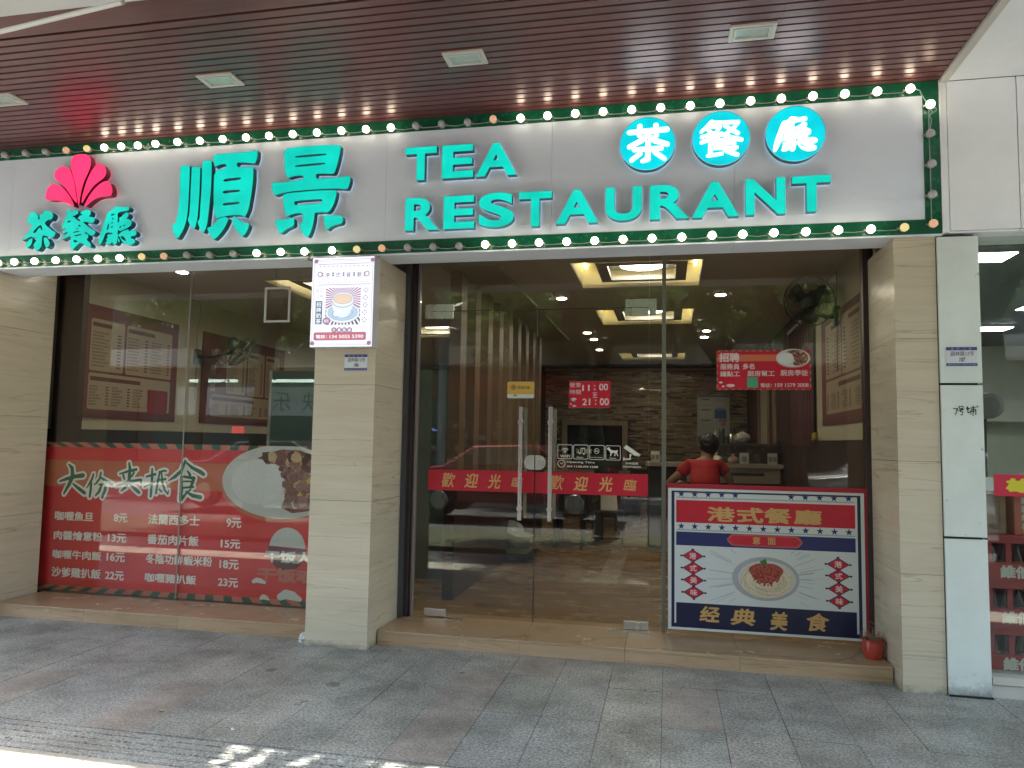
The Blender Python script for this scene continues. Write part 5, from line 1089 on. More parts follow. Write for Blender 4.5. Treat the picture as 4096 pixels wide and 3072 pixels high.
# ------------------------------------------------------------------ number plates
def nplate(box, y, num, label):
    x0, z0, x1, z1 = box
    t = thing('number_plate', ((x0 + x1) / 2, y, z0), label, 'plate', 'temporary house number plates')
    MB().rect(x0, z0, x1, z1, y).build('card', mat('card_white', (.6, .62, .63), .4), t)
    h = z1 - z0; bm = mat('plate_blue', (.05, .06, .2), .4)
    m = MB(); m.rect(x0, z1 - h * .17, x1, z1, y - .0005); m.rect(x0, z0, x1, z0 + h * .15, y - .0005); m.build('blue_strip', bm, t)
    m = MB(); w_ = x1 - x0
    for i, c in enumerate('临时门牌'): put_bold(m, c, (x0 + w_ * (.17 + .19 * i), z1 - h * .145, x0 + w_ * (.24 + .19 * i), z1 - h * .03), y - .001, .01)
    put_text(m, '请到派出所办理正式门牌', (x0 + w_ * .05, z0 + h * .04, x0 + w_ * .95, z0 + h * .11), y - .001); m.build('strip_lettering', mat('strip_print', (.4, .42, .55), .4), t)
    m = MB(); put_bold(m, '园林路12号', (x0 + w_ * .14, z0 + h * .53, x0 + w_ * .9, z0 + h * .78), y - .001, .012, shear=.15); put_bold(m, num, (x0 + w_ * .42, z0 + h * .22, x0 + w_ * .62, z0 + h * .45), y - .001, .015, shear=.2)
    m.build('handwriting', dark, t)
nplate((-2.3467,2.0054,-2.1676,2.1245), F - .0 + .003, '106', 'number plate with handwritten 106 below the light box')
nplate((1.7123,2.0201,1.8898,2.1395), 5.1475, '107', 'number plate with handwritten 107 on the grey pillar')
t = MB()
for s_ in strokes_shapes([[(1.744,1.752,0.00188),(1.769,1.754,0.00235),(1.756,1.712,0.00188)],
 [(1.778,1.766,0.00188),(1.8,1.769,0.00188),(1.8,1.754,0.00188)],
 [(1.778,1.766,0.00188),(1.78,1.754,0.00188),(1.8,1.754,0.00188)],
 [(1.773,1.743,0.00188),(1.802,1.747,0.00188)],
 [(1.786,1.743,0.00188),(1.784,1.733,0.00188),(1.8,1.733,0.00188),(1.794,1.713,0.00188),(1.784,1.716,0.00141)],
 [(1.825,1.767,0.00188),(1.819,1.751,0.00188)],
 [(1.821,1.751,0.00188),(1.838,1.754,0.00188)],
 [(1.829,1.76,0.00188),(1.827,1.726,0.00188),(1.839,1.734,0.00188)],
 [(1.842,1.757,0.00188),(1.876,1.764,0.00187)],
 [(1.859,1.773,0.00188),(1.856,1.708,0.00187)],
 [(1.846,1.748,0.00188),(1.843,1.717,0.00187)],
 [(1.846,1.747,0.00188),(1.872,1.751,0.00187),(1.871,1.715,0.00187)],
 [(1.847,1.736,0.00187),(1.869,1.739,0.00187)],
 [(1.879,1.772,0.00187),(1.887,1.762,0.00187)]], 0.0006, 420): t.poly(s_, 5.1475)
tag(t.build('handwriting', dark), 'black handwriting reading shop number seven on the grey pillar', 'handwriting')
# ------------------------------------------------------------------ pot, litter
t = thing('flower_pot', (1.345, 5.55, ST), 'small red pot of dry twigs on the step beside the slim pillar', 'plant pot')
MB().lathe((1.345, 5.53, ST), [(.05, .0), (.062, .02), (.068, .05), (.068, .085), (.064, .11), (.070, .112), (.070, .125), (.061, .125), (.058, .1)], 24).build('pot', mat('red_glaze', (.36, .045, .03), .2, var=.25, vscale=14), t, autos=50)
MB().lathe((1.345, 5.53, ST + .1), [(.058, 0), (.03, .008), (.001, .012)], 16).build('soil', mat('soil', (.03, .02, .015), .9), t)
m = MB(); q = random.Random(8)
for k in range(70):
    a = q.uniform(0, 2 * pi); r = q.uniform(0, .045); p0 = Vector((1.345 + r * cos(a), 5.53 + r * sin(a), ST + .1)); pts = [p0]
    for j in range(4): pts.append(pts[-1] + Vector((q.uniform(-.03, .03), q.uniform(-.03, .03), q.uniform(-.01, .035))))
    m.tube(pts, [.0022, .002, .0017, .0014, .001], 3)
m.tube([(1.345, 5.53, ST + .12), (1.34, 5.52, ST + .2), (1.30, 5.52, ST + .225), (1.33, 5.53, ST + .24), (1.37, 5.53, ST + .21)], .0024, 4)
m.build('dry_twigs', mat('dry_twig', (.24, .14, .08), .8), t)
m = MB(); q = random.Random(2)
for k in range(30):
    a = q.uniform(0, 2 * pi); r = q.uniform(.07, .14); x = 1.345 + r * cos(a); y_ = 5.52 + r * sin(a) * .8
    m.tube([(x, y_, ST + .002), (x + q.uniform(-.03, .03), y_ + q.uniform(-.02, .02), ST + .004)], .0007, 3)
tag(m.build('fallen_twigs', mat('dry_twig', (.14, .075, .04), .8)), 'scatter of broken dry twigs on the step round the red pot', 'twigs', kind='stuff')
# crumpled tissue
m = MB(); q = random.Random(3); b_ = MB().ball((0, 0, 0), .045, 12, 9)
m.add([(x * q.uniform(.6, 1.25) - 2.625, y * q.uniform(.6, 1.2) + 5.235, max(.001, .03 + z * q.uniform(.55, 1.1))) for x, y, z in b_.v], b_.f)
tag(m.build('crumpled_tissue', mat('tissue', (.66, .67, .64), .8)), 'crumpled white tissue on the paving against the middle pillar', 'litter')
def scrap(x, y, r, m_, label, name='dry_leaf', n=6, sq=.55, rot=0.):
    q = random.Random(int(x * 100)); lp = []
    for k in range(n):
        a = 2 * pi * k / n; rr_ = r * q.uniform(.7, 1.1); u, v = rr_ * cos(a), rr_ * sin(a) * sq; lp.append((x + u * cos(rot) - v * sin(rot), y + u * sin(rot) + v * cos(rot), .004 + q.uniform(0, .012)))
    mm = MB().add(lp + [(x, y, .003)], [(k, (k + 1) % n, n) for k in range(n)]); mm.add([(a, b, c - .0012) for a, b, c in lp] + [(x, y, .0018)], [((k + 1) % n, k, n) for k in range(n)])
    tag(mm.build(name, m_), label, 'litter')
dl_ = mat('dry_leaf_tan', (.4, .33, .22), .7)
scrap(*(-2.7026,3.7423), .022, dl_, 'tan dry leaf on the pink paver in the lower left')
scrap(*(-1.3092,4.8201), .028, mat('pink_paper', (.42, .32, .33), .6), 'torn pink paper scrap on the paving below the doors', 'paper_scrap', 5, .5, .5)
scrap(*(-1.8587,5.197), .018, dl_, 'small dry leaf at the corner of the middle pillar')
scrap(*(0.5878,5.279), .024, dl_, 'curled dry leaf below the middle of the door step')
scrap(*(-2.1829,3.6004), .012, mat('tissue', (.66, .67, .64), .8), 'tiny white paper bit on the ribbed paving', 'paper_scrap')
# ------------------------------------------------------------------ restaurant interior
wallm = mat('cream_wall', (.42, .38, .28), .7, var=.06, vscale=2)
dwood = mat('dark_red_wood', (.035, .012, .012), .4, var=.2, vscale=3, vstretch=(1, 1, .1))
ifm = mat('brown_floor', (.25, .155, .085), .25, var=.2, vscale=2, vstretch=(1, 3, 1))
lightband = mat('pale_floor_band', (.30, .23, .165), .25, var=.1, vscale=5)
BY = 15.15
io = MB().box(-8.6, 6.021, -.05, 1.7, 17, ST - .004).build('interior_floor', joint); tag(io, kind='structure')
yb = [6.021, 6.94, 7.62, 7.74, 8.5, 9.3, 10.2, 10.42, 11.4, 12.4, 13.4, 14.3, 15.14]
xbnd = [-5.5, -4.6, -3.7, -2.8, -1.9, -.72, -.5, .35, 1.5]
for a, b in zip(yb, yb[1:]):
    bandy = (a, b) in ((7.62, 7.74), (10.2, 10.42))
    for c, d in zip(xbnd, xbnd[1:]):
        bandx = (c == -.72) and b <= 10.42
        MB().box(c + .001, a + .001, ST - .0035, d - .001, b - .001, ST + random.uniform(0, .0006)).build('floor_tile', lightband if (bandy or (bandx and 7.6 < a < 10.2)) else ifm, io)
ic = MB()
CH = 3.1
def ceil_with_holes(mb, x0, y0, x1, y1, holes, z0, z1):
    ys = sorted({y0, y1} | {h[1] for h in holes} | {h[3] for h in holes}); xs_ = sorted({x0, x1} | {h[0] for h in holes} | {h[2] for h in holes})
    for a, b in zip(xs_, xs_[1:]):
        for c, d in zip(ys, ys[1:]):
            if any(h[0] <= a and b <= h[2] and h[1] <= c and d <= h[3] for h in holes): continue
            mb.box(a, c, z0, b, d, z1)
holes = [(-.86, 6.58, .30, 7.66), (-.86, 9.0, .30, 10.1), (-.86, 13.4, .30, 14.4), (-4.05, 6.9, -2.75, 8.0), (-4.05, 10, -2.75, 11.1), (-2.3, 8.0, -1.50, 8.62)]
ceil_with_holes(ic, -8.6, 5.90, 1.7, 17, holes, CH, CH + .03)
ico = ic.build('interior_ceiling', mat('grey_ceiling', (.46, .43, .38), .7)); tag(ico, kind='structure')
topm = mat('recess_white', (.6, .56, .42), .6); yel = emi('cove_yellow', (1, .80, .36), .55)
for i, h in enumerate(holes):
    r = MB(); r.box(h[0], h[1], CH + .22, h[2], h[3], CH + .24)
    for a in ((h[0] - .02, h[1] - .02, h[2] + .02, h[1]), (h[0] - .02, h[3], h[2] + .02, h[3] + .02), (h[0] - .02, h[1], h[0], h[3]), (h[2], h[1], h[2] + .02, h[3])): r.box(a[0], a[1], CH + .031, a[2], a[3], CH + .22)
    r.build('recess', topm, ico)
    if i < 5:
        e = MB()
        e.box(h[0] + .02, h[1] + .03, CH + .19, h[0] + .05, h[3] - .03, CH + .205); e.box(h[2] - .05, h[1] + .03, CH + .19, h[2] - .02, h[3] - .03, CH + .205)
        pw = .12
        ix0, iy0, ix1, iy1 = h[0] + .21, h[1] + .12, h[2] - .13, h[3] - .16
        p = MB(); ceil_with_holes(p, ix0, iy0, ix1, iy1, [(ix0 + .1, iy0 + .11, ix1 - .1, iy1 - .09)], CH + .02, CH + .06); p.box(ix0 + .09, iy0 + .1, CH + .12, ix1 - .09, iy1 - .08, CH + .13)
        t = thing('ceiling_fitting', ((h[0] + h[2]) / 2, (h[1] + h[3]) / 2, CH), ('square ceiling light fitting nearest the door', 'square ceiling light fitting second from the door', 'dim far square ceiling fitting above the stone wall', 'square ceiling light fitting over the left dining area behind the window', 'square ceiling light fitting added to brighten the left dining area')[i], 'ceiling light', 'square ceiling lights of the restaurant')  # last fitting is an added lamp that brightens the left side of the room
        p.build('tray', mat('tray_grey', (.35, .34, .31), .6), t)
        e.build('cove_strip', mat('cove_lamp%d' % i, (.4, .4, .3), emit=(1, .82, .34), es=(1.7, 1.5, .6, 1.5, 1.5)[i]), t)
        MB().lathe(((ix0 + ix1) / 2, (iy0 + iy1) / 2 - .03, CH + .075), [(.20, 0), (.21, .01), (.19, .045)], 36).build('lamp', mat('lamp_disc%d' % i, (.8, .8, .8), emit=(1, .96, .82), es=(5.6, 5, 2.2, 5.6, 5)[i]), t, autos=40)
MB().box(-2.27, 8.5, CH + .18, -1.53, 8.58, CH + .2).build('cove_strip', mat('cove_lamp1', ()), ico)
sp = None
for i, (x, y_, l) in enumerate(((-1.158, 8.17, 'round spotlight in the restaurant ceiling, brightest, above the left door'), (-1.15, 10.8, 'round spotlight in the ceiling, middle of the left row'), (-1.12, 11.5, 'round spotlight just behind the middle one of the left row'), (-1.15, 12.8, 'farthest round spotlight of the left row'),
        (.546, 8.17, 'round spotlight in the ceiling nearest the right wall'), (.527, 10.76, 'round spotlight above the right pane, middle of the right row'), (.528, 11.4, 'round spotlight just behind the middle one of the right row'), (-4.64, 6.41, 'tiny spotlight in the ceiling above the left window'))):
    if sp is None:
        sp = thing('spotlight', (x, y_, CH), l, 'ceiling light', 'round spotlights of the restaurant')
        MB().lathe((x, y_, CH - .006), [(.062, .0), (.068, .003), (.066, .0055)], 24).build('trim', mat('spot_trim', (.6, .6, .58), .4), sp)
        MB().lathe((x, y_, CH - .010), [(.050, 0), (.054, .004)], 20).build('bulb', emi('spot_lamp', (1, .93, .8), 110), sp)
    else: dup(sp, (x, y_, CH), l)
# walls
lw_ = MB().box(-5.75, 5.96, 1.552, -5.46, BY, 3.12).build('left_wall', wallm); tag(lw_, kind='structure')
w2 = MB().box(-5.75, 5.96, -.02, -5.45, BY, 1.549).build('wainscot', mat('dark_wainscot', (.03, .028, .027), .35, var=.2)); tag(w2, kind='structure')
w3 = MB().box(-5.58, 5.93, ST, (-5.3114,2.2864)[0], 6.0, 3.1).build('brown_column', dwood); tag(w3, 'dark red brown wooden column inside the left end of the window', 'column')
w4 = MB().box(1.52, 5.95, 1.565, 1.75, 8.3, 3.12).build('right_wall', wallm); tag(w4, kind='structure')
w5 = MB(); w5.box(1.52, 8.31, ST, 1.75, 12.1, 3.12); w5.box(1.52, 13.3, ST, 1.75, BY + .2, 3.12); w5.box(1.50, 5.95, ST, 1.75, 8.3, 1.563)
tag(w5.build('maroon_wall', dwood), kind='structure')
tag(MB().box(1.53, 12.11, 1.5, 1.75, 13.29, 3.12).build('cream_wall', wallm), kind='structure')
bw = MB().box(-8.5, BY + .06, ST, 1.75, BY + .2, 3.12).build('back_wall', mat('back_wall', (.05, .04, .035), .6)); tag(bw, kind='structure')
MB().box(-5.6, 9.9, ST, -5.44, 14.5, 3.0)
# stone strip wall
sw_ = thing('stone_wall', (-.5, BY, ST), 'back wall of thin brown stacked stone strips with a window opening', 'stone wall')
stm = [mat('stone_a', (.27, .195, .125), .35, var=.25, vscale=6), mat('stone_b', (.17, .12, .078), .4, var=.25, vscale=6), mat('stone_c', (.38, .29, .20), .3, var=.2, vscale=6), mat('stone_d', (.09, .065, .045), .2), mat('stone_shiny', (.45, .38, .28), .06, .4)]
m = MB(); q = random.Random(5); z = ST + .0
while z < 2.94:
    h = q.choice((.018, .024, .028)); x = -2.45 + q.uniform(-.2, 0)
    while x < 1.5:
        L_ = q.uniform(.08, .34)
        if not (x + L_ > -2.09 and x < -.80 and z + h > .95 and z < 1.94):
            r = q.random(); mi = 0 if r < .42 else 1 if r < .68 else 2 if r < .84 else 3 if r < .975 else 4
            d = q.uniform(0, .022); ti = q.uniform(-.004, .004)
            x0_, x1_ = max(x, -2.45), min(x + L_ - .003, 1.5)
            if x1_ > x0_: m.add([(x0_, BY - d - ti, z), (x1_, BY - d + ti, z), (x1_, BY + .05, z), (x0_, BY + .05, z), (x0_, BY - d - ti, z + h - .003), (x1_, BY - d + ti, z + h - .003), (x1_, BY + .05, z + h - .003), (x0_, BY + .05, z + h - .003)], [(4, 5, 6, 7), (0, 1, 5, 4), (0, 3, 2, 1)], mi)
        x += L_
    z += h
m.build('stone_strips', stm, sw_, kind='stuff')
fm_ = mat('pale_wood', (.26, .19, .12), .45, var=.15, vscale=4)
m = MB(); m.box(-2.09, BY - .05, .93, -.80, BY - .03, 1.03)
fr_ = MB(); fr_.box(-2.10, BY - .06, 1.86, -.79, BY + .04, 1.95); fr_.box(-2.10, BY - .06, .95, -2.0, BY + .04, 1.859); fr_.box(-.89, BY - .06, .95, -.79, BY + .04, 1.859); fr_.build('opening_frame', fm_, sw_)
MB().box(-2.45, BY - .08, 2.95, 1.5, BY + .04, 3.0).build('ledge', fm_, sw_)
MB().box(-1.99, BY + .02, 1.28, -.9, BY + .045, 1.858).build('dark_opening', mat('dark_glass_panel', (.012, .016, .018), .12), sw_)
# counter below opening
t = thing('service_counter', (-1.4, 14.7, ST), 'dark service counter with a pale wood top below the stone wall opening', 'counter')
MB().box(-2.3, 14.4, ST, -.5, 15.0, .90).build('base', dwood, t); MB().box(-2.35, 14.35, .9, -.42, 15.05, .97).build('top', fm_, t); MB().box(-.48, 14.36, ST, -.42, 14.42, .9).build('leg', fm_, t)
cupm = mat('white_ceramic', (.6, .58, .52), .3)
for i in range(4):
    tag(MB().lathe((-1.78 + i * .085, 15.1, 1.29), [(.025, 0), (.034, .06), (.036, .09), (.03, .09), (.026, .01)], 14).build('cup', cupm), ('leftmost', 'second from left', 'third from left', 'rightmost')[i] + ' of the four small white cups on the dark wall opening ledge', 'cup', 'white cups on the wall opening ledge')
# slat screen
t = thing('slat_screen', (-1.9, 6.5, ST), 'room divider of upright wooden slats behind the left door', 'room divider')
slm = mat('slat_wood', (.20, .135, .085), .35, var=.15, vscale=3, vstretch=(1, 1, .1))
for k in range(9): MB().box(-1.97, 6.59 + .535 * k, 1.10, -1.86, 6.59 + .535 * k + .2, 3.06).build('upright', slm, t)
MB().box(-1.98, 6.5, .98, -1.84, 11.3, 1.09).build('rail', dwood, t); MB().box(-1.96, 6.5, ST, -1.86, 11.3, .979).build('base_panel', dwood, t)
MB().box(-2.02, 6.4, 3.061, -1.49, 11.4, 3.098).build('head_rail', mat('soffit', (.33, .30, .25), .6), t)
# menu boards on the walls (y runs along the wall)
mred = mat('menu_red', (.14, .03, .03), .5, var=.15, vscale=2); mcr = mat('menu_cream', (.34, .27, .18), .5); mtx = mat('menu_print', (.10, .03, .03), .5)
def menu_board(x, y0, y1, z0, z1, s, panels, label):
    """s=+1: wall is at smaller x and the board faces +x"""
    t = thing('menu_board', (x, (y0 + y1) / 2, z0), label, 'menu board', 'red wall menus')
    m = MB(); m.box(min(x, x + s * .012), y0, z0, max(x, x + s * .012), y1, z1); m.build('board', mred, t)
    P_ = MB(); T = MB(); q = random.Random(int(abs(y0) * 100)); xf = x + s * .0125
    def rr(mb, a, b, c, d, e): mb.add([(xf + s * e, a, b), (xf + s * e, c, b), (xf + s * e, c, d), (xf + s * e, a, d)], [(0, 1, 2, 3)])
    for (a, b, c, d, cols, rows) in panels:
        a, c = y0 + (y1 - y0) * a, y0 + (y1 - y0) * c; b, d = z0 + (z1 - z0) * b, z0 + (z1 - z0) * d
        lp = rrect(a, b, c, d, .025); P_.add([(xf + s * .001, u, v) for u, v in lp], [tuple(range(len(lp)))])
        rr(T, a + .02, d - .075, a + (c - a) * .6, d - .035, .002)
        for i in range(cols):
            for j in range(rows):
                zz_ = d - .12 - (d - b - .15) * j / max(1, rows); ca = a + (c - a) * (i + .06) / cols; wd = (c - a) / cols
                L_ = q.uniform(.32, .55) * wd; n = int(L_ / .022)
                for e in range(n):
                    rr(T, ca + e * .022, zz_ - .018, ca + e * .022 + .016, zz_ - .0125, .002); rr(T, ca + e * .022 + .002, zz_ - .009, ca + e * .022 + .015, zz_ - .004, .002); rr(T, ca + e * .022 + .006, zz_ - .02, ca + e * .022 + .009, zz_, .0022)
                rr(T, ca + wd * .72, zz_ - .018, ca + wd * .84, zz_ - .004, .002)
    P_.build('menu_panel', mcr, t); T.build('menu_print', mtx, t)
    m = MB()
    for k in range(3): m.box(min(xf, xf + s * .002), y0, z0 + .015 + k * .018, max(xf, xf + s * .002), y1, z0 + .022 + k * .018); m.box(min(xf, xf + s * .002), y0, z1 - .022 - k * .018, max(xf, xf + s * .002), y1, z1 - .015 - k * .018)
    m.build('line_print', mtx, t); return t
mbL = menu_board(-5.455, 5.98, 7.51, 1.66, 2.76, 1, [(.14, .42, .44, .88, 1, 11), (.46, .42, .93, .88, 2, 11), (.14, .08, .93, .40, 4, 7)], 'red wall menu with cream panels nearest the window, left of the wall fan')
mbR = menu_board(-5.455, 7.98, 9.92, 1.66, 2.76, 1, [(.26, .35, .49, .88, 1, 16), (.51, .35, .72, .88, 1, 16), (.74, .35, .93, .88, 1, 14), (.1, .08, .93, .33, 4, 6)], 'red wall menu with three cream columns, right of the wall fan')
m = MB(); put = text_tris('順景餐廳')
for i, c in enumerate('順景餐廳'):
    vs, fs = text_tris(c); a = vs.min(0); b = vs.max(0); k_ = .12 / (b[1] - a[1])
    m.add([(-5.441, 8.14 + (v[0] - a[0]) * k_ * 1.0, 2.45 - i * .2 + (v[1] - a[1]) * k_) for v in vs], fs)
m.build('vertical_lettering', mat('menu_pale', (.45, .33, .28), .5), mbR)
MB().box(-5.4425, 7.05, 1.74, -5.4405, 7.36, 1.99).build('red_note', mat('note_red', (.27, .02, .03), .5), mbL)
mb3 = menu_board(1.515, 6.2, 7.93, 1.71, 2.74, -1, [(.1, .42, .48, .93, 1, 11), (.5, .42, .88, .93, 1, 11), (.1, .1, .88, .40, 3, 7)], 'red wall menu with cream panels on the right wall under the fan')
# wall fans
fanm = mat('fan_black', (.015, .016, .015), .35)
def wall_fan(loc, d, up, label, wallx, face=0.):
    t = thing('wall_fan', loc, label, 'fan', 'black wall fans')
    L0 = Vector(loc); R = d.normalized().to_track_quat('Z', 'Y').to_matrix()
    r = .225
    def add(mb, fn): mb.v = [tuple(L0 + R @ Vector(q)) for q in mb.v]; return mb
    g_ = MB()
    for rr_, zz_ in ((r, 0), (r, .012), (r * .75, .055), (r * .5, .075), (r * .25, .085)):
        g_.tube([(rr_ * cos(2 * pi * k / 36), rr_ * sin(2 * pi * k / 36), zz_) for k in range(37)], .0045 if rr_ == r else .003, 4, caps=False)
    for k in range(60):
        a = 2 * pi * k / 60; ca, sa = cos(a), sin(a)
        g_.tube([(.04 * ca, .04 * sa, .088), (r * .5 * ca, r * .5 * sa, .075), (r * .8 * ca, r * .8 * sa, .045), (r * ca, r * sa, .006), (r * .8 * ca, r * .8 * sa, -.045), (.08 * ca, .08 * sa, -.075)], .0016, 3, caps=False)
    add(g_, 0).build('guard', fanm, t)
    m = MB().lathe((0, 0, 0), [(.045, .084), (.045, .09), (.02, .092)], 20); add(m, 0).build('badge', fanm, t)
    for k in range(3):
        b = MB(); a0_ = 2 * pi * k / 3; n = 7; pts = []
        for j in range(n):
            f = j / (n - 1); aa = a0_ - .25 + .1 * f; ab = a0_ + .75 + .25 * sin(pi * f); rr_ = .03 + .165 * f
            pts += [(rr_ * cos(aa), rr_ * sin(aa), .03), (rr_ * cos((aa + ab) / 2), rr_ * sin((aa + ab) / 2), .012), (rr_ * cos(ab), rr_ * sin(ab), -.012)]
        fs = [(3 * j + i, 3 * j + i + 1, 3 * j + i + 4, 3 * j + i + 3) for j in range(n - 1) for i in range(2)]
        b.add(pts, fs); add(b, 0).build('blade', mat('fan_blade', (.012, .014, .014), .35), t, smooth=True)
    m = MB().lathe((0, 0, 0), [(.05, -.19), (.075, -.17), (.085, -.10), (.07, -.07)], 20); add(m, 0).build('motor', fanm, t, autos=40)
    p1 = L0 + R @ Vector((0, 0, -.15)); m = MB(); pw_ = Vector((wallx, p1.y + .02, p1.z - .16)); m.tube([p1, p1 + Vector((0, 0, -.12)), Vector(((p1.x + wallx) / 2, p1.y, p1.z - .17)), pw_], [.022, .02, .02, .022], 8); m.cbox(pw_, (.03, .04, .09)); m.build('bracket', fanm, t)
    m = MB(); m.tube([pw_ + Vector((0, 0, .08)), pw_ + Vector((0, -.02, .3)), pw_ + Vector((0, .03, .6)), (wallx, pw_.y, 3.1)], .003, 5); m.tube([pw_ + Vector((0, 0, -.08)), pw_ + Vector((0, .0, -.5))], .003, 5); m.build('cord', fanm, t)
    return t
wall_fan((-4.88, 7.9, 2.50), Vector((.62, .40, -.60)), None, 'black wall fan between the two menus on the left wall', -5.44)
wall_fan((1.24, 7.05, 2.80), Vector((-.45, -.85, -.3)), None, 'black wall fan above the menu on the right wall', 1.50)
# curtains and kitchen openings on the right wall
t = thing('door_curtain', (1.5, 9.2, 1), 'dark red hanging curtain by the counter on the right wall', 'curtain')
m = MB(); n = 60
for k in range(n):
    a = 8.35 + 1.5 * k / n; b = 8.35 + 1.5 * (k + 1) / n; m.add([(1.5 - .02 * sin(k * .9), a, 1.5), (1.5 - .02 * sin((k + 1) * .9), b, 1.5), (1.5 - .02 * sin((k + 1) * .9), b, 2.9), (1.5 - .02 * sin(k * .9), a, 2.9)], [(0, 1, 2, 3)])
m.build('cloth', mat('curtain_red', (.06, .012, .015), .7), t, smooth=True); MB().box(1.47, 8.3, 2.9, 1.51, 9.9, 2.93).build('rail', alu, t)
m = MB(); m.box(1.49, 12.05, 1.5, 1.519, 12.12, 3.05); m.box(1.49, 13.28, 1.5, 1.519, 13.35, 3.05); m.box(1.49, 11.3, 1.5, 1.519, 11.5, 3.05)
tag(m.build('wooden_trim', fm_), 'pale upright wooden trims round the cream wall patch', 'trim')
# notice poster on stone wall
t = thing('notice_poster', (.87, BY - .03, 1.6), 'white notice poster with a blue square on the stone wall', 'poster')
x0, z0, x1, z1 = (0.5589,1.5526,1.1717,2.4829)
MB().box(x0, BY - .045, z0, x1, BY - .03, z1).build('sheet', mat('notice_white', (.42, .42, .38), .5), t)
m = MB(); yy = BY - .046
bxx = (0.8924,2.0203,1.1088,2.1949); m.rect(*bxx, yy, 0)
m.rect(x0 + .01, z0 + .0, x1 - .01, z0 + .12, yy, 3); m.rect(x0 + .01, z1 - .05, x1 - .01, z1 - .01, yy, 3)
for b in ((0.6033,2.2926,0.86,2.3521), (0.6031,2.208,0.8597,2.2591), (0.6028,2.0229,0.8515,2.1662)): m.rect(*b, yy, 1)
for b in ((0.655,2.377,0.7962,2.3975), (0.6416,2.1732,0.8084,2.1931), (0.6411,1.9698,0.8077,1.9892), (0.9235,2.2096,1.0636,2.227)): m.rect(*b, yy - .001, 2)
put_text(m, '食品安全公示', (0.8807,2.3629,1.1228,2.3933), yy - .001, 2)
for b_, s_ in (((0.9608,1.9513,1.0371,2.0242), '19'), ((1.0396,1.9442,1.1157,2.0171), '20'), ((1.0088,1.8625,1.09,1.9457), '12')):
    m.poly([ell((b_[0] + b_[2]) / 2, (b_[1] + b_[3]) / 2, (b_[2] - b_[0]) / 2, (b_[3] - b_[1]) / 2, 16)], yy - .001, None, 4); w_ = (b_[2] - b_[0]) * .2; put_bold(m, s_, (b_[0] + w_, b_[1] + w_, b_[2] - w_, b_[3] - w_), yy - .003, .03, 1)
m.build('print', [mat('notice_blue', (.02, .08, .28), .4), mat('notice_pale', (.5, .5, .47), .5), mat('notice_grey', (.12, .13, .15), .5), mat('notice_slate', (.10, .14, .18), .5), mat('notice_plum', (.25, .05, .05), .5)], t)
# cashier counter
CY = 10.5
t = thing('cashier_counter', (.8, CY, ST), 'long dark cashier counter with pale shelf behind the red shirted man', 'counter')
MB().box(-.28, CY, ST, 1.48, CY + .5, 1.20).build('base', mat('counter_dark', (.02, .017, .016), .3), t); MB().box(-.30, CY - .04, 1.205, 1.49, CY + .55, 1.255).build('counter_top', mat('counter_top', (.30, .26, .20), .3), t)
MB().box(.25, CY - .012, 1.0, 1.45, CY - .002, 1.2).build('pale_front_panel', mat('counter_pale', (.22, .19, .145), .4), t)
for a, b in ((.3, .56), (.68, 1.25)): MB().box(a, CY - .016, 1.10, b, CY - .0125, 1.14).build('slot', dark, t)
MB().box(.56, CY + .35, 1.256, 1.49, CY + .75, 1.50).build('raised_shelf', mat('counter_stone', (.045, .038, .032), .25, var=.3, vscale=9), t)
MB().box(.52, CY + .33, 1.5, 1.49, CY + .78, 1.53).build('shelf_top', mat('shelf_top', (.09, .08, .07), .2), t)
def stand(x, y_, z, label, two=True):
    t = thing('payment_stand', (x, y_, z), label, 'stand', 'small white payment stands')
    MB().add([(x - .06, y_, z), (x + .06, y_, z), (x + .06, y_ + .05, z), (x - .06, y_ + .05, z), (x - .06, y_ + .02, z + .15), (x + .06, y_ + .02, z + .15), (x + .06, y_ + .03, z + .15), (x - .06, y_ + .03, z + .15)], [(0, 3, 2, 1), (4, 5, 6, 7), (0, 1, 5, 4), (1, 2, 6, 5), (2, 3, 7, 6), (3, 0, 4, 7)]).build('card', mat('stand_white', (.42, .42, .38), .4), t)
    m = MB()
    for a in ((-.05, -.005), (.005, .05)) if two else ((-.03, .03),): m.add([(x + a[0], y_ + .003, z + .035), (x + a[1], y_ + .003, z + .035), (x + a[1], y_ + .012, z + .1), (x + a[0], y_ + .012, z + .1)], [(0, 1, 2, 3)])
    m.v = [(a, b - .004, c) for a, b, c in m.v]; m.build('print_square', mat('stand_grey', (.16, .17, .16), .5), t)
stand(-.17, CY, 1.256, 'white payment stand at the left end of the counter')
stand(.36 + .14, CY, 1.256, 'white payment stand just right of the man', False); stand(.86 + .14, CY, 1.256, 'white payment stand right of the two bread bags', False); stand(1.36, CY, 1.256, 'dim payment stand at the right end of the counter')
q = random.Random(12); plastic = mat('clear_plastic', (.55, .5, .42), .15, spec=.8)
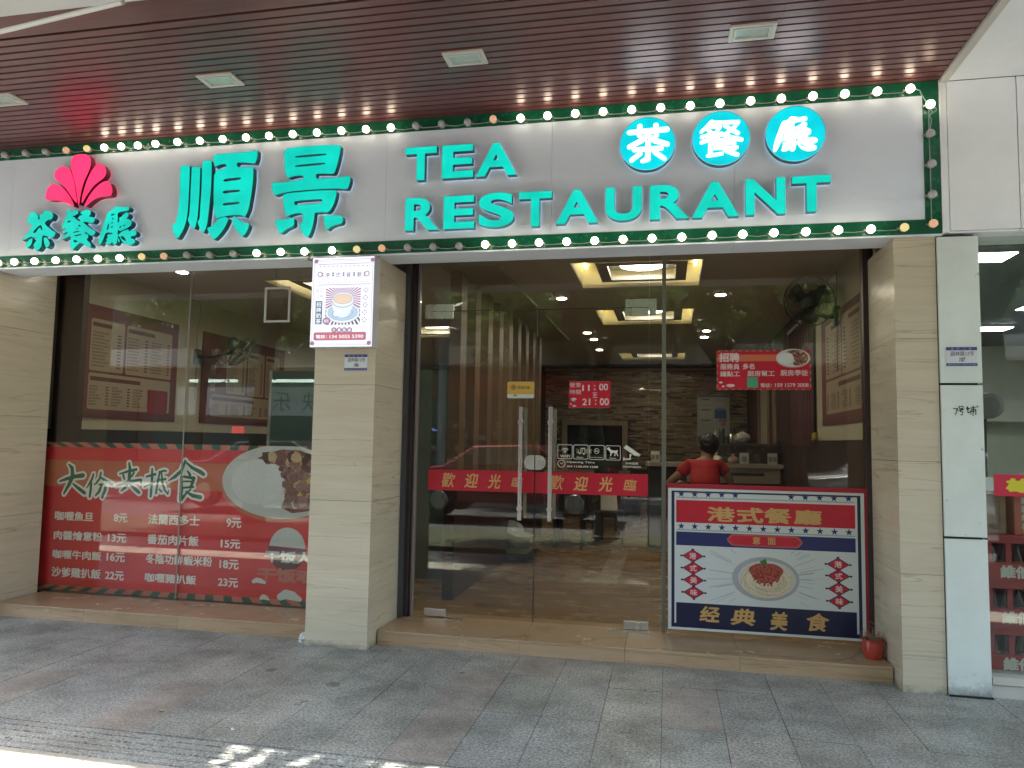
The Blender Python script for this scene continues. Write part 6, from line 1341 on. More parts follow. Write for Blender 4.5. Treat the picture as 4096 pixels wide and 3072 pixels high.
def lump(x, y_, z, r, label, name='bread_bag', m_=None, sq=(1.2, .8, .8), cat='bag'):
    b = MB().ball((0, 0, 0), r, 16, 10); m = MB(); m.add([(x + a * sq[0] * q.uniform(.85, 1.15), y_ + b_ * sq[1] * q.uniform(.85, 1.15), z + r * sq[2] + c * sq[2] * q.uniform(.85, 1.15)) for a, b_, c in b.v], b.f)
    t = thing(name, (x, y_, z), label, cat); m.build('bag', m_ or plastic, t, autos=30)
    k = MB(); k.add([(x - .01, y_, z + r * sq[2] * 1.8), (x + .012, y_, z + r * sq[2] * 1.8), (x + .03, y_ + .01, z + r * sq[2] * 1.8 + .05), (x - .03, y_ - .01, z + r * sq[2] * 1.8 + .045)], [(0, 1, 2, 3), (3, 2, 1, 0)][:1]); k.build('tied_end', m_ or plastic, t)
lump(.64, CY + .1, 1.256, .07, 'tied plastic bag of pale buns on the counter, the left one'); lump(.86, CY + .1, 1.256, .06, 'tied plastic bag of pinkish buns on the counter, the right one', m_=mat('pink_buns', (.4, .25, .22), .3))
lump(1.02, CY + .5, 1.53, .09, 'white plastic carrier bag on the raised shelf', 'carrier_bag', mat('white_plastic', (.36, .35, .31), .35), (1.25, .8, .85))
t = thing('sauce_bottle', (.66, CY + .5, 1.53), 'clear pointed sauce bottle on the raised shelf', 'bottle'); MB().lathe((.66, CY + .5, 1.53), [(.025, 0), (.027, .1), (.02, .13), (.008, .15), (.003, .2)], 14).build('body', mat('bottle_clear', (.4, .4, .36), .2), t, autos=40)
t = thing('black_canister', (.75, CY + .55, 1.53), 'tall black canister beside the sauce bottle', 'canister'); MB().lathe((.75, CY + .55, 1.53), [(.04, 0), (.04, .2), (.032, .21)], 16).build('body', dark, t, autos=40)
t = thing('coffee_pot', (.88, CY + .55, 1.53), 'shiny round metal pot with a dark lid on the raised shelf', 'pot'); MB().lathe((.88, CY + .55, 1.53), [(.05, 0), (.06, .05), (.045, .12), (.03, .14)], 18).build('body', mat('chrome', (.5, .45, .38), .15, .9), t, smooth=True); MB().lathe((.9, CY + .55, 1.67), [(.035, 0), (.035, .08), (.02, .1)], 16).build('lid', mat('lid_brown', (.06, .04, .03), .4), t)
t = thing('yellow_box', (1.46, 8.0, 1.563), 'small yellow box on the dark ledge by the right wall', 'box'); MB().lathe((1.46, 8.1, 1.566), [(.03, 0), (.035, .03), (.03, .07), (.01, .08)], 14).build('tub', mat('tub_yellow', (.35, .28, .03), .5), t)
tag(MB().box(.53, CY - .22, .95, .63, CY - .18, 1.16).build('card_terminal', dark, None, bevel=.01), 'black payment terminal standing right of the man', 'terminal')
# man in a red shirt, seen from behind, leaning on his left arm
def skin(name, vs, es, rs, m_, parent, sub=2, root=0):
    me = D.meshes.new(name); me.from_pydata(vs, es, []); me.materials.append(m_); o = D.objects.new(name, me); COL.objects.link(o)
    md = o.modifiers.new('skin', 'SKIN'); md.use_smooth_shade = True
    for i, r in enumerate(rs): me.skin_vertices[0].data[i].radius = r if isinstance(r, tuple) else (r, r)
    me.skin_vertices[0].data[root].use_root = True
    s = o.modifiers.new('sub', 'SUBSURF'); s.levels = sub; s.render_levels = sub
    o.parent = parent; o.matrix_parent_inverse = Matrix.Translation(-wl(parent)); return o
PX, PY = .395, 8.5
t = thing('person', (PX, PY, ST), 'man in a red shirt seen from behind, hunched forward with his left elbow out', 'person')
skm = mat('skin_tone', (.26, .135, .085), .5); hair = mat('black_hair', (.008, .007, .007), .55); shirt = mat('red_shirt', (.36, .006, .012), .8, bump=.8, bscale=9); short = mat('dark_trousers', (.02, .02, .025), .7)
B_ = [(0, -.10, .92), (0, -.06, 1.01), (0, .03, 1.10), (.0, .12, 1.18), (.02, .17, 1.24), (.05, .22, 1.31), (.06, .24, 1.40),
      (-.15, .11, 1.16), (-.30, .06, 1.05), (-.415, .10, .93), (-.30, .24, .955), (-.235, .29, .97),
      (.16, .12, 1.16), (.26, .10, 1.06), (.30, .16, .92), (.22, .32, .92),
      (-.10, -.08, .86), (-.12, -.02, .50), (-.12, -.05, .10), (-.13, .07, .03), (.10, -.08, .86), (.12, -.02, .50), (.13, -.05, .10), (.14, .07, .03)]
E_ = [(0, 1), (1, 2), (2, 3), (3, 4), (4, 5), (5, 6), (3, 7), (7, 8), (8, 9), (9, 10), (10, 11), (3, 12), (12, 13), (13, 14), (14, 15), (0, 16), (16, 17), (17, 18), (18, 19), (0, 20), (20, 21), (21, 22), (22, 23)]
R_ = [(.15, .11), (.145, .10), (.15, .10), (.12, .085), .062, (.082, .09), (.074, .085), .065, .052, .045, .035, .034, .06, .045, .036, .03, .085, .055, .04, .032, .085, .055, .04, .032]
vsb = [(PX + a, PY + b, c + ST - .0) for a, b, c in B_]
skin('body', vsb, E_, R_, skm, t)
# five fingers on each hand
for hi, hx, sgn in ((11, -1, 1), (15, 1, -1)):
    h = Vector(vsb[hi]); fv = []; fe = []; fr2 = []
    for k, (dx_, L_) in enumerate(((-.026, .062), (-.009, .075), (.009, .07), (.026, .055))):
        n0 = len(fv); fv += [h + Vector((dx_ * .8, 0, 0)), h + Vector((dx_, .03 + L_ * .3, .004)), h + Vector((dx_ * 1.1, .03 + L_ * .7, -.008)), h + Vector((dx_ * 1.1, .03 + L_, -.022))]; fe += [(n0, n0 + 1), (n0 + 1, n0 + 2), (n0 + 2, n0 + 3)]; fr2 += [.010, .009, .0085, .007]
        if k: fe.append((n0 - 4, n0))
    n0 = len(fv); fv += [h + Vector((sgn * .03, -.01, 0)), h + Vector((sgn * .05, .015, -.005)), h + Vector((sgn * .055, .045, -.01))]; fe += [(0, n0), (n0, n0 + 1), (n0 + 1, n0 + 2)]; fr2 += [.011, .010, .008]
    skin('fingers', [tuple(v) for v in fv], fe, fr2, skm, t, 1)
S_ = [(0, -.105, .90), (0, -.06, 1.01), (0, .03, 1.10), (.0, .115, 1.175), (-.16, .11, 1.165), (-.285, .065, 1.065), (.165, .12, 1.165), (.255, .10, 1.07)]
skin('shirt', [(PX + a, PY + b, c + ST) for a, b, c in S_], [(0, 1), (1, 2), (2, 3), (3, 4), (4, 5), (3, 6), (6, 7)], [(.185, .14), (.175, .125), (.175, .125), (.14, .10), .086, .075, .086, .075], shirt, t)
T_ = [(0, -.10, .90), (-.10, -.08, .84), (-.12, -.02, .5), (-.12, -.04, .15), (.10, -.08, .84), (.12, -.02, .5), (.13, -.05, .15)]
skin('trousers', [(PX + a, PY + b, c + ST) for a, b, c in T_], [(0, 1), (1, 2), (2, 3), (0, 4), (4, 5), (5, 6)], [(.15, .115), .10, .075, .06, .10, .075, .06], short, t)
HX, HY, HZ = PX + .055, PY + .22, 1.415 + ST
hb = MB().ball((HX, HY, HZ), .118, 28, 20, sq=(.90, 1.0, 1.02)); hb.ball((HX - .005, HY - .035, HZ - .075), .07, 16, 10, sq=(.95, .8, 1.0)); q2 = random.Random(1)
hb.v = [(x + q2.uniform(-.005, .005), y_ + q2.uniform(-.005, .005), z + q2.uniform(-.006, .006)) for x, y_, z in hb.v]
for k in range(500):
    a = q2.uniform(0, 2 * pi); e = q2.uniform(-.5, 1.4); d = Vector((cos(a) * cos(e) * .9, sin(a) * cos(e), sin(e) * 1.02)); p0 = Vector((HX, HY, HZ)) + d * .108; p1 = p0 + d * .012 + Vector((q2.uniform(-.008, .008), q2.uniform(-.008, .008), -.012))
    sd_ = d.orthogonal().normalized() * .002; hb.add([p0 - sd_, p0 + sd_, p1], [(0, 1, 2)])
hb.build('hair', hair, t)
MB().ball((HX + .104, HY + .05, HZ - .03), .022, 10, 8, sq=(.5, .8, 1.2)).build('ear', skm, t, smooth=True); MB().ball((HX - .104, HY + .05, HZ - .03), .020, 10, 8, sq=(.5, .8, 1.2)).build('ear', skm, t, smooth=True)
m = MB(); m.ball((HX + .07, HY + .09, HZ - .05), .045, 12, 8, sq=(.8, .9, .9)); m.tube([(HX + .104, HY + .03, HZ - .02), (HX + .10, HY + .08, HZ - .04)], .004, 5); m.build('face_mask', mat('mask_white', (.45, .46, .46), .7), t)
for s in (-1, 1): MB().ball((PX + .12 * s, PY + .0, ST + .035), .05, 10, 6, sq=(.8, 2.2, .7)).build('shoe', dark, t, smooth=True)
# dining furniture
dk = mat('dark_wood', (.018, .011, .010), .35)
def table(x, y_, label):
    t = thing('dining_table', (x, y_, ST), label, 'table', 'dark dining tables')
    MB().box(x - .35, y_ - .35, ST + .71, x + .35, y_ + .35, ST + .745).build('tabletop', dk, t, bevel=.004)
    for a, b in ((-1, -1), (1, -1), (1, 1), (-1, 1)): MB().box(x + a * .3 - .025, y_ + b * .3 - .025, ST, x + a * .3 + .025, y_ + b * .3 + .025, ST + .71).build('leg', dk, t)
    return t
def chair(x, y_, label):
    t = thing('dining_chair', (x, y_, ST), label, 'chair', 'dark dining chairs')
    MB().box(x - .2, y_ - .2, ST + .43, x + .2, y_ + .2, ST + .47).build('seat', dk, t, bevel=.01)
    for a in (-1, 1):
        MB().box(x + a * .18 - .018, y_ - .2, ST, x + a * .18 + .018, y_ - .165, ST + .43).build('leg', dk, t); MB().box(x + a * .18 - .018, y_ + .165, ST, x + a * .18 + .018, y_ + .2, ST + .95).build('leg', dk, t)
    for k in range(4): MB().box(x - .12 + k * .07, y_ + .175, ST + .48, x - .10 + k * .07, y_ + .19, ST + .88).build('back_slat', dk, t)
    MB().box(x - .2, y_ + .17, ST + .88, x + .2, y_ + .195, ST + .96).build('top_rail', dk, t)
    return t
tt = table(-1.25, 10.9, 'dark dining table behind the door handles')
tt2 = dup(tt, (-1.1, 13.2, ST), 'dark dining table in front of the service counter')
cc = chair(-.80, 10.75, 'dark slatted chair right of the near dining table'); dup(cc, (-1.3, 10.2, ST), 'dark slatted chair in front of the near dining table'); dup(cc, (-1.0, 12.4, ST), 'dark slatted chair before the far dining table'); dup(cc, (-.45, 13.2, ST), 'dark slatted chair right of the far dining table')
pm = mat('white_paper', (.62, .60, .55), .6)
t = thing('paper_bag', (-.78, 10.72, ST + .47), 'white paper bag standing on a chair seen below the right handle', 'bag'); MB().add([(-.92, 10.66, .47 + ST), (-.69, 10.64, .47 + ST), (-.69, 10.78, .47 + ST), (-.90, 10.80, .47 + ST), (-.93, 10.7, .80 + ST), (-.71, 10.69, .82 + ST), (-.72, 10.73, .80 + ST), (-.92, 10.74, .79 + ST)], [(0, 3, 2, 1), (4, 5, 6, 7), (0, 1, 5, 4), (1, 2, 6, 5), (2, 3, 7, 6), (3, 0, 4, 7)]).build('bag', pm, t)
m = MB(); q = random.Random(6)
for k in range(7): m.cbox((-.25 + q.uniform(-.35, .45), 13.3 + q.uniform(-.15, .15), ST + .006 + k * .008), (.2, .13, .003), q.uniform(-.5, .5))
tag(m.build('paper_pile', pm), 'white papers lying on the floor near the stone wall', 'papers')
t = thing('floor_trolley', (-1.95, 8.9, ST), 'low black platform with a clear bag on the floor behind the left door', 'trolley')
MB().box(-2.38, 8.65, ST + .06, -1.55, 9.25, ST + .09).build('platform', dark, t, bevel=.01)
for a in (-2.3, -1.63):
    for b in (8.72, 9.18): MB().lathe((a, b - .012, ST + .03), [(.03, 0), (.03, .024)], 14, 'y').build('wheel', dark, t)
MB().box(-2.1, 8.75, ST + .0905, -1.62, 9.1, ST + .13).build('white_lid', mat('tray_white', (.4, .4, .38), .4), t)
q = random.Random(21); b = MB().ball((0, 0, 0), .17, 20, 12); m = MB().add([(-1.86 + x * q.uniform(.9, 1.15) * 1.15 + (0.12 if z < 0 else 0), 8.9 + y_ * .8 * q.uniform(.9, 1.1), ST + .29 + z * q.uniform(.85, 1.1)) for x, y_, z in b.v], b.f)
o = m.build('plastic_bag', mat('grey_plastic', (.25, .27, .28), .2), None, autos=30); tag(o, 'crumpled grey translucent plastic bag on the low platform', 'bag')
t = thing('partition_box', (-2.6, 9.3, ST), 'dark red booth partition left of the plastic bag', 'partition'); MB().box(-2.98, 9.1, ST, -2.5, 9.6, 1.0).build('panel', mat('booth_red', (.06, .008, .01), .35), t); MB().box(-3.0, 9.08, 1.0, -2.48, 9.62, 1.04).build('cap', dk, t)
# teal glazed partition behind the left window, empty frame, air box
t = thing('green_board', (-4.2, 7.4, ST), 'large green glass partition with a pale edge behind the left window', 'partition')
(xe, _) = (-4.2254,1.8667); zt = (-4.031,2.223)[1]
MB().box(xe + .03, 7.4, ST, -2.1, 7.43, zt).build('sheet', mat('dark_green_glass', (.04, .10, .075), .35, var=.2, vscale=2), t); MB().box(xe, 7.39, ST, xe + .028, 7.44, zt).build('edge_strip', mat('pale_edge', (.35, .40, .34), .4), t)
t = thing('empty_poster_frame', (-3.4, G, 2.5), 'empty white metal poster frame on the left window glass', 'frame')
b = (-3.4136,2.4891,-3.1717,2.7963); m = MB(); w_ = .018
m.box(b[0], G - .012, b[1], b[0] + w_, G - .002, b[3]); m.box(b[2] - w_, G - .012, b[1], b[2], G - .002, b[3]); m.box(b[0] + w_ + .0005, G - .012, b[3] - w_, b[2] - w_ - .0005, G - .002, b[3]); m.box(b[0] + w_ + .0005, G - .012, b[1], b[2] - w_ - .0005, G - .002, b[1] + w_); m.build('border', mat('frame_white', (.50, .51, .47), .35), t)
MB().tube([(b[0] + .1, G - .008, b[3]), (b[0] + .1, G - .008, GT - .1)], .0015, 4).build('hanging_string', dark, t)
# hidden side rooms: close the shell
sh = MB(); sh.box(-8.6, 5.9, -.05, -8.5, 17, 3.2); sh.box(1.76, 6.0, -.05, 1.80, 17, 3.2); sh.box(-8.6, 17, -.05, 1.8, 17.1, 3.2); sh.box(-8.6, 5.3, 2.99, -5.5, 5.95, 3.3); sh.box(-6.6, 5.80, -.05, -5.73, 5.95, 3.3); tag(sh.build('rear_walls', mat('rear_wall', (.2, .18, .16), .8)), kind='structure')
sh = MB().box(-8.6, 5.42, GT + .002, 1.7, 5.9, GT + .06); tag(sh.build('lintel', mat('lintel_grey', (.3, .29, .28), .8)), 'grey lintel above the shopfront glass', 'lintel')
sh = MB().box(-8.6, 5.9, 3.36, 1.8, 17, 3.4); tag(sh.build('slab', mat('lintel_grey', (.3, .29, .28), .8)), kind='structure')
sh = MB(); sh.box(-2.55, 5.815, 0, -2.12, 6.0, GT); tag(sh.build('pillar_core', mat('core_brown', (.10, .07, .05), .6)), 'plain brown rear of the middle pillar inside the shop', 'pillar')
# ------------------------------------------------------------------ neighbouring drinks shop
RG = 5.27
t = thing('shop_sill', (3, 5.2, 0), 'cream tiled sill below the neighbouring shop window', 'sill')
MB().box(1.93, 5.19, -.03, 7, 5.6, .075).build('lower_course', mat('cream_tile', (.55, .52, .45), .35, var=.06), t, bevel=.002); MB().box(1.93, 5.175, .08, 7, 5.6, .125).build('upper_course', MC['cream_tile'], t, bevel=.002)
t = thing('side_window', (3, RG, .13), 'clear window of the neighbouring drinks shop at the right edge', 'window')
MB().box(1.925, RG, .13, 6.5, RG + .008, 2.868).build('pane', glass('side_glass', (.9, .93, .9), .02), t)
nf = MB(); nf.box(1.86, 5.3, .126, 8, 12, .13); tag(nf.build('side_shop_floor', mat('pale_tile', (.4, .38, .34), .4)), kind='structure')
nw = MB(); nw.box(1.83, 5.62, .12, 1.86, 12, 3.05); nw.box(1.8, 12, .12, 9, 12.1, 3.05); nw.box(7, 5.6, .12, 7.1, 12, 3.05)
tag(nw.build('side_shop_walls', mat('pale_green_wall', (.42, .42, .34), .7, var=.05)), kind='structure')
nb_ = MB().box(1.87, 11.7, 1.9, 7, 11.99, 2.2); tag(nb_.build('beam', mat('beam_cream', (.45, .42, .35), .6)), 'cream beam across the neighbouring shop', 'beam')
nc = MB().box(1.83, 5.62, 3.0, 7.1, 12.1, 3.05).build('side_shop_ceiling', mat('dark_green_ceiling', (.10, .12, .11), .6)); tag(nc, kind='structure')
pl0 = None
for i, (x, y_, l) in enumerate(((2.25, 6.3, 'flat ceiling light panel nearest the neighbouring shop window'), (3.9, 8.6, 'flat ceiling light panel farther right in the neighbouring shop'), (3.75, 10.1, 'flat ceiling light panel at the back of the neighbouring shop'))):
    if pl0 is None:
        pl0 = thing('ceiling_lamp', (x, y_, 3.0), l, 'ceiling light', 'flat light panels of the neighbouring shop'); m = MB(); m.box(x - .32, y_ - .15, 2.975, x + .32, y_ + .15, 2.999); m.build('tray', alu, pl0)
        MB().box(x - .31, y_ - .14, 2.970, x + .31, y_ + .14, 2.974).build('diffuser', emi('panel_white', (.85, .95, 1.0), 40), pl0)
    else: dup(pl0, (x, y_, 3.0), l)
crm = mat('crate_red', (.33, .025, .03), .35, var=.12, vscale=3); btm = mat('bottle_brown', (.10, .05, .05), .12, spec=1.); cap = mat('bottle_cap', (.42, .38, .36), .4)
def crate(x0, y0, z0, label):
    w_, d, h = .46, .34, .30; t = thing('bottle_crate', (x0, y0, z0), label, 'crate', 'stacked red drink crates')
    m = MB(); m.box(x0, y0, z0, x0 + w_, y0 + .02, z0 + .125); m.box(x0, y0, z0 + .245, x0 + w_, y0 + .02, z0 + h)
    for a in (0, .115, .23, .345): m.box(x0 + a - (.0 if a == 0 else .012), y0, z0 + .1255, x0 + a + .024 - (.0 if a == 0 else .002), y0 + .02, z0 + .2445)
    m.box(x0 + w_ - .02, y0, z0 + .1255, x0 + w_, y0 + .02, z0 + .2445)
    m.box(x0, y0 + .021, z0, x0 + .015, y0 + d, z0 + h); m.box(x0 + w_ - .015, y0 + .021, z0, x0 + w_, y0 + d, z0 + h); m.box(x0, y0 + d, z0, x0 + w_, y0 + d + .015, z0 + h); m.box(x0 + .016, y0 + .021, z0, x0 + w_ - .016, y0 + d, z0 + .015)
    m.box(x0 - .004, y0 - .006, z0 + h - .02, x0 + w_ + .004, y0 - .0005, z0 + h - .004)
    m.build('body', crm, t, bevel=.003)
    for k in range(6):
        bx = x0 + .05 + k * .072
        b = MB().lathe((bx, y0 + .07, z0 + .016), [(.028, 0), (.03, .03), (.03, .13), (.014, .19), (.013, .235)], 12); bo = b.build('bottle', btm, t, smooth=True)
        MB().lathe((bx, y0 + .07, z0 + .252), [(.015, 0), (.015, .014)], 10).build('cap', cap, bo); MB().lathe((bx, y0 + .07, z0 + .08), [(.0308, 0), (.0308, .05)], 12).build('paper_label', mat('bottle_label', (.5, .3, .26), .5), bo)
    m = MB(); put_bold(m, '維他奶', (x0 + .068, z0 + .028, x0 + .068 + .26, z0 + .110), y0 - .001, .05); m.build('lettering', mat('crate_print', (.58, .52, .46), .4), t)
    return t
zs0 = (.135, .4385 + .0, .742)
c0 = (2.0156,0.1482)
cr = crate(1.985, 5.34, zs0[0] - .035, 'bottom red drink crate of the stack in the neighbouring window')
dup(cr, (1.985, 5.34, zs0[1] - .055), 'middle red drink crate of the stack in the neighbouring window')
dup(cr, (1.985, 5.34, zs0[2] - .075), 'top red drink crate of the stack in the neighbouring window')
tag(MB().box(1.96, 5.31, .125, 2.5, 5.75, .1).build('pallet', dark), 'low dark base under the red drink crates', 'pallet')
t = thing('cardboard_box', (2.06, 5.45, .97), 'brown cardboard box on the crates beside the orange one', 'box')
MB().box(1.975, 5.36, .970, 2.105, 5.7, 1.22).build('carton', mat('cardboard', (.22, .13, .08), .7, var=.12, vscale=5), t, bevel=.003)
m = MB(); b = (1.985, 1.0, 2.07, 1.175); ring(m, [(b[0], b[1]), (b[2], b[1]), (b[2], b[3]), (b[0], b[3])], [(b[0] + .005, b[1] + .005), (b[2] - .005, b[1] + .005), (b[2] - .005, b[3] - .005), (b[0] + .005, b[3] - .005)], 5.3595)
for i, c in enumerate('東莞華南工'[:4]): put_text(m, c, (2.01, 1.135 - i * .04, 2.045, 1.165 - i * .04), 5.3595)
m.build('print', mat('carton_print', (.13, .06, .04), .7), t)
t = thing('orange_box', (2.3, 5.45, .97), 'orange drink carton with white lettering on the crates', 'box')
MB().box(2.145, 5.345, .970, 2.5, 5.7, 1.235).build('carton', mat('carton_orange', (.42, .10, .05), .5, var=.08), t, bevel=.003)
m = MB()
for i, c in enumerate('精就经典'): put_bold(m, c, (2.185, 1.205 - i * .052 - .045, 2.24, 1.205 - i * .052), 5.344, .04)
m.build('lettering', mat('carton_white', (.5, .49, .45), .5), t)
MB().rect(2.195, .99, 2.25, 1.035, 5.344).build('barcode_patch', mat('carton_white', (.5, .49, .45), .5), t)
t = thing('red_banner', (2.3, RG, 1.3), 'red strip with yellow characters across the neighbouring window', 'banner')
b = (2.006,1.2126,2.1738,1.3481); x0 = b[0]; MB().rect(x0, b[1], x0 + 1.6, b[3], RG - .003).build('strip', mat('banner_red2', (.55, .015, .045), .4), t)
m = MB(); h = b[3] - b[1]
for i, c in enumerate('雄伟商店'): put_bold(m, c, (x0 + .065 + i * .2, b[1] + h * .17, x0 + .065 + i * .2 + .165, b[1] + h * .83), RG - .004, .06)
m.build('lettering', mat('banner_yellow', (.62, .55, .02), .4), t)
tag(MB().box(1.93, RG - .0035, b[1] + .03, x0 - .003, RG - .001, b[3] - .02).build('pale_strip', mat('pale_paper', (.42, .46, .42), .5)), 'pale paper strip left of the red banner on the neighbouring window', 'paper strip')
t = thing('table_fan', (2.2, 6.2, 1.6), 'small grey fan behind the neighbouring window', 'fan')
(fx, fz) = (2.2327,1.8118)
m = MB().lathe((fx, 5.9, fz), [(.06, -.03), (.09, -.02), (.095, .02), (.07, .05)], 20, 'y'); m.build('guard', mat('fan_grey', (.12, .12, .11), .4), t); MB().lathe((fx - .02, 5.96, fz), [(.05, 0), (.05, .09)], 14, 'y').build('motor', dark, t)
MB().tube([(fx, 5.98, fz - .05), (fx, 6.0, fz - .3), (fx, 6.0, .13)], .015, 8).build('pole', dark, t)
# ------------------------------------------------------------------ the street behind the camera (seen mirrored in the glass)
concm = mat('old_concrete', (.62, .59, .54), .8, var=.2, vscale=3)
t = thing('opposite_building', (0, -10.2, 0), 'low old building across the street with a concrete canopy, seen mirrored', 'building')
MB().box(-24, -14, 0, 18, -10.4, 8.2).build('wall', mat('opposite_wall', (.13, .13, .12), .8, var=.15), t)
MB().box(-22, -10.39, 3.76, 16, -9.6, 4.3).build('concrete_canopy', concm, t)
MB().box(-22, -10.38, .4, 16, -10.3, 3.7).build('shopfront', mat('dark_maroon_front', (.05, .015, .015), .4), t)
MB().box(-9.2, -10.29, 2.8, -1.5, -10.2, 3.5).build('signband', mat('red_signband', (.22, .012, .015), .4), t)
m = MB()
for i, c in enumerate('五金水電'):
    vs, fs = text_tris(c); a = vs.min(0); b = vs.max(0); k_ = .55 / (b[1] - a[1]); m.add([(-2.2 - i * 1.5 - (v[0] - a[0]) * k_, -10.19, 2.87 + (v[1] - a[1]) * k_) for v in vs], fs)
m.build('sign_lettering', mat('old_red_letter', (.5, .05, .04), .4), t)
for i in range(9): MB().box(-20 + i * 3.9, -10.295, .5, -17.3 + i * 3.9, -10.25, 2.6).build('window', mat('shop_dark_window', (.02, .022, .024), .1), t)
q = random.Random(31); m = MB()
for k in range(70):
    x = q.uniform(-7.6, -4.6); z = q.choice((.5, .85, 1.2, 1.55, 1.9)); m.box(x, -10.2, z, x + q.uniform(.08, .25), -10.05, z + q.uniform(.1, .28), q.randint(0, 3))
o = m.build('shelf_goods', [mat('g1', (.4, .35, .3)), mat('g2', (.2, .05, .05)), mat('g3', (.35, .35, .38)), mat('g4', (.1, .1, .1))], t); o['kind'] = 'stuff'
t = thing('courier_shop', (-12.2, -10.2, 0), 'teal and white courier shop across the street, seen mirrored in the left window', 'shop')
MB().box(-16.5, -10.18, 0, -9.4, -10.0, 3.2).build('front', mat('courier_dark', (.03, .06, .055), .4), t)
MB().box(-15.6, -9.99, 2.2, -10.2, -9.9, 3.1).build('white_sign', mat('courier_white', (.62, .64, .68), .5), t)
m = MB()
for i, c in enumerate('快乐茶'):
    vs, fs = text_tris(c); a = vs.min(0); b = vs.max(0); k_ = .6 / (b[1] - a[1]); m.add([(-10.6 - i * 1.0 - (v[0] - a[0]) * k_, -9.89, 2.35 + (v[1] - a[1]) * k_) for v in vs], fs)
m.build('sign_lettering', mat('courier_letter', (.02, .16, .11), .4), t)
for x in (-15.2, -12.3): MB().box(x, -9.95, 3.25, x + 1.7, -9.85, 3.34).build('strip_lamp', emi('strip_lamp', (.8, 1, .9), 9), t)
MB().box(-13.6, -9.95, 1.62, -13.2, -9.9, 1.85).build('led_sign', emi('red_led', (1, .03, .08), 5), t)
# poles, trees, cars
t = thing('street_pole', (-6.45, -9.6, 0), 'round grey concrete pole across the street, seen mirrored', 'pole'); MB().tube([(-6.45, -9.3, 0), (-6.45, -9.3, 4.5)], .13, 14).build('shaft', mat('pole_grey', (.36, .35, .34), .7), t, autos=40)
bark = mat('bark', (.075, .058, .045), .9, var=.35, vscale=6, bump=.6, bscale=20)
leafm = leafmat('leaf_green', (.075, .14, .045))
leafl = leafmat('leaf_light', (.13, .21, .08))
def tree(x, y_, h, seed, label, lean=(0, 0), cr_=2.6, nleaf=11000):
    q = random.Random(seed); t = thing('street_tree', (x, y_, 0), label, 'tree', 'street trees')
    m = MB(); p = Vector((x, y_, 0)); top = Vector((x + lean[0], y_ + lean[1], h * .55)); mid = (p + top) / 2 + Vector((q.uniform(-.2, .2), 0, 0))
    m.tube([p, p + Vector((0, 0, .3)), mid, top], [.24, .18, .15, .13], 12); limbs = []
    for k in range(7):
        a = 2 * pi * k / 7 + q.uniform(-.3, .3); e = top + Vector((cos(a) * cr_ * q.uniform(.5, .9), sin(a) * cr_ * q.uniform(.5, .9), h * q.uniform(.12, .42))); c_ = (top + e) / 2 + Vector((0, 0, .3)); s_ = top + Vector((0, 0, -q.uniform(0, .7)))
        m.tube([s_, c_, e], [.09, .055, .02], 7); limbs.append((s_, c_, e))
        for j in range(3):
            e2 = c_ + Vector((q.uniform(-1, 1), q.uniform(-1, 1), q.uniform(-.4, .9))); m.tube([c_, (c_ + e2) / 2 + Vector((0, 0, .1)), e2], [.035, .022, .008], 5); limbs.append((c_, (c_ + e2) / 2, e2))
    m.build('trunk', bark, t, autos=60)
    cl = []
    for k in range(90):
        L_ = q.choice(limbs); f = q.uniform(.45, 1.1); b = L_[0].lerp(L_[2], f) + Vector((q.gauss(0, .3), q.gauss(0, .3), q.gauss(0, .25))); cl.append((b, q.uniform(.25, .7)))
    m = MB()
    for k in range(nleaf):
        b, r = q.choice(cl); d = Vector((q.gauss(0, 1), q.gauss(0, 1), q.gauss(0, .8))) * r * .6; c_ = b + d
        u = Vector((q.uniform(-1, 1), q.uniform(-1, 1), q.uniform(-1, .2))).normalized(); v = u.orthogonal().normalized(); v.rotate(Matrix.Rotation(q.uniform(0, 6.28), 3, u)); l, w_ = q.uniform(.07, .13), q.uniform(.022, .04)
        m.add([c_ - u * l, c_ + v * w_, c_ + u * l, c_ - v * w_], [(0, 1, 2, 3)], 0 if q.random() < .7 else 1)
    o = m.build('crown', [leafm, leafl], t); return t
tree(-4.6, -8.2, 6.6, 3, 'leaning street tree across the road, mirrored behind the left door', (.9, .2))
tree(-2.4, -8.6, 7.4, 8, 'thick street tree across the road, mirrored above the hours sticker', (.7, 0), 3.0)
tree(1.6, -8.0, 7.0, 14, 'broad leafy street tree mirrored above the hiring poster', (-.4, .3), 3.2, 16000)
tree(-9.6, -8.2, 7.0, 21, 'leafy street tree mirrored in the left window', (.4, 0), 2.8)
tree(-13.4, -7.6, 7.2, 27, 'far street tree mirrored at the left end of the window', (.3, 0), 2.8)
tree(6.2, -7.8, 7.0, 33, 'street tree mirrored in the neighbouring shop window', (-.3, 0), 3.0)
tree(4.4, -.4, 6.4, 41, 'leafy kerbside tree right of the camera, mirrored high in the right pane', (-.3, .2), 2.4, 12000)  # put in to shade the right-hand paving, besides its mirrored leaves
tree(-7.2, -.5, 6.6, 47, 'leafy kerbside tree added for shade left of the camera, mirrored in the left window', (.2, 0), 2.4, 12000)  # added to shade the near road and paving
tree(-1.0, -.9, 6.9, 53, 'unseen verge tree added behind the camera to break up the sun patch', (-.5, 1.3), 2.1, 21000)  # added out of view so its leaves dapple the sun on the paving
tree(2.0, -.5, 6.6, 59, 'leafy kerbside tree added for shade just behind the camera, mirrored above the doors', (-.1, .1), 2.3, 14000)  # added to keep the ground mirrored in the doors in shade
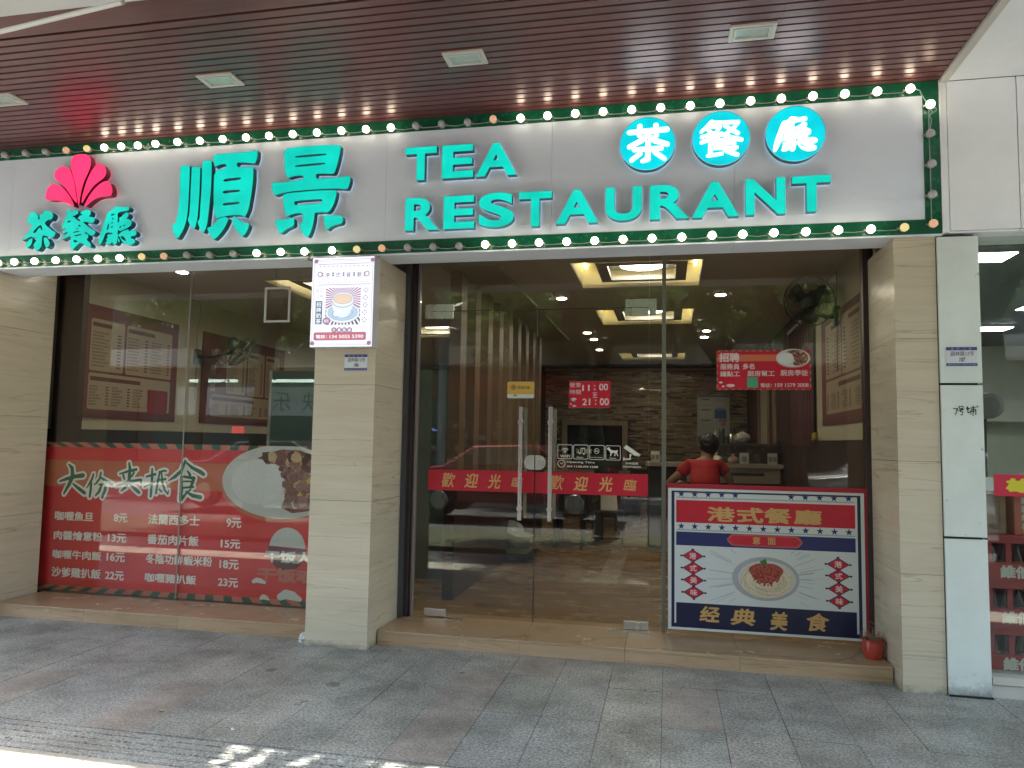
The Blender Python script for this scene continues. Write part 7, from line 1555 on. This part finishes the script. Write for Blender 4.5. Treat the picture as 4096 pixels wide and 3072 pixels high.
def car(x, y_, col, label, rz=0.):
    t = thing('parked_car', (x, y_, 0), label, 'car', 'cars in the street behind the camera')
    prof = [(-2.2, .35), (-2.25, .7), (-2.1, .95), (-1.3, 1.02), (-.75, 1.42), (.55, 1.45), (1.2, 1.08), (2.0, .98), (2.22, .75), (2.22, .35), (1.75, .3), (-1.75, .3)]
    m = MB(); n = len(prof)
    def ring_(yy, k): return [(x + a * (1 if b < 1.05 else .96), y_ + yy * (1 if b < 1.05 else k), b) for a, b in prof]
    vs = ring_(-.86, .78) + ring_(.86, .78); m.add(vs, [tuple(range(n)), tuple(range(2 * n - 1, n - 1, -1))] + [(i, i + n, (i + 1) % n + n, (i + 1) % n) for i in range(n)])
    m.build('body', mat('car_' + col[0], col[1], .2, .3, coat=1.), t, bevel=.05)
    gm = mat('car_glass', (.01, .012, .012), .05)
    for s in (-1, 1):
        g_ = MB().add([(x - 1.15, y_ + s * .87, 1.03), (x + 1.0, y_ + s * .87, 1.05), (x + .5, y_ + s * .69, 1.38), (x - .7, y_ + s * .69, 1.36)], [(0, 1, 2, 3)]); g_.build('window', gm, t)
        for a in (-1.35, 1.35):
            wh_ = MB().lathe((x + a, y_ + s * .78 - .1, .33), [(.33, 0), (.33, .2), (.2, .2)], 20, 'y'); wo = wh_.build('wheel', dark, t, autos=40); MB().lathe((x + a, y_ + s * .90 - .01, .33), [(.19, 0), (.17, .02)], 14, 'y').build('rim', alu, wo)
        MB().ball((x + 2.15, y_ + s * .6, .72), .12, 10, 6, sq=(.5, 1.3, .7)).build('headlight', alu, t); MB().ball((x - 2.17, y_ + s * .6, .78), .12, 10, 6, sq=(.4, 1.2, .8)).build('tail_light', mat('tail_red', (.4, .01, .01), .2), t)
    return t
car(-3.1, -3.6, ('red', (.16, .006, .01)), 'dark red car in the road, mirrored behind the left door banner')
car(-8.4, -3.7, ('grey', (.05, .052, .056)), 'dark grey car in the road, mirrored above the price poster')
car(4.6, -3.8, ('white', (.6, .6, .6)), 'white car in the road, mirrored in the right pane')
t = thing('parasol', (-7.2, -7.6, 0), 'blue stall parasol across the road, mirrored in the left window', 'parasol'); MB().tube([(-7.2, -7.6, 0), (-7.2, -7.6, 2.2)], .025, 8).build('pole', alu, t)
MB().lathe((-7.2, -7.6, 1.75), [(1.2, 0), (.7, .25), (.02, .48)], 8).build('canopy', mat('parasol_blue', (.03, .06, .28), .7), t)
print('OBJECTS', len(D.objects))
